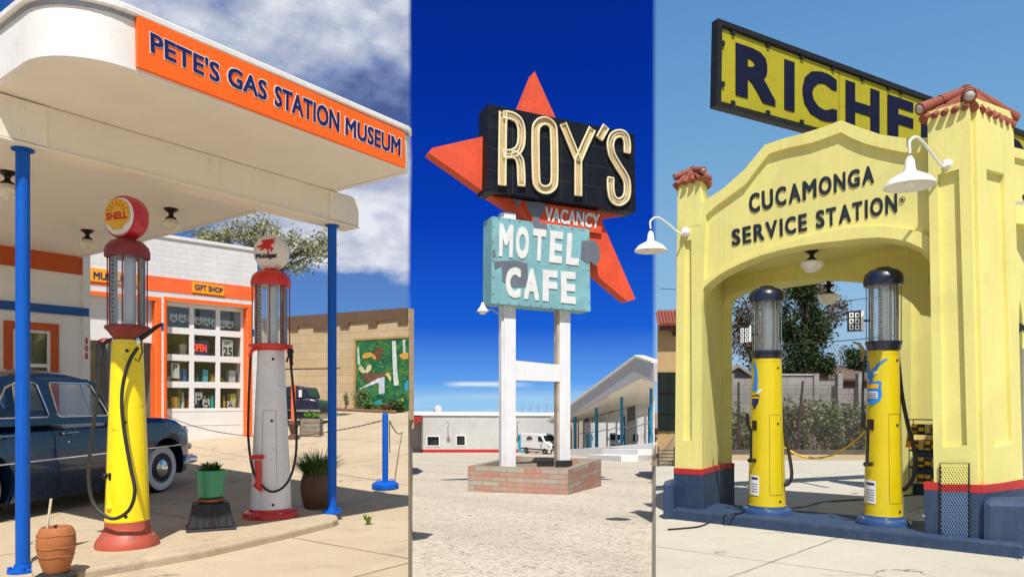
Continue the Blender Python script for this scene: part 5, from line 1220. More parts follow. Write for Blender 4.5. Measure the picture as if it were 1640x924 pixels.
def channel(name, strokes, w=11.0, closed=()):
    for i, s in enumerate(strokes):
        pts = [z1(p) for p in s]; cl = i in closed
        st2 = [Vector(S0.st(*p)) for p in pts]
        k = w/ (F/18.0)
        if not cl: st2 = [Vector((p.x, p.y)) for p in spline([(p.x, p.y, 0) for p in st2], 4)] if len(st2) > 3 else st2
        else: st2 = [Vector((p.x, p.y)) for p in spline([(p.x, p.y, 0) for p in st2], 4, True)]
        loops = None
        if cl:
            P = st2; L, Q = [], []
            for j in range(len(P)):
                t_ = (P[(j+1) % len(P)] - P[j-1]).normalized(); nn = Vector((-t_.y, t_.x)); L.append(P[j] + nn*k/2); Q.append(P[j] - nn*k/2)
            loops = [L, Q]; edges = [L, Q]
        else: loops = [ribbon(st2, k)]; edges = loops
        mb = MB(); panel(mb, S0, loops, .25 + .004*i, .03 + .004*i, pix=False); o = mk('letter_stroke', mb, M['cream'], name)
        if not cl:
            mb = MB(); mb.tube([S0.pt(p.x, p.y, .300) for p in st2[1:-1]], .012, 5); mk('neon_tube', mb, M['lamp_glass'], o, smooth=True)
        for e in edges:
            mb = MB(); mb.tube([S0.pt(p[0], p[1], .285) for p in e], .026, 5, closed=True); mk('channel_edge', mb, M['cream_edge'], o)
def letter(ch):
    e = bpy.data.objects.new('letter_' + ch, None); return e
channel(cab, [[(305, 212), (303, 340), (302, 466)], [(308, 222), (335, 226), (357, 240), (368, 268), (368, 318), (357, 345), (335, 357), (308, 358)], [(336, 358), (356, 368), (366, 395), (369, 468)]])
channel(cab, [[(418, 290), (426, 255), (450, 243), (474, 255), (482, 290), (484, 440), (476, 472), (452, 482), (428, 470), (420, 435)]], closed=(0,))
channel(cab, [[(514, 252), (540, 315), (566, 378)], [(616, 270), (592, 322), (567, 380)], [(567, 372), (567, 502)]])
channel(cab, [[(664, 262), (641, 303)]])
channel(cab, [[(737, 352), (737, 318), (728, 292), (708, 286), (688, 296), (679, 322), (684, 358), (706, 398), (732, 440), (738, 475), (733, 508), (710, 524), (688, 512), (680, 480), (680, 440)]])
# turquoise cabinet
tq = [(784, 349), (939, 369.5), (941, 500), (783, 487)]
mb = MB(); panel(mb, S0, [tq], .16, .58); tc_ = mk('cabinet', mb, M['turq'], ms, bevel=.012)
for y0, y1 in ((416.5, 431.5), (461, 476)):
    mb = MB(); panel(mb, S0, [[(784, y0), (940, y1), (940, y1 + .8), (784, y0 + .8)]], .163, .002); mk('seam', mb, paint('turquoise_seam', (.35,.55,.57), .5), tc_)
for n_, txt, q in (('lettering', 'MOTEL', [(794, 360), (929, 379), (926, 428), (793, 412)]), ('lettering', 'CAFE', [(805, 429), (921, 438), (921, 489), (804, 477)])):
    W_ = (q[1][0] - q[0][0])/len(txt)
    for i, chh in enumerate(txt):
        u0, u1 = i/len(txt) + .012, (i + 1)/len(txt) - .035
        if chh == 'M': u1 += .012
        L2 = lambda a, b, u: (a[0] + (b[0]-a[0])*u, a[1] + (b[1]-a[1])*u)
        mb = MB(); quad_text(mb, S0, chh, L2(q[0], q[1], u0), L2(q[0], q[1], u1), L2(q[3], q[2], u1), L2(q[3], q[2], u0), .180, .016, bold=.055); mk('letter', mb, M['sign_white'], tc_)
for lp, off in (([(788, 420), (822, 418), (841, 424), (841, 462), (818, 462), (800, 452), (800, 428), (789, 434)], .1665), ([(848, 357), (870, 359), (873, 372), (862, 376), (852, 366)], .1665), ([(784, 404), (789, 400), (790, 412), (785, 415)], .1665)):
    mb = MB(); panel(mb, S0, [[(x + rg.uniform(-1, 1), y + rg.uniform(-1, 1)) for x, y in lp]], off, .004); mk('worn_patch', mb, M['worn'], tc_)
# red plates with VACANCY and worn metal
vac = [(869, 331), (962, 344), (962, 372), (868, 361)]
mb = MB(); panel(mb, S0, [[(838, 322), (1000, 345), (966, 350), (964, 374), (855, 358), (851, 345)]], -.02, .07); vp = mk('plate', mb, M['sign_red'], ms)
mb = MB(); quad_text(mb, S0, 'VACANCY', (873.5, 331), (961, 343), (959, 367), (873, 354.5), .0, .014, bold=.03); mk('lettering', mb, M['sign_white'], vp)
for lp, off in (([(842, 322), (866, 324), (878, 329), (868, 342), (862, 358), (866, 366), (852, 363), (856, 350), (846, 336)], -.010), ([(822, 318), (836, 321), (834, 328), (828, 330)], -.012), ([(918, 336), (936, 339), (930, 343), (922, 341)], -.012)):
    mb = MB(); panel(mb, S0, [lp], off, .006); mk('worn_patch', mb, M['worn'], vp)
mb = MB(); panel(mb, S0, [[(927, 388), (946, 387), (954, 396), (956, 416), (949, 428), (940, 420), (937, 424), (925, 416)]], .172, .008); mk('worn_patch', mb, M['worn'], tc_)
for cabo, corners, off in ((cab, bk, .222), (tc_, tq, .162)):
    for k_ in range(4):
        p, q = corners[k_], corners[(k_+1) % 4]; n_ = 9 if k_ % 2 == 0 else 5
        for i in range(n_):
            t_ = (i + .5)/n_; cx_, cy_ = p[0] + (q[0]-p[0])*t_, p[1] + (q[1]-p[1])*t_; mx, my = sum(c[0] for c in corners)/4, sum(c[1] for c in corners)/4
            c0 = S0.px(cx_ + (mx - cx_)*.03, cy_ + (my - cy_)*.03, off); mb = MB(); mb.lathe([(.022, 0), (.018, .010), (.001, .014)], c0, 8, S0.n); mk('rivet', mb, M['steel'] if cabo is tc_ else M['iron'], cabo)
# posts and crossbar
for x0, x1, nm in ((808, 826.5, 0), (897, 914, 1)):
    a0, a1 = S0.st(x0, 600)[0], S0.st(x1, 600)[0]; ztp = S0.st(x0, 340 if nm == 0 else 372)[1]
    mb = MB(); panel(mb, S0, [[(a0, zt - .3), (a1, zt - .3), (a1, ztp), (a0, ztp)]], -.02, .26, pix=False); po = mk('post', mb, M['post_white'], ms, bevel=.008)
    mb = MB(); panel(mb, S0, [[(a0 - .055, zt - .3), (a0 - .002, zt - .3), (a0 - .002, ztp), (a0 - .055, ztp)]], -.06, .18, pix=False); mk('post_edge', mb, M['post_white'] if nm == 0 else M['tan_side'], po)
mb = MB(); panel(mb, S0, [[(826, 577), (897.5, 584), (897.5, 611), (826, 608.5)]], -.035, .2); mk('crossbar', mb, M['post_white'], ms)
# floodlight below the turquoise cabinet
mb = MB(); mb.tube(spline([S0.px(806, 506, -.05), S0.px(796, 502, .05), S0.px(784, 497, .15), S0.px(776, 499, .20)], 5), .018, 6); fl = mk('floodlight', mb, M['steel'], ms, smooth=True)
c = S0.px(768, 497, .22); mb = MB(); mb.lathe([(.14, -.05), (.13, -.02), (.07, .05), (.04, .12), (.03, .16), (.001, .17)], c, 18); mk('lamp_shade', mb, M['post_white'], fl, smooth=True)
mb = MB(); mb.lathe([(.10, -.04), (.09, -.09), (.04, -.12), (.001, -.125)], c, 16); mk('bulb', mb, M['lamp_white'], fl, smooth=True)

# ---- long white motel block behind
MPn = Plane((0, 66.0), (1, 0.02))
mbld = empty('motel_building', (0, 66, ground_z(0, 66)), 'long low white motel building with red base band and two small windows', 'building')
PX = lambda x, y: MPn.st(x, y)
M['motel_white'] = paint('whitewashed_block', (.52,.515,.50), .8, var=.10, vscale=.6, dirt=.3, dirtcol=(.36,.345,.32), dscale=.5, streak=.35, bump=.2, bscale=6)
M['motel_red'] = paint('motel_red_paint', C(176,36,40), .6, var=.08)
zbb = ground_z(0, 66) - .6
xl = PX(640, 700)[0]; xp = PX(674, 700)[0]; xr = PX(916, 700)[0]; ztw = PX(760, 663)[1]
wins = [(684.5, 703, 699, 713), (731.5, 744.5, 698, 712.5)]
loops = [[(xp, zbb), (xr, zbb), (xr, ztw - .08), (xp, ztw)]]
for a, b, c, d in wins: (x0, z1_), (x1, z0_) = PX(a, c), PX(b, d); loops.append([(x0, z0_), (x1, z0_), (x1, z1_), (x0, z1_)])
mb = MB(); panel(mb, MPn, loops, 0, .4, pix=False)
mb.extr([MPn.pt(xl, 0, -.4), MPn.pt(xr, 0, -.4), MPn.pt(xr, 0, -8), MPn.pt(xl, 0, -8)], zbb, ztw - .12); mk('wall', mb, M['motel_white'], mbld)
mb = MB(); panel(mb, MPn, [[(xl, ztw - .10), (xr, ztw - .16), (xr, ztw - .02), (xl, ztw + .12)]], .12, 8.4, pix=False); mk('roof_coping', mb, paint('bright_white_coping', (.80,.79,.77), .6), mbld)
(_, zr1), (_, zr0) = PX(700, 719.5), PX(700, 726)
mb = MB(); panel(mb, MPn, [[(xp, zbb), (xr, zbb), (xr, zr1), (xp, zr1)]], .06, .055, pix=False); mk('base_band', mb, M['motel_red'], mbld)
for a, b, c, d in wins:
    (x0, z1_), (x1, z0_) = PX(a, c), PX(b, d); e = .09
    mb = MB(); panel(mb, MPn, [[(x0-e, z0_-e), (x1+e, z0_-e), (x1+e, z1_+e), (x0-e, z1_+e)], [(x0, z0_), (x1, z0_), (x1, z1_), (x0, z1_)]], .05, .2, pix=False); w = mk('window', mb, M['white'], mbld)
    mb = MB(); panel(mb, MPn, [[(x0, z0_), (x1, z0_), (x1, z1_), (x0, z1_)]], -.12, .02, pix=False); mk('pane', mb, paint('dark_window', (.012,.018,.026), .08), w)
    mb = MB(); xm = (x0*.65 + x1*.35); panel(mb, MPn, [[(xm, z0_), (xm+.05, z0_), (xm+.05, z1_), (xm, z1_)]], -.08, .03, pix=False); mk('glazing_bar', mb, M['iron'], w)
(x0, z1_), (x1, z0_) = PX(829.5, 696), PX(841, 723)
mb = MB(); panel(mb, MPn, [[(x0, z0_-.3), (x1, z0_-.3), (x1, z1_), (x0, z1_)]], .09, .085, pix=False); dr = mk('door', mb, paint('teal_door', C(50,140,170), .5, var=.08), mbld)
mb = MB(); mb.ball(MPn.pt(x1 - .1, (z0_+z1_)/2, .13), .05, 6); mk('handle', mb, M['steel'], dr)
# porch with red fascia on the left
(f0, fz1), (f1, fz0) = PX(640, 667.5), PX(677.5, 675)
mb = MB(); panel(mb, MPn, [[(f0, fz0), (f1, fz0), (f1, fz1), (f0, fz1)]], 2.2, 2.6, pix=False); mk('porch_fascia', mb, M['motel_red'], mbld)
mb = MB(); panel(mb, MPn, [[(xl, zbb), (xp + .0, zbb), (xp + .0, fz0 - .01), (xl, fz0 - .01)]], -1.2, .2, pix=False); mk('porch_wall', mb, paint('cream_porch_wall', (.60,.55,.45), .8), mbld)
for a in (661, 667.5):
    (x0, _), (x1, zz) = PX(a, 700), PX(a + 3.6, 697); mb = MB(); panel(mb, MPn, [[(x0, zbb), (x1, zbb), (x1, zz), (x0, zz)]], -1.15, .04, pix=False); mk('porch_door', mb, paint('porch_door_grey', (.10,.10,.12), .6), mbld)
for px_ in (717.5, 829):
    mb = MB(); p = MPn.px(px_, 677, .05); mb.tube([p, p + Vector((0, -.45, .12)), p + Vector((.05, -.8, -.02))], .045, 6); mb.lathe([(.16, -.12), (.05, .04), (.001, .06)], p + Vector((.05, -.8, -.04)), 12); mk('wall_lamp', mb, M['steel'], mbld, smooth=True)
mb = MB(); p = MPn.px(694, 660, -1.0)
mb.tube([p + Vector((-.5, 0, .15)), p + Vector((.3, 0, .3))], .05, 5); mb.tube([p, p + Vector((.25, 0, .75))], .05, 5); mb.lathe([(.02, 0), (.35, .12)], p + Vector((.35, 0, .3)), 14, (.3, -1, .4)); mk('roof_aerial', mb, M['steel'], mbld)
for i, px_ in enumerate((828, 864, 898)):
    pass
mb = MB(); A1, A2 = MPn.px(838, 647.5, -3), MPn.px(892, 647.5, -3)
for t_ in lins(0, 1, 4): q = A1.lerp(A2, t_); mb.tube([q, q + Vector((0, 0, -1.4))], .035, 5)
for dz in (0, -.5): mb.tube([A1 + Vector((0,0,dz)), A2 + Vector((0,0,dz))], .022, 5)
mk('roof_railing', mb, M['steel'], mbld)

# ---- white van
vd = Vector((.62, -.785, 0)).normalized(); vr = Vector((vd.y, -vd.x, 0))                       # forward, right-hand side
Yv = 60.0; vc = on_ground(866, Yv); vn = empty('parked_van', vc, 'white delivery van parked in front of the motel building', 'van')
SLW, SLL = .95, 1.75
def vpnt(x, y, z): return vc + vd*x + vr*y + Vector((0, 0, z))
prof = [(-1.9, .22), (-1.9, 1.55), (-1.82, 1.68), (.55, 1.70), (.85, 1.60), (1.22, 1.10), (1.72, .95), (1.85, .82), (1.88, .25)]
mb = MB(); mb.prism([vpnt(x, -.62, z) for x, z in prof], vr*1.24); vb = mk('body', mb, paint('white_van_paint', (.76,.76,.77), .3, var=.03, coat=.6), vn, bevel=.05)
mb = MB(); mb.add([vpnt(.90, -.54, 1.575), vpnt(.90, .54, 1.575), vpnt(1.235, .56, 1.13), vpnt(1.235, -.56, 1.13)], [(0,1,2,3)]); mb.v = [v + vd*.02 + Vector((0,0,.015)) for v in mb.v]; mk('windscreen', mb, paint('dark_glass', (.012,.016,.02), .08), vn)
for s in (-1, 1):
    mb = MB(); mb.prism([vpnt(x, s*.622, z) for x, z in ((.40, 1.10), (.40, 1.50), (.74, 1.50), (1.06, 1.10))], vr*s*.012); mk('side_window', mb, bpy.data.materials['dark_glass'], vn)
    for x in (-1.15, 1.22):
        mb = MB(); mb.lathe([(.16, -.09), (.27, -.09), (.29, 0), (.27, .09), (.16, .09)], vpnt(x, s*.56, .28), 24, vr*s); w = mk('wheel', mb, M['rubber'], vn, smooth=True)
        mb = MB(); mb.lathe([(.16, .085), (.14, .07), (.05, .10), (.001, .10)], vpnt(x, s*.56, .28), 18, vr*s); mk('rim', mb, M['steel'], w, smooth=True)
    mb = MB(); mb.prism([vpnt(x, s*.622, z) for x, z in ((1.70, .62), (1.86, .62), (1.84, .78), (1.60, .90))], vr*s*.012); mk('headlight', mb, M['chrome'], vn)
    mb = MB(); mb.tube([vpnt(.98, s*.62, 1.12), vpnt(1.0, s*.80, 1.18)], .03, 6); mb.box(*[tuple(v) for v in (vpnt(1.0, s*.80, 1.18) - Vector((.06, .05, .10)), vpnt(1.0, s*.80, 1.18) + Vector((.06, .05, .14)))]); mk('mirror', mb, M['black_ink'], vn)
    mb = MB(); mb.prism([vpnt(x, s*.622, z) for x, z in ((-1.9, .38), (1.7, .38), (1.7, .48), (-1.9, .48))], vr*s*.02); mk('side_strip', mb, M['plastic_black'], vn)
mb = MB(); mb.prism([vpnt(1.885, y, z) for y, z in ((-.60, .25), (.60, .25), (.60, .50), (-.60, .50))], vd*.06); mk('front_bumper', mb, M['plastic_black'], vn, bevel=.02)
mb = MB(); mb.prism([vpnt(1.87, y, z) for y, z in ((-.34, .55), (.34, .55), (.40, .80), (-.40, .80))], vd*.03); mk('grille', mb, paint('purple_black_grille', (.04,.02,.06), .4), vn)
horse2 = [(-.5,-.05), (-.42,.22), (-.15,.34), (.2,.36), (.52,.18), (.56,0), (.40,.02), (.42,-.16), (.28,-.08), (.05,-.05), (-.05,-.28), (-.16,-.10), (-.30,-.04), (-.40,-.26), (-.46,-.16)]
for s in (-1, 1):
    mb = MB(); shape_at(mb, vpnt(-.75, s*.624, 1.22), vd*s*-1 if s < 0 else vd, Vector((0,0,1)), vr*s, [[(x*.75, y*.75) for x, y in horse2]], .006); mk('emblem', mb, paint('brown_emblem', (.10,.06,.035), .5), vn)

# ---- cafe with gabled porch roof
CP0, CPd = (3.2, 58.0), Vector((4.4, -16.0, 0)).normalized()
CF = Plane(CP0, CPd); CC = CF.shifted(-1.1); CG = CF.shifted(-3.2)
zgc = lambda p, d=0: ground_z(p.x, p.y) + d
cb2 = empty('cafe_building', (6, 50, ground_z(6, 50)), 'glass walled cafe with white gable roof and turquoise columns', 'building')
apex_t, apex_b = (1019, 571.5), (1026, 606)
mb = MB(); panel(mb, CF, [[(878, 674.5), (1019, 571.5), (1047, 581), (1047, 611), (1026, 606), (915, 663.5), (884, 678)]], 0, .25); mk('gable_fascia', mb, paint('shaded_white_fascia', (.47,.46,.47), .6, var=.05), cb2)  # white fascia, its shade put into the grey base colour
mb = MB(); panel(mb, CF, [[(876, 674), (1019, 568.5), (1047, 578), (1047, 581), (1019, 571.8), (879, 675.5)]], .12, .6); mk('roof_edge', mb, M['white'], cb2)
# soffit from the fascia back to the glass
ft = [(884, 678), (915, 663.5), (972, 634), (1026, 606), (1047, 611)]; gtp = [(925, 676), (934, 671.5), (980, 658.5), (1022, 648), (1047, 643)]
mb = MB(); vs = [CF.px(*p) for p in ft] + [CG.px(*p) for p in gtp]; n = len(ft); mb.add(vs, [(i, i+1, n+i+1, n+i) for i in range(n-1)]); sf = mk('soffit', mb, paint('cream_soffit', (.74,.68,.56), .7, var=.04), cb2)
# roof slopes going back
mb = MB(); bvec = Vector((.197, 1, 0))*9.0
vs = [CF.px(876, 674), CF.px(1019, 568.5), CF.px(1047, 578)]; vs += [v + bvec for v in vs]
mb.add(vs, [(0,1,4,3), (1,2,5,4)]); rf2 = mk('roof', mb, M['white'], cb2); rf2.modifiers.new('t', 'SOLIDIFY').thickness = .12
for px_, py_ in ((926, 668), (960, 657), (996, 636), (1028, 622)):
    mb = MB(); p = CF.px(px_, py_ , 0).lerp(CG.px(px_, py_, 0), .0) ; mb.lathe([(.09, -.02), (.10, .02)], CC.px(px_, py_ - 3), 12); mk('downlight', mb, M['steel'], cb2)
for px_, top in ((921, 670), (955, 656), (995.5, 639), (1042.5, 619)):
    p = CC.px(px_, 700); r_ = 2.5*p.y/F
    mb = MB(); mb.lathe([(r_, zgc(p, -.3)), (r_, EYE + (640 - top)/F*p.y + .15)], (p.x, p.y, 0), 14); mk('column', mb, paint('turquoise_column', C(40,130,165), .5, var=.06), cb2, smooth=True)
# glazed front: frame, panes, room
xg = [926, 934.5, 945, 957, 972, 987, 1003, 1019, 1033, 1047]
gtop = lambda px_: 676 + (643 - 676)*(px_ - 925)/122
gl_ = [CG.px(px_, gtop(px_)) for px_ in xg]
mfr = paint('white_mullion', (.66,.66,.66), .5)
for i, p in enumerate(gl_):
    zg0 = zgc(p, .30); mb = MB(); mb.box((p.x - .05, p.y - .05, zg0), (p.x + .05, p.y + .05, p.z + .1)); mk('mullion', mb, mfr, cb2)
def gpane(i):
    a, b = gl_[i], gl_[i+1]; z0a, z0b = zgc(a, .3), zgc(b, .3)
    mb = MB(); mb.add([(a.x, a.y, z0a), (b.x, b.y, z0b), (b.x, b.y, b.z + .05), (a.x, a.y, a.z + .05)], [(0,1,2,3)]); mk('pane', mb, M['glass'], cb2)
    mb = MB(); mb.tube([Vector((a.x, a.y, z0a + (a.z - z0a)*.56)), Vector((b.x, b.y, z0b + (b.z - z0b)*.60))], .035, 4); mk('transom', mb, mfr, cb2)
for i in range(len(gl_) - 1): gpane(i)
q0, q1 = gl_[0], gl_[-1]; back = Vector((.185, 1, 0))*5.0
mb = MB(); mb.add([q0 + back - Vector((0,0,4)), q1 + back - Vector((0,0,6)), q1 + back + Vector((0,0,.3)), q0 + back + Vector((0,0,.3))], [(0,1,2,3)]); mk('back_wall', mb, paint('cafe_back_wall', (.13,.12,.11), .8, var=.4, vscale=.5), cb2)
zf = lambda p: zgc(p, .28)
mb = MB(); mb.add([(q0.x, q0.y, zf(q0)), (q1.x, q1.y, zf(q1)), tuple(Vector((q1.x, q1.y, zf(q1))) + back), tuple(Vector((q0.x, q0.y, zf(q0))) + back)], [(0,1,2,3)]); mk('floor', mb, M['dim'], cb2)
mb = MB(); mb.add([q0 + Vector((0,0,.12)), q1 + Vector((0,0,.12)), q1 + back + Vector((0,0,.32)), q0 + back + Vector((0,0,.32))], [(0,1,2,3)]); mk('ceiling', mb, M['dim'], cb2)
rg = random.Random(4)
bcol = [paint('booth_maroon', (.20,.035,.03), .5), paint('booth_brown', (.12,.06,.03), .5), paint('booth_blue', (.03,.10,.20), .5)]
labs = ['blue', 'dark brown', 'brown', 'maroon', 'red brown', 'maroon']
for i, (px_, m_) in enumerate(((930, 2), (943, 1), (968, 1), (1000, 0), (1013, 1), (1028, 0))):
    p = CG.px(px_, 715, -1.0 - .3*(i % 2)); z = zf(p)
    o = empty('cafe_booth', (p.x, p.y, z), f'{["blue booth seat nearest the left end","dark brown booth seat next to the blue booth","brown booth seat behind the second turquoise column","maroon booth seat right of the third turquoise column","brown booth seat between two maroon booths","maroon booth seat nearest the right end"][i]} of the cafe window', 'seat', 'booths inside the cafe window')
    mb = MB(); mb.extr([Vector((p.x, p.y, 0)) + CPd*a - CF.n*b for a, b in ((-.9, 0), (.9, 0), (.9, .6), (-.9, .6))], z, z + .45); mk('seat', mb, bcol[m_], o, bevel=.04)
    mb = MB(); mb.extr([Vector((p.x, p.y, 0)) + CPd*a - CF.n*b for a, b in ((-.9, .6), (.9, .6), (.9, .8), (-.9, .8))], z, z + 1.05); mk('backrest', mb, bcol[m_], o, bevel=.04)
# white ledges in front
def ledge(pa, pb, h0, h1, w):
    mb = MB(); a, b = CF.px(*pa), CF.px(*pb)
    vs = []
    for p in (a, b):
        g = ground_z(p.x, p.y); n_ = -CF.n*w
        vs += [Vector((p.x, p.y, g - .4)), Vector((p.x, p.y, g + h0 if p is a else g + h1)), Vector((p.x, p.y, g + h0 if p is a else g + h1)) + n_, Vector((p.x, p.y, g - .4)) + n_]
    mb.add(vs, [(0,1,2,3), (7,6,5,4), (0,4,5,1), (1,5,6,2), (2,6,7,3), (3,7,4,0)]); return mb
mk('terrace', ledge((884, 728), (1048, 736), .30, .34, 3.6), M['white'], cb2, bevel=.02)
pA = CF.px(985, 735, .9); 
mb = MB(); a, b = CF.px(986, 731, .05), CF.px(1046, 738, .05)
for (w, h) in ((.9, .62), (1.9, .30)):
    g0, g1 = ground_z(a.x, a.y), ground_z(b.x, b.y); n_ = CF.n*w
    mb.add([Vector((a.x, a.y, g0 - .3)), Vector((b.x, b.y, g1 - .3)), Vector((b.x, b.y, g1 + h)), Vector((a.x, a.y, g0 + h)), Vector((a.x, a.y, g0 - .3)) + n_, Vector((b.x, b.y, g1 - .3)) + n_, Vector((b.x, b.y, g1 + h)) + n_, Vector((a.x, a.y, g0 + h)) + n_],
           [(0,1,2,3), (7,6,5,4), (0,4,5,1), (1,5,6,2), (2,6,7,3), (3,7,4,0)]); n_ = n_
mk('steps', mb, M['white'], cb2, bevel=.02)
# =================================================================== yellow service station on the right
E_ = Vector((.70, -.714, 0)).normalized()              # along the front, towards the near corner
Q_ = Vector((.47, .88, 0)).normalized()                # into the porch
T_ = Vector((.83, .56, 0)).normalized()                # along the right-hand side
SLOPE = -.0287
FP = Plane((4.60, 7.05), E_)
gz_ = lambda p, d=0: ground_z(p.x, p.y) + d
M['stucco'] = paint('yellow_stucco', C(243,234,146,.84), .8, var=.05, vscale=1.5, dirt=.16, dirtcol=(.42,.37,.15), bump=.22, bscale=38, streak=.24, patch=.45)
M['stucco_blue'] = paint('slate_blue_stucco', C(40,62,94,.9), .65, var=.12, vscale=2, dirt=.35, dirtcol=(.09,.11,.15), bump=.35, streak=.25, bscale=45)
M['stripe'] = paint('red_stripe', C(178,40,42), .6, var=.08)
M['tile'] = paint('clay_roof_tile', C(160,86,66,.75), .8, var=.2, vscale=6, dirt=.45, dirtcol=(.20,.10,.07), bump=.3)
M['mortar'] = paint('grey_mortar', (.42,.41,.38), .9, var=.15)
M['navy'] = paint('navy_enamel', C(16,28,60,.8), .35, var=.06, coat=.4, dirt=.1, dirtcol=(.05,.06,.1))
M['rich_yellow'] = paint('sign_yellow_enamel', C(200,190,28,.66), .55, var=.08, vscale=3, dirt=.25, dirtcol=(.28,.24,.03), rust=.4, dscale=3)
M['rich_navy'] = paint('sign_navy_enamel', (.005,.007,.032), .6, var=.12, spec=.2, rust=.3, dscale=3)
M['frame_black'] = paint('black_steel_frame', (.012,.012,.014), .5, .2, var=.2)
ss = empty('service_station', (3.3, 8.6, gz_(Vector((3.3, 8.6, 0)))), 'pale yellow stucco service station with arched porch and blue base', 'building')
# ---- front wall with arch: base slab, then raised border
topc = [(1085, 303), (1123, 303), (1123, 325), (1157, 303), (1193, 271), (1210, 250), (1225, 232), (1255, 222), (1286, 214), (1318, 204), (1347, 193), (1376, 204), (1411, 216), (1447, 221), (1487, 221)]
arch = [(1496, 500), (1494, 454), (1492, 424), (1486, 408), (1474, 396), (1451, 386), (1430, 382), (1407, 380), (1375, 382), (1350, 385), (1318, 388), (1285, 393), (1250, 400), (1218, 409), (1190, 420), (1167, 431), (1150, 441), (1137, 451), (1128, 459), (1124, 468), (1122, 500)]
def foot(px_, h): # pixel row on the front plane where height above ground is h
    a = FP.st(px_, 700)[0]; p = FP.pt(a, 0); z = gz_(p, h); return 640 - (z - EYE)*F/p.y
loop = [(1080, foot(1080, .0))] + topc + [(1499, 260), (1499, foot(1499, .0)), (1499, foot(1499, .0))]
loop = [(1080, foot(1080, 0))] + topc + [(1490, 221), (1499, foot(1499, 0)), (1498, 600)] + arch + [(1119, foot(1119, 0))]
mb = MB(); panel_v(mb, FP, [loop], -.045, Q_*.30); mk('front_wall', mb, M['stucco'], ss)
field_top = [(1130, 345), (1146, 330), (1193, 296), (1214, 268), (1232, 246), (1262, 237), (1300, 229), (1325, 220), (1347, 212), (1361, 220), (1385, 230), (1411, 237), (1447, 244), (1486, 245)]
field_bot = [(1491, 380), (1475, 372), (1457, 367), (1417, 362), (1390, 362), (1350, 365), (1285, 380), (1238, 395), (1184, 417), (1150, 435), (1127, 449)]
mb = MB(); panel(mb, FP, [[(1085, 303), (1123, 303)] + topc[2:] + [(1487, 245)] + field_top[::-1][1:] + [(1127, 449), (1122, 500), (1119, foot(1119, 0)), (1080, foot(1080, 0))], [(1096, 386), (1107, 384), (1108, 704), (1094, 706)]], 0, .05)
mk('raised_border', mb, M['stucco'], ss, bevel=.012)
mb = MB(); panel(mb, FP, [field_bot + [(1124, 468), (1128, 459)] + arch[::-1][3:-1] + [(1494, 454)]], -.004, .045); mk('arch_band', mb, M['stucco'], ss, bevel=.012)
# blue base and red stripe on both corner piers
def wrap_band(name, mat, corners, h0, h1, out):
    """band around a run of plan corners, heights above the ground"""
    mb = MB()
    for a, b, n in corners:
        vs = [Vector((p.x, p.y, gz_(p, h))) + n*o for o in (out, -.03) for p, h in ((a, h0), (b, h0), (b, h1), (a, h1))]
        mb.add(vs, [(0,1,2,3), (7,6,5,4), (0,4,5,1), (1,5,6,2), (2,6,7,3), (3,7,4,0)])
    return mk(name, mb, mat, ss)
# left side wall of the porch (pier plus wall going back)
L0, L1 = FP.pt(FP.st(1080, 700)[0], 0), FP.pt(FP.st(1121, 700)[0], 0)
DEPTH = 1.35
def sheared_wall(mb, plan, h0, h1, mi=0):
    n = len(plan); vs = [Vector((p.x, p.y, gz_(p, h0))) for p in plan] + [Vector((p.x, p.y, gz_(p, h1))) for p in plan]
    idx = list(range(n)); mb.add(vs, [idx[::-1], [i + n for i in idx]] + [(i, (i+1) % n, (i+1) % n + n, i + n) for i in range(n)], mi)
nq = Vector((Q_.y, -Q_.x, 0))
mb = MB(); sheared_wall(mb, [L0 - FP.n*.05, L1 - FP.n*.05 - E_*.004, L1 + Q_*DEPTH - E_*.004, L0 + Q_*DEPTH], -.1, 3.50); mk('side_wall', mb, M['stucco'], ss)
# ceiling between front and rear arches, rear arch wall
HC = 3.36
R0, R1 = L1 + Q_*DEPTH, FP.pt(FP.st(1498, 600)[0], 0) + Q_*DEPTH
BP = Plane((R0.x, R0.y), (R1 - R0))
mb = MB(); sheared_wall(mb, [L1 - FP.n*.2, FP.pt(FP.st(1498, 600)[0], 0, -.2), R1 + E_*1.2, R0], HC, HC + .2); mk('ceiling', mb, M['stucco'], ss)
rear_arch = [(1475, 505), (1470, 497), (1460, 485), (1445, 474), (1425, 464), (1400, 456), (1370, 450), (1340, 447), (1305, 446), (1265, 449), (1235, 453), (1212, 458), (1195, 463), (1177, 469), (1163, 477), (1157, 490)]
def hrow(pl, px_, h): a = pl.st(px_, 700)[0]; p = pl.pt(a, 0); return 640 - (gz_(p, h) - EYE)*F/p.y
lp = [(1150, hrow(BP, 1150, -.1)), (1150, hrow(BP, 1150, HC + .15)), (1500, hrow(BP, 1500, HC + .15)), (1520, hrow(BP, 1520, HC)), (1520, 505)] + rear_arch + [(1157, hrow(BP, 1157, -.1))]
mb = MB(); panel(mb, BP, [lp], 0, .28); mk('rear_arch', mb, M['stucco'], ss, bevel=.01)
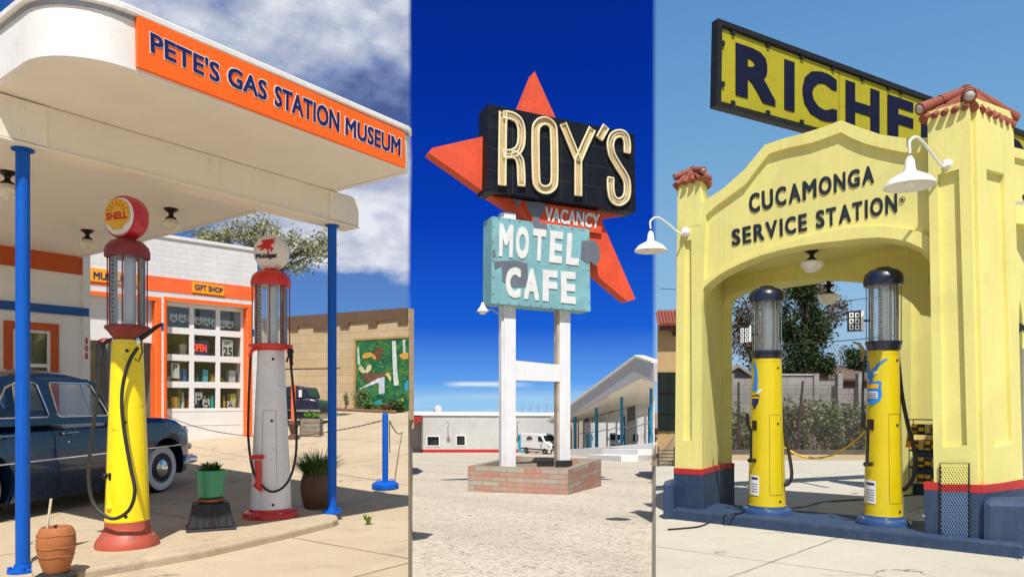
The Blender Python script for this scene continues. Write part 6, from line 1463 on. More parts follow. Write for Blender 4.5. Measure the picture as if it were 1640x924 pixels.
# office wall at the back right of the porch, with a pilaster, blue base and stripe
BK = Plane((at(1440, 700, 12.6).x, 12.6), E_)
b0, b1 = BK.st(1437, 700)[0], BK.st(1600, 700)[0]
pB = lambda a, o=0: BK.pt(a, 0, o)
mb = MB(); sheared_wall(mb, [pB(b0), pB(b1), pB(b1, -.3), pB(b0, -.3)], -.1, 4.2)
mk('office_wall', mb, M['stucco'], ss)
mb = MB(); sheared_wall(mb, [pB(b0 + .02, .10), pB(b0 + .26, .10), pB(b0 + .26), pB(b0 + .02)], -.1, 4.0); mk('pilaster', mb, M['stucco'], ss, bevel=.01)
c_ = [(pB(b0 - .0), pB(b1), BK.n)]
wrap_band('office_blue_base', M['stucco_blue'], c_, -.05, .86, .012); wrap_band('office_red_stripe', M['stripe'], c_, .862, .95, .014)
# ---- right tower (slightly battered)
tw = {}
def tower_face(l): return [FP.px(*p) for p in l]
A0, A1 = FP.px(1499, foot(1499, 0) + 12), FP.px(1571, foot(1571, 0) + 14)
A0 = FP.pt(FP.st(1499, 800)[0], 0, .03); A1 = FP.pt(FP.st(1571, 800)[0], 0, .03)
B0 = FP.pt(FP.st(1487, 300)[0], 0, .03); B1 = FP.pt(FP.st(1554, 300)[0], 0, .03)
# walk along T_ until the right edge reaches its pixel
def walk(p, d, px_):
    u = (px_ - CX)/F; t = (u*p.y - p.x)/(d.x - u*d.y); return p + d*t
A2 = walk(A1, T_, 1634); B2 = walk(B1, T_, 1614); A3 = A0 + (A2 - A1); B3 = B0 + (B2 - B1)
ztop = EYE + (640 - 176)/F*7.15
mb = MB(); lo = [A0, A1, A2, A3]; hi = [B0, B1, B2, B3]
vs = [Vector((p.x, p.y, gz_(p, -.1))) for p in lo] + [Vector((p.x, p.y, ztop)) for p in hi]
TP = Plane((A1.x, A1.y), T_)
mb.add(vs, [(3,2,1,0), (4,5,6,7), (0,1,5,4), (1,2,6,5), (2,3,7,6), (3,0,4,7)]); tow = mk('tower', mb, M['stucco'], ss, bevel=.012)
# raised frames on the tower faces leave sunk panels
def frame_on(pl, outer, inner, off, th, name):
    mb = MB(); panel(mb, pl, [outer, inner], off, th); mk(name, mb, M['stucco'], tow, bevel=.008)
FT_ = FP.shifted(.03)
lean = lambda y, b, t: b + (t - b)*(880 - y)/(880 - 180)   # pixel column of a battered edge at row y
fx = lambda y: (lean(y, 1500, 1487.5), lean(y, 1570, 1554))
frame_on(FT_, [(fx(185)[0], 182), (fx(185)[1], 163), (fx(778)[1], 779), (fx(778)[0], 777)], [(1504, 282), (1538, 273), (1551, 712), (1512, 716)], .05, .05, 'face_frame')
TPn = Plane(((A1 + B1)/2).xy[:], T_)
def tx(y): return (lean(y, 1572, 1555), lean(y, 1634, 1615))
# blue base and stripe around the tower foot
def tower_band(name, mat, h0, h1, out, faces=(0, 1, 2)):
    mb = MB(); n_ = [FP.n, TP.n if TP.n.dot(T_) == 0 else TP.n, -FP.n]
    ctr = (A0 + A2)/2
    def P(i, h, o):
        p = lo[i]; q = hi[i]; g = gz_(p, h); t = (g - gz_(p, -.1))/(ztop - gz_(p, -.1)); r_ = p.lerp(q, t); d = (r_ - ctr); d.z = 0
        e1, e2 = (A1 - A0).normalized(), (A2 - A1).normalized()
        s1 = -1 if i in (0, 3) else 1; s2 = -1 if i in (0, 1) else 1
        r_ = r_ + e1*s1*o + e2*s2*o; return Vector((r_.x, r_.y, g))
    vs = [P(i, h, o) for h in (h0, h1) for o in (out,) for i in range(4)]
    mb.add(vs, [(3,2,1,0), (4,5,6,7), (0,1,5,4), (1,2,6,5), (2,3,7,6), (3,0,4,7)]); return mk(name, mb, mat, tow)
HB = .575
tower_band('blue_base', M['stucco_blue'], -.05, HB, .062); tower_band('red_stripe', M['stripe'], HB + .001, HB + .08, .064)
# sunk panel look on the right face: raised frame
def tface(px_, py_, off):
    # point on the battered right face: intersect ray with plane through lo/hi corners
    n = (vs_hi[1] - vs_lo[1]).cross(vs_lo[2] - vs_lo[1]).normalized()
    if n.y > 0: n = -n
    d = Vector(((px_-CX)/F, 1, (HZ-py_)/F)); o = Vector((0, 0, EYE)); t = n.dot(vs_lo[1] - o)/n.dot(d); return o + d*t + n*off
vs_lo = [Vector((p.x, p.y, gz_(p, -.1))) for p in lo]; vs_hi = [Vector((p.x, p.y, ztop)) for p in hi]
def face_panel(mb, out_, in_, off, th):
    o = [tface(x, y, off) for x, y in out_]; i = [tface(x, y, off) for x, y in in_]; n = (tface(1600, 400, 1) - tface(1600, 400, 0)); k = len(o)
    vs = o + i + [v - n*th for v in o] + [v - n*th for v in i]
    fs = [(a, (a+1) % k, k + (a+1) % k, k + a) for a in range(k)] + [(k + a, k + (a+1) % k, 3*k + (a+1) % k, 3*k + a) for a in range(k)] + [(2*k + a, 2*k + (a+1) % k, (a+1) % k, a) for a in range(k)]
    mb.add(vs, fs)
mb = MB(); face_panel(mb, [(tx(165)[0] + .5, 160), (tx(185)[1], 182), (tx(760)[1], 767), (tx(768)[0] + .5, 778)], [(1572, 274), (1601, 282), (1614, 708), (1586, 716)], .045, .05); mk('face_frame', mb, M['stucco'], tow, bevel=.008)
# diamond grille at the foot of the tower
gr_ = MB(); (x0, y0), (x1, y1) = (1510, 742), (1554, 858)
def gline(p, q, r_=.0055):
    for ys in (774, 786):
        if (p[1] - ys)*(q[1] - ys) < -1e-6:
            t_ = (ys - p[1])/(q[1] - p[1]); m_ = (p[0] + (q[0]-p[0])*t_, ys); gline(p, m_, r_); gline(m_, q, r_); return
    yc = (p[1] + q[1])/2; gr_.tube([FT_.px(*p, .074), FT_.px(*q, .074)], r_, 4, mi=1 if yc < 774 else 2 if yc < 786 else 0)
W, Hh = x1 - x0, y1 - y0
for i in range(-14, 30):
    for sgn in (1, -1):
        pts = []
        for t_ in (0, 1):
            pass
        xa = x0 + i*4.4; 
        # clip a 45 degree line into the panel
        if sgn == 1: P_ = [(xa + (y - y0)*.62, y) for y in lins(y0, y1, 60)]
        else: P_ = [(xa + Hh*.62 - (y - y0)*.62 - 12, y) for y in lins(y0, y1, 60)]
        P_ = [p for p in P_ if x0 <= p[0] <= x1]
        if len(P_) > 2: gline(P_[0], P_[-1])
mk('metal_grille', gr_, [paint('grille_blue', C(86,112,146), .5, var=.1), M['stucco'], M['stripe']], tow)
mb = MB(); mb.tube([FT_.px(*p, .072) for p in ((1509, 741), (1555, 741), (1556, 859), (1509, 855))], .009, 4, closed=True); mk('grille_frame', mb, M['frame_black'], tow)
# ---- tiled caps
def tile_run(mb, a, b, r, n=6):
    """half-round tiles lapping down from a to b"""
    a, b = Vector(a), Vector(b); d = (b - a)/n
    for i in range(n): mb.tube([a + d*i, a + d*(i + 1.12)], [r*.86, r], 10)
def hip_cap(parent, base, z, h, over, per, name='tile_roof'):
    c = sum(base, Vector())/4; out = [c + (p - c)*(1 + over) for p in base]
    out = [Vector((p.x, p.y, z)) for p in out]; top = Vector((c.x, c.y, z + h)); rid = [c.lerp(p, .16) for p in base]; rid = [Vector((p.x, p.y, z + h)) for p in rid]
    mb = MB(); mb.add(out + rid, [(0,1,5,4), (1,2,6,5), (2,3,7,6), (3,0,4,7), (4,5,6,7), (3,2,1,0)]); roof = mk(name, mb, M['tile'], parent)
    for k in range(4):
        a, b = out[k], out[(k+1) % 4]; ra, rb = rid[k], rid[(k+1) % 4]; n = per[k % 2]
        mb = MB(); r = (b - a).length/n*.36
        for i in range(n):
            t = (i + .5)/n; e = a.lerp(b, t); u = min(max((t - .0), 0), 1); tp = ra.lerp(rb, u)
            f = min(1, 2.2*min(t, 1 - t) + .12); hi_ = e.lerp(tp, min(1, f + .2))
            tile_run(mb, hi_ + Vector((0,0,r*.5)), e + (e - tp).normalized()*.03 + Vector((0,0,r*.4)), r, 2)
        mk('barrel_tiles', mb, M['tile'], roof, smooth=True)
    for k in range(4):
        mb = MB(); tile_run(mb, rid[k] + Vector((0,0,.03)), out[k] + (out[k] - c).normalized()*.05 + Vector((0,0,.05)), .065 if per[0] > 4 else .045, 2); e = out[k] + (out[k] - c).normalized()*.055 + Vector((0,0,.05))
        q = mk('hip_tile', mb, M['tile'], roof, smooth=True)
        mb = MB(); mb.ball(e, (.055, .055, .055) if per[0] > 4 else (.028,)*3, 8); mk('mortar_plug', mb, M['mortar'], q, smooth=True)
    mb = MB(); mb.tube([rid[0].lerp(rid[1], .5) + Vector((0,0,.04)), rid[3].lerp(rid[2], .5) + Vector((0,0,.04))], .07 if per[0] > 4 else .05, 12); mk('ridge_tile', mb, M['tile'], roof, smooth=True)
hip_cap(tow, hi, ztop - .01, .27, .12, (5, 7))
# left pier cap
P0, P1 = FP.pt(FP.st(1086, 400)[0], 0, .0), FP.pt(FP.st(1123, 400)[0], 0, .0); P2, P3 = P1 + Q_*.34, P0 + Q_*.34
zp0, zp1 = EYE + (640 - 322)/F*9.4, EYE + (640 - 292)/F*9.4
mb = MB(); mb.extr([P0 + FP.n*.003, P1 + FP.n*.003, P2, P3], zp0 - .35, zp1); pier = mk('pier_top', mb, M['stucco'], ss, bevel=.008)
hip_cap(pier, [P0, P1, P2, P3], zp1 - .005, .16, .18, (4, 4))
# blue base and stripe on the left pier and side wall
lx = L1 + E_*.028 + FP.n*.012
lc = [(L0 - E_*.0, lx, FP.n), (lx, lx + Q_*(DEPTH + .02), nq if nq.dot(E_) > 0 else -nq)]
wrap_band('pier_blue_base', M['stucco_blue'], lc, -.03, .575, .014); wrap_band('pier_red_stripe', M['stripe'], lc, .577, .65, .017)
rp0, rp1 = BP.pt(BP.st(1148, 700)[0], 0), BP.pt(BP.st(1158.5, 700)[0], 0, .0)
rc = [(rp0, rp1, BP.n), (rp1, rp1 - BP.n*.30, Vector((BP.d.x, BP.d.y, 0)) if BP.d.dot(E_) > 0 else -BP.d)]
wrap_band('rear_blue_base', M['stucco_blue'], rc, -.03, .575, .012); wrap_band('rear_red_stripe', M['stripe'], rc, .577, .65, .015)
# ---- lettering
TXm = paint('dark_slate_lettering', (.014,.020,.030), .5, var=.1)
nm = empty('station_lettering', FP.px(1300, 340, -.04), 'dark painted words CUCAMONGA SERVICE STATION above the yellow arch', 'lettering')
def word(txt, q):
    n = len(txt); wd = {'I': .42, 'M': 1.28, 'N': 1.1, 'G': 1.08, 'O': 1.14, 'C': 1.0, 'A': 1.08, 'S': .82, 'E': .84, 'T': .92, ' ': .5, 'U': 1.04, 'V': 1.04, 'R': .96}
    tot = sum(wd.get(c, 1) for c in txt); x = 0
    for c in txt:
        w = wd.get(c, 1)/tot; pad = .11/tot
        if c != ' ':
            L2 = lambda a, b, u: (a[0] + (b[0]-a[0])*u, a[1] + (b[1]-a[1])*u)
            u0, u1 = x + pad, x + w - pad*.6
            mb = MB(); quad_text(mb, FP, c, L2(q[0], q[1], u0), L2(q[0], q[1], u1), L2(q[3], q[2], u1), L2(q[3], q[2], u0), -.034, .012, bold=.035, shear=.05); mk('letter', mb, TXm, nm)
        x += w
word('CUCAMONGA', [(1194, 311), (1398, 263), (1399, 291), (1196, 342)])
word('SERVICE STATION', [(1166, 368), (1436, 308), (1437, 338), (1168, 394)])
mb = MB(); cst = FP.st(1443, 319); mb.tube([FP.pt(cst[0] + .028*math.cos(a), cst[1] + .032*math.sin(a), -.036) for a in lins(0, 2*math.pi, 20)[:-1]], .003, 5, closed=True); quad_text(mb, FP, 'R', (1441.3, 316.5), (1444.8, 315.8), (1444.8, 321.2), (1441.3, 321.9), -.036, .008); mk('registered_mark', mb, TXm, nm)
# ---- right wing beyond the tower: arch, door and numbers
W0 = A2 + T_*.0; WP = Plane((W0.x - FP.n.x*.0, W0.y), T_); WPs = WP.shifted(-.12)
mb = MB(); panel(mb, WPs, [[(1600, 900), (1600, 230), (1740, 265), (1740, 860), (1735, 860), (1735, 470), (1722, 420), (1695, 395), (1665, 398), (1646, 412), (1637, 440), (1632, 500), (1632, 850)]], 0, .3); mk('wing_wall', mb, M['stucco'], ss)
mb = MB(); panel(mb, WPs, [[(1600, 240), (1740, 275), (1740, 283), (1600, 248)]], .03, .03); mk('wing_moulding', mb, M['stucco'], ss)
WB_ = WPs.shifted(-.9)
mb = MB(); panel(mb, WB_, [[(1590, 900), (1590, 300), (1760, 300), (1760, 900)]], 0, .1); mk('wing_back_wall', mb, M['stucco'], ss)
mb = MB(); panel(mb, WB_, [[(1633.5, 558), (1700, 562), (1700, 800), (1633.5, 780)], [(1640, 572), (1692, 575), (1692, 790), (1640, 772)]], .04, .05); dr = mk('door_frame', mb, M['white'], ss, bevel=.006)
mb = MB(); panel(mb, WB_, [[(1640, 572), (1692, 575), (1692, 790), (1640, 772)]], .012, .006); mk('pane', mb, paint('dark_door_glass', (.02,.025,.03), .06), dr)
mb = MB(); mb.tube([WB_.px(1638, 665, .06), WB_.px(1638, 682, .06)], .02, 8); mk('door_pull', mb, M['iron'], dr)
mb = MB(); quad_text(mb, WB_, '90', (1626, 518), (1650, 518), (1650, 533), (1626, 533), .014, .012, bold=.04); mk('house_number', mb, M['black_ink'], ss)
mb = MB(); quad_text(mb, WPs, 'SERVICE', (1637, 310), (1735, 330), (1735, 352), (1637, 330), .012, .01, bold=.035); mk('wing_lettering', mb, TXm, ss)
# ---- gooseneck lamps
def gooseneck(label, pl, base, shade, off_sh, k):
    """base pixel on the wall plane, shade pixel at off_sh in front of it"""
    b = pl.px(*base, .02); s = pl.pxo(*shade, off_sh); o = empty('gooseneck_lamp', b, label, 'lamp', 'white gooseneck lamps on the yellow wall')
    mb = MB(); mb.lathe([(.065*k, -.02), (.068*k, .012), (.05*k, .03), (.03*k, .05), (.001, .055)], b, 18, pl.n); mk('wall_box', mb, M['white'], o, smooth=True)
    top = s + Vector((0, 0, .26*k)); hgt = .20*k
    pts = [b + pl.n*.03, b.lerp(top, .18) + Vector((0,0,-.02*k)), b.lerp(top, .48) + Vector((0,0,.10*k)), b.lerp(top, .80) + Vector((0,0,hgt)), top + Vector((0,0,hgt*.72)), top + Vector((0,0,.03))]
    mb = MB(); mb.tube(spline(pts, 7), .014*k, 8); mk('arm', mb, M['white'], o, smooth=True)
    mb = MB(); mb.lathe([(.02*k, .26*k), (.042*k, .22*k), (.05*k, .14*k), (.06*k, .11*k), (.11*k, .085*k), (.18*k, .045*k), (.225*k, -.01*k), (.232*k, -.03*k), (.225*k, -.032*k), (.215*k, -.015*k), (.17*k, .03*k), (.08*k, .07*k)], s, 40); mb.f.pop(); mb.m.pop(); mk('shade', mb, M['white'], o, smooth=True)
    mb = MB(); mb.ball(s + Vector((0,0,.02*k)), (.05*k, .05*k, .06*k), 8); mk('bulb', mb, M['lamp_white'], o, smooth=True); return o
gooseneck('large white gooseneck lamp on the tower beside the arch lettering', FT_, (1519, 265), (1457, 294), .60, 1.0)
gooseneck('smaller white gooseneck lamp at the left edge of the yellow station', FP, (1099, 372), (1042, 399), .58, .88)
# ---- RICHFIELD sign on the roof
RP = Plane((at(1145, 600, 9.75).x, 9.75), (2180, 1150))
rs = empty('rooftop_sign', RP.px(1300, 215), 'long yellow rooftop sign with big navy letters RICHFIELD in a black frame', 'sign')
fxT = lambda x: 33 + .3645*(x - 1145); fxB = lambda x: 172 + .268*(x - 1142)
XE = 1668
mb = MB(); panel(mb, RP, [[(1145, fxT(1145)), (XE, fxT(XE)), (XE, fxB(XE)), (1142, fxB(1142))], [(1152, fxT(1152) + 8), (XE - 7, fxT(XE - 7) + 8), (XE - 7, fxB(XE - 7) - 7), (1150, fxB(1150) - 7)]], .06, .12); mk('frame', mb, M['frame_black'], rs)
pT = lambda x: 48 + .3555*(x - 1155); pB_ = lambda x: 163 + .274*(x - 1153)
cuts = [1154, 1342, 1437, 1560, 1656]
for a, b in zip(cuts, cuts[1:]):
    a_, b_ = a + .5, b - .5; mb = MB(); panel(mb, RP, [[(a_, pT(a_)), (b_, pT(b_)), (b_, pB_(b_)), (a_ - (1 if a == 1154 else 0), pB_(a_))]], .02, .04); mk('sign_panel', mb, M['rich_yellow'], rs)
RL = {'R': (1176, 1240), 'I': (1254, 1270), 'C': (1283, 1338), 'H': (1352, 1406), 'F': (1419, 1460), 'I2': (1473, 1487), 'E': (1500, 1537), 'L': (1549, 1582), 'D': (1593, 1640)}
rT = lambda x: 70 + .338*(x - 1176); rB = lambda x: 153.6 + .292*(x - 1176)
for ch, (a, b) in RL.items():
    mb = MB(); quad_text(mb, RP, ch[0], (a, rT(a)), (b, rT(b)), (b, rB(b)), (a, rB(a)), .032, .011, bold=.012 if ch[0] == 'I' else .05); mk('letter', mb, M['rich_navy'], rs)
for x in (1171, 1227, 1281, 1331, 1378, 1420, 1440, 1478, 1520, 1570, 1610, 1640):
    for f_, dy in ((pT, -1.5), (pB_, 1.5)):
        mb = MB(); a, z = RP.st(x, f_(x) + dy); panel(mb, RP, [[(a-.03, z-.05), (a+.03, z-.05), (a+.03, z+.05), (a-.03, z+.05)]], .05, .05, pix=False); mk('clip', mb, M['frame_black'], rs)
for y in (71, 136):
    mb = MB(); a, z = RP.st(1152.5, y); panel(mb, RP, [[(a-.05, z-.03), (a+.05, z-.03), (a+.05, z+.03), (a-.05, z+.03)]], .05, .05, pix=False); mk('clip', mb, M['frame_black'], rs)
for x in (1320, 1430, 1560, 1645):
    a, z = RP.st(x, fxB(x)); p = RP.pt(a, 0, -.03); mb = MB(); mb.tube([Vector((p.x, p.y, z + .05)), Vector((p.x, p.y, gz_(p, HC + .15)))], .05, 8); mk('leg', mb, M['frame_black'], rs)
mb = MB(); sheared_wall(mb, [L0 + Q_*.3, A0 + Q_*.3, A0 + Q_*5.5 + E_*1.6, L0 + Q_*5.0], HC + .02, HC + .18); rfx = [L0 + Q_*.4]
# flat roof over the porch
mb = MB(); sheared_wall(mb, [L1 - FP.n*.28, FP.pt(FP.st(1498, 600)[0], 0, -.28), R1 + E_*1.2 - BP.n*.3, R0 - BP.n*.3], HC + .203, HC + .28); mk('roof', mb, M['mortar'], ss)
# ---- ceiling lamps in the porch
school = ceiling_lamp('school'); OFF[school.name] = Vector((0,0,0))
for i, (x, y, h, Yl, lab) in enumerate(((1300, 401, HC, None, 'white glass ceiling lamp in front, hanging highest under the arch'), (1327, 456, 3.13, None, 'white glass ceiling lamp hanging lower, near the rear arch and tree'), (1432, 419, HC, None, 'white glass ceiling lamp half hidden behind the right pump dome'))):
    u = (x - CX)/F; Yl = (h - EYE)/((HZ - y)/F - SLOPE)
    place(school, (u*Yl, Yl, EYE + (HZ - y)/F*Yl + (-.001 if i != 1 else 0)), lab, first=i == 0, group='lamps in the yellow porch')
mb = MB(); u = (1327 - CX)/F; Yl = (3.13 - EYE)/((HZ - 456)/F - SLOPE); mb.tube([(u*Yl, Yl, EYE + (HZ - 456)/F*Yl - .005), (u*Yl, Yl, EYE + (HZ - 440)/F*Yl)], .03, 8); mk('lamp_hanger', mb, M['bronze'], ss)
# rear ceiling strip that carries the second lamp
mb = MB(); p = Vector((u*Yl, Yl, 0)); sheared_wall(mb, [R0 - BP.n*.29, R1 - BP.n*.29 + E_*.8, R1 - BP.n*1.8 + E_*.8, R0 - BP.n*1.8], 3.42, 3.52); mk('rear_ceiling', mb, M['stucco'], ss)
mb = MB(); c = at(1477, 466, 10.6); mb.ball(c, .05, 8); mb.tube([c, c + Vector((.10, .02, .05))], .025, 6); tag(mk('security_camera', mb, M['black_ink'], loc=c, smooth=True), 'small dark security camera on the yellow wall under the porch', 'camera')

# ---- blue island and end blocks
def gpt_(px_, py_, h=0):   # ground point at a pixel on the right-hand lot, lifted by h
    Y = (EYE - h)/((py_ - HZ)/F + SLOPE); return Vector(((px_ - CX)/F*Y, Y, 0))
i0, i1 = gpt_(1062, 829), gpt_(1640, 895)
ie = (i1 - i0).normalized(); im = Vector((-ie.y, ie.x, 0)); im = im if im.y > 0 else -im
plan = [i0, i1, i1 + Q_*1.15, i0 + Q_*1.0]
mb = MB(); sheared_wall(mb, plan, -.08, .136); o = mk('island', mb, M['stucco_blue'], bevel=.03); o['kind'] = 'structure'
def end_block(label, px0, px1, pyt, pyb, dep):
    a, b = gpt_(px0, pyb), gpt_(px1, pyb - (px0 - px1)*.0); o = empty('wheel_guard', Vector(((a.x+b.x)/2, (a.y+b.y)/2, gz_(a))), label, 'wheel guard')
    h = (pyb - pyt)*a.y/F; mb = MB(); sheared_wall(mb, [a, b, b + Q_*dep, a + Q_*dep], -.05, h); mk('block', mb, M['stucco_blue'], o, bevel=.06); return o
end_block('low blue stucco block at the left end of the island', 1060, 1079, 769, 831, .5)
a = gpt_(1573, 886) - FP.n*-.02; b = gpt_(1690, 892) 
o = empty('wheel_guard', Vector((a.x, a.y, gz_(a))), 'big rounded blue stucco block at the foot of the tower', 'wheel guard')
mb = MB(); pl4 = [a, a + (b - a)*.5 - Vector((0, .02, 0)), b, b + Q_*.5, a + Q_*.25 + E_*.02]; sheared_wall(mb, pl4, -.05, (886 - 797)*a.y/F); mk('block', mb, M['stucco_blue'], o, bevel=.07)

# ---- the two blue-topped yellow pumps
def body_patch(mb, o, H, k, caz, px0, body, loops, thick=.003, mi=0, lift=.0015):
    """lay a flat outline (survey pixels) around the tapered round body"""
    x, Y = o.location.x, o.location.y; (w0, y0), (w1, y1) = body
    to_cam = math.atan2(-Y, -x)
    v0, f0 = fill2d(loops); out = []
    bm = bmesh.new(); bv = [bm.verts.new(v) for v in v0]
    for q in f0:
        try: bm.faces.new([bv[i] for i in q])
        except ValueError: pass
    bmesh.ops.triangulate(bm, faces=bm.faces)
    for _ in range(3):
        es = [e for e in bm.edges if abs(e.verts[0].co.x - e.verts[1].co.x) > 2.5]
        if es: bmesh.ops.subdivide_edges(bm, edges=es, cuts=1); bmesh.ops.triangulate(bm, faces=bm.faces)
    bm.verts.index_update(); vs = [v.co.copy() for v in bm.verts]; fs = [[v.index for v in q.verts] for q in bm.faces]; bm.free()
    for v in vs:
        r = (w0 + (w1 - w0)*(y0 - v.y)/(y0 - y1))
        s = max(-.999, min(.999, (v.x - px0)/r)); a = to_cam + math.asin(s)      # right in the picture = counter-clockwise from above
        rr = r*k*caz + lift + (v.z + .5)*thick
        out.append((x + rr*math.cos(a), Y + rr*math.sin(a), H(v.y)))
    mb.add(out, fs, mi)
def grid_poly(loop, nx=8):
    return loop
M['bird_blue'] = paint('emblem_sky_blue', C(40,130,215), .4, var=.15, vscale=10); M['bird_dark'] = paint('emblem_navy', C(18,28,90), .4)
M['label'] = paint('white_label', (.74,.74,.74), .4, var=.03)
def strips(x0, x1, y0, y1, n=6):
    return [[(x0 + (x1-x0)*i/n, y0), (x0 + (x1-x0)*(i+1)/n, y0), (x0 + (x1-x0)*(i+1)/n, y1), (x0 + (x1-x0)*i/n, y1)] for i in range(n)]
def blue_pump(label, px, Y, yb, S, dx, prof):
    o, H, k, caz = pump('gas_pump', label, px, Y, .137, yb, prof, dict(base=M['navy'] if 0 else paint('blue_enamel_base', C(38,72,120), .35, var=.08, dirt=.2, coat=.3), body=M['pump_yellow'], trim=M['navy'], rod=M['steel'], inner=M['steel'], dome=M['navy']), rods=8)
    body = (prof['body'][0], prof['body'][-1])
    def patch(name, loops, mat, thick=.003, lift=.0015, parent=None):
        for lp in loops if isinstance(loops[0][0], (list, tuple)) else [loops]:
            pass
        mb = MB()
        for lp in loops: body_patch(mb, o, H, k, caz, px, body, [lp], thick, 0, lift)
        return mk(name, mb, mat, parent or o)
    return o, H, k, caz, patch
profA = dict(base=[(41, 820), (41, 817), (39, 813), (33, 811.5), (32, 808)], bolts=6, bolt_r=36, bolt_y=812.5,
             body=[(31, 813), (29.5, 780), (24.5, 600), (23.5, 572)], collar=[(22, 575), (24.5, 574), (25.5, 567), (27, 566), (27, 562)], glass=(23.5, 564, 481),
             dome=[(23, 484), (28, 484), (29, 477), (27, 469), (20, 463), (12, 461), (11, 459), (1, 458.5)])
pA_, HA, kA, cA, patA = blue_pump('left of the two yellow gas pumps with navy domes under the arch', 1228, 8.93, 820, 1.0, 0, profA)
profB = dict(base=[(45, 838), (45, 834), (42, 829), (36, 827), (34.5, 823)], bolts=6, bolt_r=40, bolt_y=828.5,
             body=[(33, 829), (31.5, 790), (27, 620), (25.5, 560)], collar=[(26, 562), (28, 560), (29, 553), (30.5, 551), (30.5, 547)], glass=(28, 550, 455),
             dome=[(28, 458), (32.5, 458), (33.5, 450), (31, 440), (23, 433), (13, 431), (12, 429), (1, 428.5)])
pB2, HB2, kB, cB, patB = blue_pump('right of the two yellow gas pumps with navy domes, nearest the tower', 1415, 7.96, 838, 1.15, 0, profB)
# bird, shield and labels
def wing(pts, w0, w1):
    L, Rr = [], []
    P = [Vector(p) for p in pts]
    for i, p in enumerate(P):
        t = (P[min(i+1, len(P)-1)] - P[max(i-1, 0)]).normalized(); n = Vector((-t.y, t.x)); w = w0 + (w1 - w0)*i/(len(P)-1); L.append(p + n*w/2); Rr.append(p - n*w/2)
    return [tuple(p) for p in L + Rr[::-1]]
patB('emblem_bird', [wing([(1396, 600), (1401, 592), (1408, 584), (1416, 578), (1421, 576)], 7, 2)], M['bird_blue'])
patB('emblem_bird', [wing([(1392.5, 606), (1391, 596), (1390, 586), (1389.6, 577)], 6, 2.5)], M['bird_blue'])
patB('emblem_bird', [[(1391, 596), (1397, 594), (1399, 602), (1397, 609), (1393, 610)]], M['bird_blue'], lift=.003)
patB('emblem_bird_head', [[(1399, 595), (1404, 594), (1407, 597), (1403, 600), (1399, 600)]], M['label'], lift=.003)
shl = [(1389.5, 612), (1394, 609), (1400, 611), (1407, 610), (1412, 612), (1411, 622), (1413, 632), (1410, 641), (1402, 646), (1396, 649), (1391, 645), (1389.2, 641)]
patB('emblem_shield', [shl], M['bird_blue']); 
patB('shield_band', [[(1389.6, 615), (1407.5, 615), (1407, 622), (1389.4, 622)]], M['shell_yellow'], lift=.004)
patB('shield_plate', [[(1389.4, 627), (1406, 627), (1406, 638), (1389.3, 638)]], M['label'], lift=.004)
for y in (629.5, 632.5, 635.5): patB('plate_line', [[(1390.5, y), (1404.5, y), (1404.5, y + 1), (1390.5, y + 1)]], M['bird_dark'], lift=.006)
patB('name_plate', [[(1386, 767), (1403, 768), (1403, 804), (1386, 803)]], M['label'])
for y in (771, 782, 786, 790, 794, 798): patB('plate_line', [[(1388, y), (1401, y + .4), (1401, y + (4 if y == 771 else 1.2)), (1388, y + (3.6 if y == 771 else .8))]], M['bird_dark'], lift=.004)
patB('black_plate', [[(1389, 671), (1400, 671), (1400, 688), (1389, 688)]], paint('brown_black_plate', (.03,.012,.008), .4), lift=.002)
patA('emblem_bird', [wing([(1209, 626), (1211, 610), (1211, 595), (1208.5, 580)], 8, 3)], M['bird_blue'])
patA('emblem_bird_head', [[(1213, 627), (1218, 623), (1222, 623), (1217, 629), (1213, 631)]], M['label'], lift=.003)
patA('emblem_shield', [[(1205.5, 633), (1214, 632), (1217, 634), (1215, 644), (1209, 655), (1205, 648)]], M['bird_dark'], lift=.003); patA('shield_band', [[(1205.5, 635), (1216, 635), (1216, 638), (1205.5, 638)]], M['shell_yellow'], lift=.006)
patA('name_plate', [[(1202.5, 759), (1216, 760), (1216, 791), (1201.5, 790)]], M['label'])
for y in (762, 772, 776, 780, 784): patA('plate_line', [[(1204.5, y), (1214, y + .4), (1214, y + (4 if y == 762 else 1.2)), (1204.5, y + (3.6 if y == 762 else .8))]], M['bird_dark'], lift=.004)
patA('black_plate', [[(1205, 673), (1212.5, 673), (1212.5, 688), (1205, 688)]], bpy.data.materials['brown_black_plate'], lift=.002)
# hoses, cranks and price boards
mb = MB(); hose_tube(mb, [(1246, 568, -.02), (1249, 590, -.05), (1251, 640, -.08), (1257, 690, -.12), (1264, 728, -.16), (1268, 757, -.18), (1265, 771, -.18), (1259, 776, -.16), (1254, 774, -.12)], 8.93, 0, .021, n=10); mk('hose', mb, M['rubber'], pA_, smooth=True)
mb = MB(); hose_tube(mb, [(1437, 560, -.02), (1440, 590, -.05), (1445, 635, -.08), (1454, 680, -.12), (1463, 715, -.16), (1466, 745, -.18), (1461, 768, -.18), (1452, 780, -.15), (1446, 784, -.10)], 7.96, 0, .021, n=10); mk('hose', mb, M['rubber'], pB2, smooth=True)
for o, Y, q in ((pA_, 8.85, [(1197, 662), (1197, 680), (1203, 688), (1203, 736), (1206, 738)]), (pB2, 7.88, [(1383, 662), (1383, 682), (1390, 690), (1389, 742), (1386, 745)])):
    mb = MB(); mb.tube([at(x, y, Y - .08) for x, y in q], [.024, .024, .017, .015, .02], 8); mb.tube([at(q[3][0] - 4, q[3][1] + 1, Y - .06), at(q[3][0] + 7, q[3][1] + 1, Y - .02)], .024, 8); mk('crank_handle', mb, M['iron'], o, smooth=True)
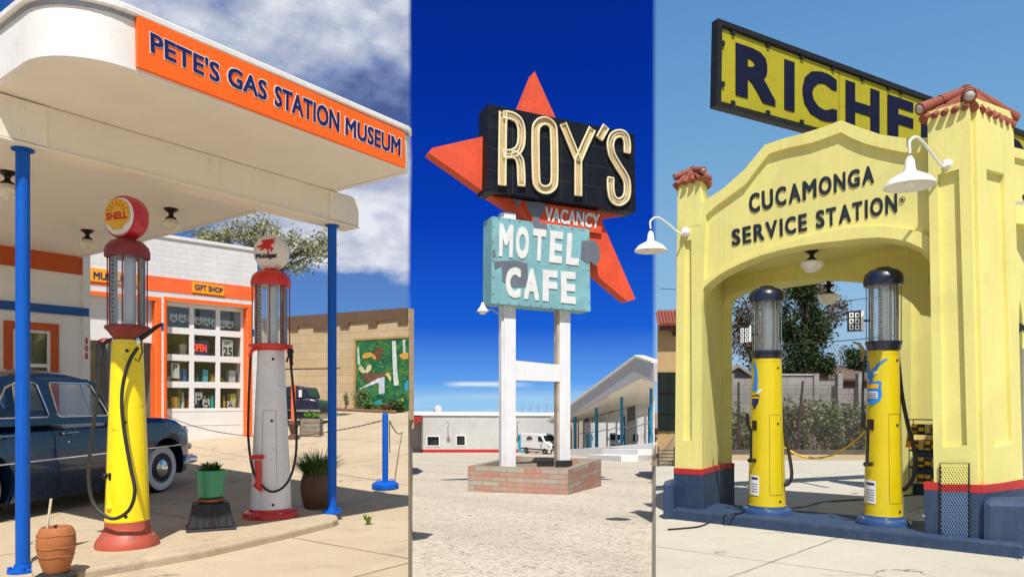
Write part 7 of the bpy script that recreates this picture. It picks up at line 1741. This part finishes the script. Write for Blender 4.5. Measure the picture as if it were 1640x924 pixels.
for o, Y, q in ((pA_, 8.93, (1183, 1203, 521, 549, 1200, 575)), (pB2, 7.96, (1357, 1383, 496, 531, 1386, 560))):
    x0, x1, y0, y1, cx_, cy_ = q
    PP = Plane((at(x0, 600, Y - .05).x, Y - .05), (.93, -.30))
    mb = MB(); panel(mb, PP, [[(x0, y0 + 3), (x1, y0), (x1, y1 - 1), (x0, y1)]], 0, .02); mk('price_board', mb, M['frame_black'], o); w, h = x1 - x0, y1 - y0
    for i in range(3):
        for j in range(2):
            mb = MB(); a, b = x0 + 3 + j*w*.36, y0 + 5 + i*h*.28; panel(mb, PP, [[(a, b), (a + w*.27, b - .4), (a + w*.27, b + h*.21), (a, b + h*.21 + .4)], [(a + w*.07, b + h*.05), (a + w*.20, b + h*.045), (a + w*.20, b + h*.16), (a + w*.07, b + h*.165)]], .005, .004); mk('price_tile', mb, M['label'], o)
    mb = MB(); panel(mb, PP, [[(x1 - w*.16, y0 + 1), (x1, y0 + .5), (x1, y1 - 2), (x1 - w*.16, y1 - 1.5)]], .004, .003); mk('board_edge', mb, M['label'], o)
    mb = MB(); mb.tube([PP.px(x1 - 2, (y0 + y1)/2, -.01), at(x1 + 10, (y0+y1)/2, Y)], .012, 6); mk('board_bracket', mb, M['iron'], o)
    if o is pB2:
        mb = MB(); mb.tube([at(1366, 548, Y - .1), at(1376, 551, Y - .1), at(1383, 562, Y - .08), at(1380, 578, Y - .08)], [.010, .016, .024, .016], 8); mk('nozzle', mb, paint('brass', (.25,.17,.06), .35, .8, var=.2), o, smooth=True)
        mb = MB(); mb.tube([at(1383, 575, Y - .06), at(1382, 640, Y - .06), at(1383, 668, Y - .06)], .014, 6); mk('nozzle_hose', mb, M['rubber'], o, smooth=True)
# ---- yellow chain and black cables
M['ychain'] = paint('yellow_plastic_chain', C(238,190,30), .5, var=.1)
chain('chain', 'yellow plastic chain hanging between the two navy topped pumps', at(1256, 716, 9.1), at(1386, 690, 8.4), .22, .014, M['ychain'], n=40)
def cable(label, pix, r=.011):
    pts = []
    for x, y, h in pix:
        p = gpt_(x, y, h); pts.append(Vector((p.x, p.y, gz_(p, h + r))))
    mb = MB(); mb.tube(spline(pts, 6), r, 6); tag(mk('cable', mb, M['rubber'], loc=pts[0], smooth=True), label, 'cable')
cable('black cable trailing from the left pump off the island onto the concrete', [(1070, 849, 0), (1095, 847, 0), (1120, 844, 0), (1140, 836, 0), (1153, 829, .05), (1166, 825, .136), (1190, 822, .136)])
cable('black cable running along the porch floor behind the right pump', [(1262, 815, .136), (1290, 812, .136), (1310, 806, 0), (1340, 803, 0), (1385, 800, 0), (1440, 795, 0), (1500, 789, 0)])
# ---- oil can rack and wet floor sign
RK = Plane((at(1470, 700, 10.9).x, 10.9), E_)
rk = empty('oil_can_rack', RK.px(1478, 775), 'black wire rack of oil cans against the back wall of the porch', 'rack')
rkx0, rkx1 = RK.st(1456, 700)[0], RK.st(1512, 700)[0]
rows_px = (694, 721, 748, 775); canh = 16
mb = MB()
for x in (rkx0, rkx1):
    for o_ in (0, -.2): mb.tube([RK.pt(x, RK.st(1470, 672)[1], o_), RK.pt(x, RK.st(1470, 779)[1], o_)], .007, 5)
for y in rows_px + (672,):
    z = RK.st(1470, y)[1]
    for o_ in (0, -.2): mb.tube([RK.pt(rkx0, z, o_), RK.pt(rkx1, z, o_)], .007, 5)
    for x in (rkx0, rkx1): mb.tube([RK.pt(x, z, 0), RK.pt(x, z, -.2)], .007, 5)
for y in rows_px:
    z = RK.st(1470, y)[1]; mb.extr([RK.pt(rkx0, 0, 0), RK.pt(rkx1, 0, 0), RK.pt(rkx1, 0, -.2), RK.pt(rkx0, 0, -.2)], z - .018, z - .008)
mk('wire_frame', mb, M['iron'], rk)
canm = [paint('can_yellow', C(225,180,20), .35, .1), paint('can_black', (.02,.02,.022), .35), paint('can_silver', (.42,.42,.42), .3, .4)]
band = [canm[1], canm[0], canm[0]]
protos = []
for i in range(3):
    o = empty('oil_can', (0, 0, 0), 'x', 'can'); r_ = .048
    mb = MB(); mb.lathe([(r_, 0), (r_*1.03, .003), (r_, .008), (r_, .142), (r_*1.03, .147), (r_*.96, .150)], (0,0,0), 20); mk('can_body', mb, canm[i], o, smooth=True)
    mb = MB(); mb.lathe([(r_ + .001, .045), (r_ + .0015, .046), (r_ + .0015, .098), (r_ + .001, .099)], (0,0,0), 20); mk('can_band', mb, band[i], o, smooth=True); protos.append(o)
used = [False]*3; rg = random.Random(2)
rown = ['top', 'second', 'third', 'bottom']; kind = ['yellow', 'black', 'silver']
posn = ['first', 'second', 'third', 'fourth', 'fifth']
for r_i, y in enumerate(rows_px):
    z = RK.st(1470, y)[1] - .007; n = 5
    for i in range(n):
        kk = (i + r_i) % 3 if r_i != 3 else (2, 0, 0, 1, 0)[i]
        p = RK.pt(rkx0 + .055 + i*(rkx1 - rkx0 - .11)/(n - 1), z, -.08)
        place(protos[kk], p, f'{kind[kk]} oil can, {posn[i]} from the left on the {rown[r_i]} shelf of the rack', first=not used[kk], group='oil cans on the wire rack'); used[kk] = True
p = gpt_(1455, 780); wz = p + Vector((0, 0, 0)); zz = gz_(p)
Yw = 10.6; w_ = empty('floor_sign', at(1456, 725, Yw) , 'small orange caution sign standing beside the oil can rack', 'sign')
WS = Plane((at(1456, 700, Yw).x, Yw), E_)
mb = MB(); panel(mb, WS, [[(1450, 716), (1454, 682), (1459, 682), (1464, 716)]], 0, .02); mk('board', mb, paint('caution_orange', C(240,150,20), .45), w_)
mb = MB(); panel(mb, WS, [[(1453.5, 706), (1456.8, 696), (1460, 706)]], .004, .003); mk('warning_mark', mb, M['black_ink'], w_)
# =================================================================== yard behind the yellow station
def RG(px_, Y, dz=0): return on_ground(px_, Y, dz)
def hp(Y, py): return EYE + (HZ - py)/F*Y
# kerb at the edge of the sand
mb = MB(); pts = [RG(x, 26.9) for x in (1062, 1150, 1250, 1350, 1450, 1560, 1640)]
for a, b in zip(pts, pts[1:]): mb.add([a + Vector((0,0,-.1)), b + Vector((0,0,-.1)), b + Vector((0,0,.16)), a + Vector((0,0,.16)), a + Vector((0,.3,-.1)), b + Vector((0,.3,-.1)), b + Vector((0,.3,.16)), a + Vector((0,.3,.16))], [(0,1,2,3), (3,2,6,7), (7,6,5,4)])
mk('kerb', mb, paint('dark_kerb', (.10,.085,.07), .9, var=.25), bevel=.0)['kind'] = 'structure'
# grey block wall
M['greyblock'] = masonry('grey_block', (1, 0), (.33,.32,.30), (.29,.28,.265), (.22,.21,.20), .8, .40, .02, .9, .4, .25, (.2,.19,.17))
gw = empty('block_wall', RG(1290, 31), 'pale grey block wall behind the weeds and chain link fence', 'wall')
Yw_ = 31.0
def wall_seg(x0, x1, ytop, dy, name, m=None):
    a, b = RG(x0, Yw_ + dy), RG(x1, Yw_ + dy); mb = MB(); mb.box((a.x, a.y, min(a.z, b.z) - .3), (b.x, b.y + .3, hp(Yw_ + dy, ytop))); mk(name, mb, m or M['greyblock'], gw)
wall_seg(1150, 1246, 606, .6, 'wall_section'); wall_seg(1246, 1304, 601, .0, 'wall_section'); wall_seg(1304, 1345, 610, .5, 'wall_section'); wall_seg(1345, 1560, 622, .3, 'wall_section')
for x in (1168, 1304, 1342, 1375): wall_seg(x, x + 8, 598, -.12, 'pier')
mb = MB(); a, b = RG(1246, Yw_), RG(1303, Yw_); mb.box((a.x - .05, a.y - .05, hp(Yw_, 601)), (b.x + .05, b.y + .36, hp(Yw_, 598.5))); mk('coping', mb, M['mortar'], gw)
# chain link fence
Yf = 27.4; cf = empty('chain_link_fence', RG(1283, Yf), 'rusty chain link fence with one leaning post behind the sandy strip', 'fence')
for x, top, dx in ((1064, 616, 1), (1120, 614, 1), (1183, 612, 0), (1275, 610, 11), (1380, 612, 2), (1480, 612, 0), (1558, 612, 0)):
    mb = MB(); g = RG(x, Yf); t_ = at(x + dx, top, Yf); mb.tube([g - Vector((0,0,.1)), t_], .045, 7); mk('post', mb, paint('rusty_post', (.05,.035,.03), .8, var=.3), cf, smooth=True)
mb = MB()
xs_ = [((1064 + i*2.6) - CX)/F*Yf for i in range(191)]
for i in range(0, 191, 1):
    for sgn in (1, -1):
        x = xs_[i]; g = ground_z(x, Yf); top = g + 2.55; x2 = x + sgn*2.5
        if xs_[0] <= x2 <= xs_[-1]: 
            a, b = Vector((x, Yf, g + .05)), Vector((x2, Yf, ground_z(x2, Yf) + 2.55)); s_ = Vector((.0045, 0, 0)); mb.add([a - s_, a + s_, b + s_, b - s_], [(0,1,2,3)])
mk('wire_mesh', mb, paint('fence_wire', (.14,.13,.12), .6, .6, var=.2), cf)
# weeds and bushes along the wall
wm = foliage('dry_green_bush', (.07,.10,.035), (.21,.24,.10)); wm2 = foliage('grey_green_bush', (.09,.11,.055), (.26,.28,.15))
rg = random.Random(12); k_ = 0
xs2 = [1172, 1190, 1210, 1232, 1256, 1276, 1296, 1316, 1336, 1356, 1376, 1396]
hts = [650, 664, 672, 660, 645, 652, 638, 630, 648, 642, 655, 650]
lookw = ['tall straggly bush at the left end of the weeds by the yellow pier', 'low grey green bush second from the left end of the weeds', 'low bush just left of the left navy topped pump', 'green bush behind the hose of the left navy topped pump', 'grey green bush left of the leaning fence post', 'green bush at the foot of the leaning fence post',
         'tall bush just right of the leaning fence post', 'tallest bush midway between the two navy topped pumps', 'green bush right of the tallest bush by the wall', 'tall bush next to the left side of the right navy topped pump', 'grey green bush behind the right navy topped pump', 'bush at the right end of the weeds below the office wall']
for i, (x, ht) in enumerate(zip(xs2, hts)):
    Y = 28.3 + rg.uniform(-.3, .9); g = RG(x, Y); h = hp(Y, ht) - g.z
    shrub(lookw[i], g, (.50 + rg.uniform(-.06, .12), .45, h*.56), 900, .13, wm if i % 3 else wm2, 'bushes along the fence', 70 + i, 'bush', 'bush')
mb = MB()
for i in range(900):
    x = rg.uniform(1150, 1440); Y = rg.uniform(27.6, 29.6); g = RG(x, Y); a = rg.uniform(0, 6.28); h = rg.uniform(.15, .75); d = Vector((math.cos(a), math.sin(a), 0)); s_ = Vector((-d.y, d.x, 0))*.02
    mb.add([g - s_, g + s_, g + d*h*.3 + Vector((0,0,h))], [(0,1,2)])
tag(mk('dry_weeds', mb, foliage('dry_weeds', (.12,.12,.05), (.30,.26,.13)), loc=RG(1290, 28.5)), 'dry weeds growing along the foot of the fence', 'weeds', kind='stuff')
# trees beyond the wall
P = lambda px_, py, Y, dy=0: at(px_, py, Y + dy)
Y = 39; g = RG(1290, Y)
tree('evergreen_tree', 'dense dark evergreen tree seen between the two navy topped pumps', g, 2.2, (0, 0), [(P(1288, 480, Y), (.9,.9,1.2), .16), (P(1270, 520, Y), (.9,.9,1.2), .2), (P(1305, 525, Y), (1.0,.9,1.3), .2), (P(1285, 565, Y), (1.3,1.0,1.2), .24), (P(1310, 590, Y), (.9,.8,.9), .12), (P(1262, 590, Y), (.8,.8,.9), .08)], 14000, .14, foliage('dark_evergreen', (.012,.026,.009), (.05,.08,.025)), 31, tr=.2)
Y = 43; g = RG(1225, Y)
bt = foliage('rust_brown_leaves', (.05,.035,.018), (.15,.10,.05))
tree('brown_leafed_tree', 'wide tree with sparse rusty brown leaves behind the left navy topped pump', g, 3.0, (.4, 0), [(P(1210, 500, Y), (1.5,1.2,1.5), .16), (P(1250, 462, Y), (1.8,1.2,1.1), .2), (P(1300, 462, Y), (1.6,1.2,1.0), .18), (P(1330, 505, Y), (1.0,1.0,1.3), .12), (P(1195, 555, Y), (1.3,1.0,1.5), .16), (P(1225, 580, Y), (1.2,1.0,1.2), .12), (P(1185, 520, Y), (.7,.7,1.0), .06)], 9500, .14, bt, 32, tr=.2)
Y = 52
for x, lab, sd in ((1345, 'leafless grey tree right of the evergreen, far behind the wall', 33), (1362, 'smaller leafless grey tree beside the right navy topped pump', 34)):
    rng = random.Random(sd); g = RG(x, Y); o = empty('bare_tree', g, lab, 'tree', 'bare trees far behind the wall'); mb = MB()
    tk = MB(); tk.tube([g, g + Vector((0, 0, 3.4))], [.13, .08], 7); mk('trunk', tk, M['bark'], o)
    def br(p, d, L, r, n):
        q = p + d*L; mb.tube([p, q], [r, r*.6], 4)
        if n:
            for _ in range(3): br(q, (d + Vector((rng.uniform(-.6, .6), rng.uniform(-.6, .6), rng.uniform(-.1, .5)))).normalized(), L*.68, r*.6, n - 1)
    for _ in range(4): br(g + Vector((0, 0, 3.2)), Vector((rng.uniform(-.5, .5), rng.uniform(-.5, .5), 1)).normalized(), 1.5 if sd == 33 else 1.1, .05, 3)
    mk('branches', mb, paint('grey_twigs', (.17,.15,.14), .9), o)
Y = 47; tree('round_tree', 'round dark green tree beside the nozzle of the right pump', RG(1371, Y), 1.6, (0, 0), [(P(1369, 575, Y), (.9,.9,.9), .6), (P(1380, 590, Y), (.8,.8,.7), .4)], 2200, .16, bpy.data.materials['dark_evergreen'], 35, tr=.12)
# houses far behind
def gable_house(name, label, x0, x1, ye, yr, Y, wallm, roofm, side=True):
    a, b = RG(x0, Y), RG(x1, Y); o = empty(name, (a + b)/2, label, 'house'); ze, zr = hp(Y, ye), hp(Y, yr); zb_ = min(a.z, b.z) - .3; dp = 5
    mb = MB()
    if side: mb.prism([(a.x, Y, zb_), (b.x, Y, zb_), (b.x, Y, ze), ((a.x + b.x)/2, Y, zr - .1), (a.x, Y, ze)], (0, dp, 0))
    else: mb.box((a.x, Y, zb_), (b.x, Y + dp, ze))
    mk('wall', mb, wallm, o); mb = MB(); e = .35
    if side:
        m_ = (a.x + b.x)/2
        for s, q in ((-1, a), (1, b)):
            mb.add([(m_, Y - e, zr), (q.x + s*e, Y - e, ze - e*.35), (q.x + s*e, Y + dp, ze - e*.35), (m_, Y + dp, zr)], [(0,1,2,3)])
    else: mb.add([(a.x - e, Y - e, ze - .1), (b.x + e, Y - e, ze - .1), (b.x + e, Y + dp/2, zr), (a.x - e, Y + dp/2, zr), (a.x - e, Y + dp + e, ze - .1), (b.x + e, Y + dp + e, ze - .1)], [(0,1,2,3), (3,2,5,4)])
    r_ = mk('roof', mb, roofm, o); r_.modifiers.new('t', 'SOLIDIFY').thickness = .15
    mb = MB(); w = (b.x - a.x); mb.box((a.x + w*.35, Y - .04, zb_ + 1.2), (a.x + w*.62, Y - .005, zb_ + 2.1)); mk('window', mb, paint('dark_pane', (.015,.018,.02), .1), o); return o
gable_house('small_house', 'small grey house with a pale edged gable at the left of the arch', 1160, 1200, 604, 588, 41, paint('grey_siding', (.12,.125,.13), .8), paint('grey_shingles', (.24,.24,.25), .8))
gable_house('small_house', 'low dark house with a brown roof behind the grey wall', 1318, 1392, 604, 583, 45, paint('maroon_siding', (.06,.03,.028), .8), paint('brown_shingles', (.13,.09,.07), .85), False)
# tiled house at the left edge of the yellow station
Y = 21.5; hs = empty('tiled_house', RG(1066, Y), 'beige house with a red clay tile roof left of the yellow station', 'house')
a, b = RG(1053, Y), RG(1100, Y); zb_ = b.z - .4; ze = hp(Y, 522)
RD = 25/Y; mb = MB(); mb.extr([(a.x, Y), (b.x, Y), (b.x*RD, 25), (a.x*RD, 25)], zb_, ze); mk('wall', mb, paint('beige_stucco', C(196,164,116,.8), .8, var=.06, bump=.3), hs)
mb = MB(); zr = hp(Y, 496); mb.add([(a.x - .05, Y - .35, ze), (b.x, Y - .35, ze), (b.x, Y + 1.4, zr + .12), ((a.x - .05)*(Y + 1.4)/Y, Y + 1.4, zr + .12)], [(0,1,2,3)]); rf3 = mk('roof', mb, M['tile'], hs); rf3.modifiers.new('t', 'SOLIDIFY').thickness = .06
n = 9
for i in range(n):
    x = a.x + (b.x - a.x)*(i + .5)/n; mb = MB(); tile_run(mb, (x*(Y + 1.45)/Y, Y + 1.45, zr + .15), (x, Y - .42, ze + .02), .05, 5); mk('barrel_tiles', mb, M['tile'], rf3, smooth=True)
mb = MB(); mb.box((a.x - .05, Y - .36, ze - .17), (b.x, Y - .30, ze - .03)); mk('eave_board', mb, paint('maroon_eave', (.10,.03,.025), .6), hs)
z1_, z0_ = hp(Y, 596), hp(Y, 690)
mb = MB(); mb.box((a.x + .0, Y - .05, z0_), (b.x - .1, Y - .002, z1_)); w = mk('window', mb, paint('dark_green_glass', (.012,.022,.022), .08), hs)
for t_ in (.0, .33, .66): mb = MB(); x = a.x + .02 + (b.x - a.x)*t_; mb.box((x, Y - .075, z0_), (x + .03, Y - .052, z1_)); mk('glazing_bar', mb, M['iron'], w)
for zz in (.3, .65): mb = MB(); mb.box((a.x, Y - .078, z0_ + (z1_ - z0_)*zz), (b.x - .1, Y - .054, z0_ + (z1_ - z0_)*zz + .04)); mk('glazing_bar', mb, M['iron'], w)
mb = MB(); mb.box((b.x - .42, Y - .2, ze - .30), (b.x - .25, Y, ze - .19)); mk('eave_lamp', mb, M['black_ink'], hs)
# heap of soil in front of that house
c = RG(1084, 20.6); mb = MB(); rng = random.Random(3); vs = []; fs = []; n, m = 24, 8
for j in range(m + 1):
    for i in range(n):
        a_ = 2*math.pi*i/n; r_ = (1 - j/m)*.78*(1 + .10*math.sin(3*a_ + 1)); vs.append(c + Vector((r_*math.cos(a_), r_*math.sin(a_)*.6, .95*(j/m)**1.15 + rng.uniform(-.015, .015))))
for j in range(m):
    for i in range(n): fs.append((j*n + i, j*n + (i+1) % n, (j+1)*n + (i+1) % n, (j+1)*n + i))
mb.add(vs, fs); tag(mk('soil_heap', mb, M['earth'], loc=c, smooth=True), 'heap of dry soil in front of the tiled house', 'soil heap')
mb = MB(); 
for i in range(5): p, q = RG(1053, 20.0), RG(1082, 20.0); z = i*.1; mb.tube([p + Vector((0, 0, .05 + z)), q + Vector((0, 0, .05 + z))], .012, 4)
for x in (1054, 1080): p = RG(x, 20.0); mb.tube([p, p + Vector((0, 0, .55))], .02, 5)
tag(mk('low_fence', mb, M['iron'], loc=RG(1066, 20)), 'low dark wire fence at the foot of the soil heap', 'fence')
# power lines
def wire(label, pa, pb, sag, r_=.02):
    a, b = Vector(pa), Vector(pb); mb = MB(); mb.tube([a.lerp(b, t) - Vector((0, 0, sag*4*t*(1-t))) for t in lins(0, 1, 16)], r_, 4); tag(mk('power_line', mb, M['black_ink'], loc=a), label, 'wire')
wire('power line crossing in front of the evergreen tree', at(1120, 556, 34), at(1560, 520, 34), .25, .022)
wire('higher power line above the right navy topped pump', at(1300, 486, 36), at(1600, 440, 36), .2, .016)
wire('thin power line left of the yellow station pier', at(1056, 462, 30), at(1200, 458, 30), .1, .012)
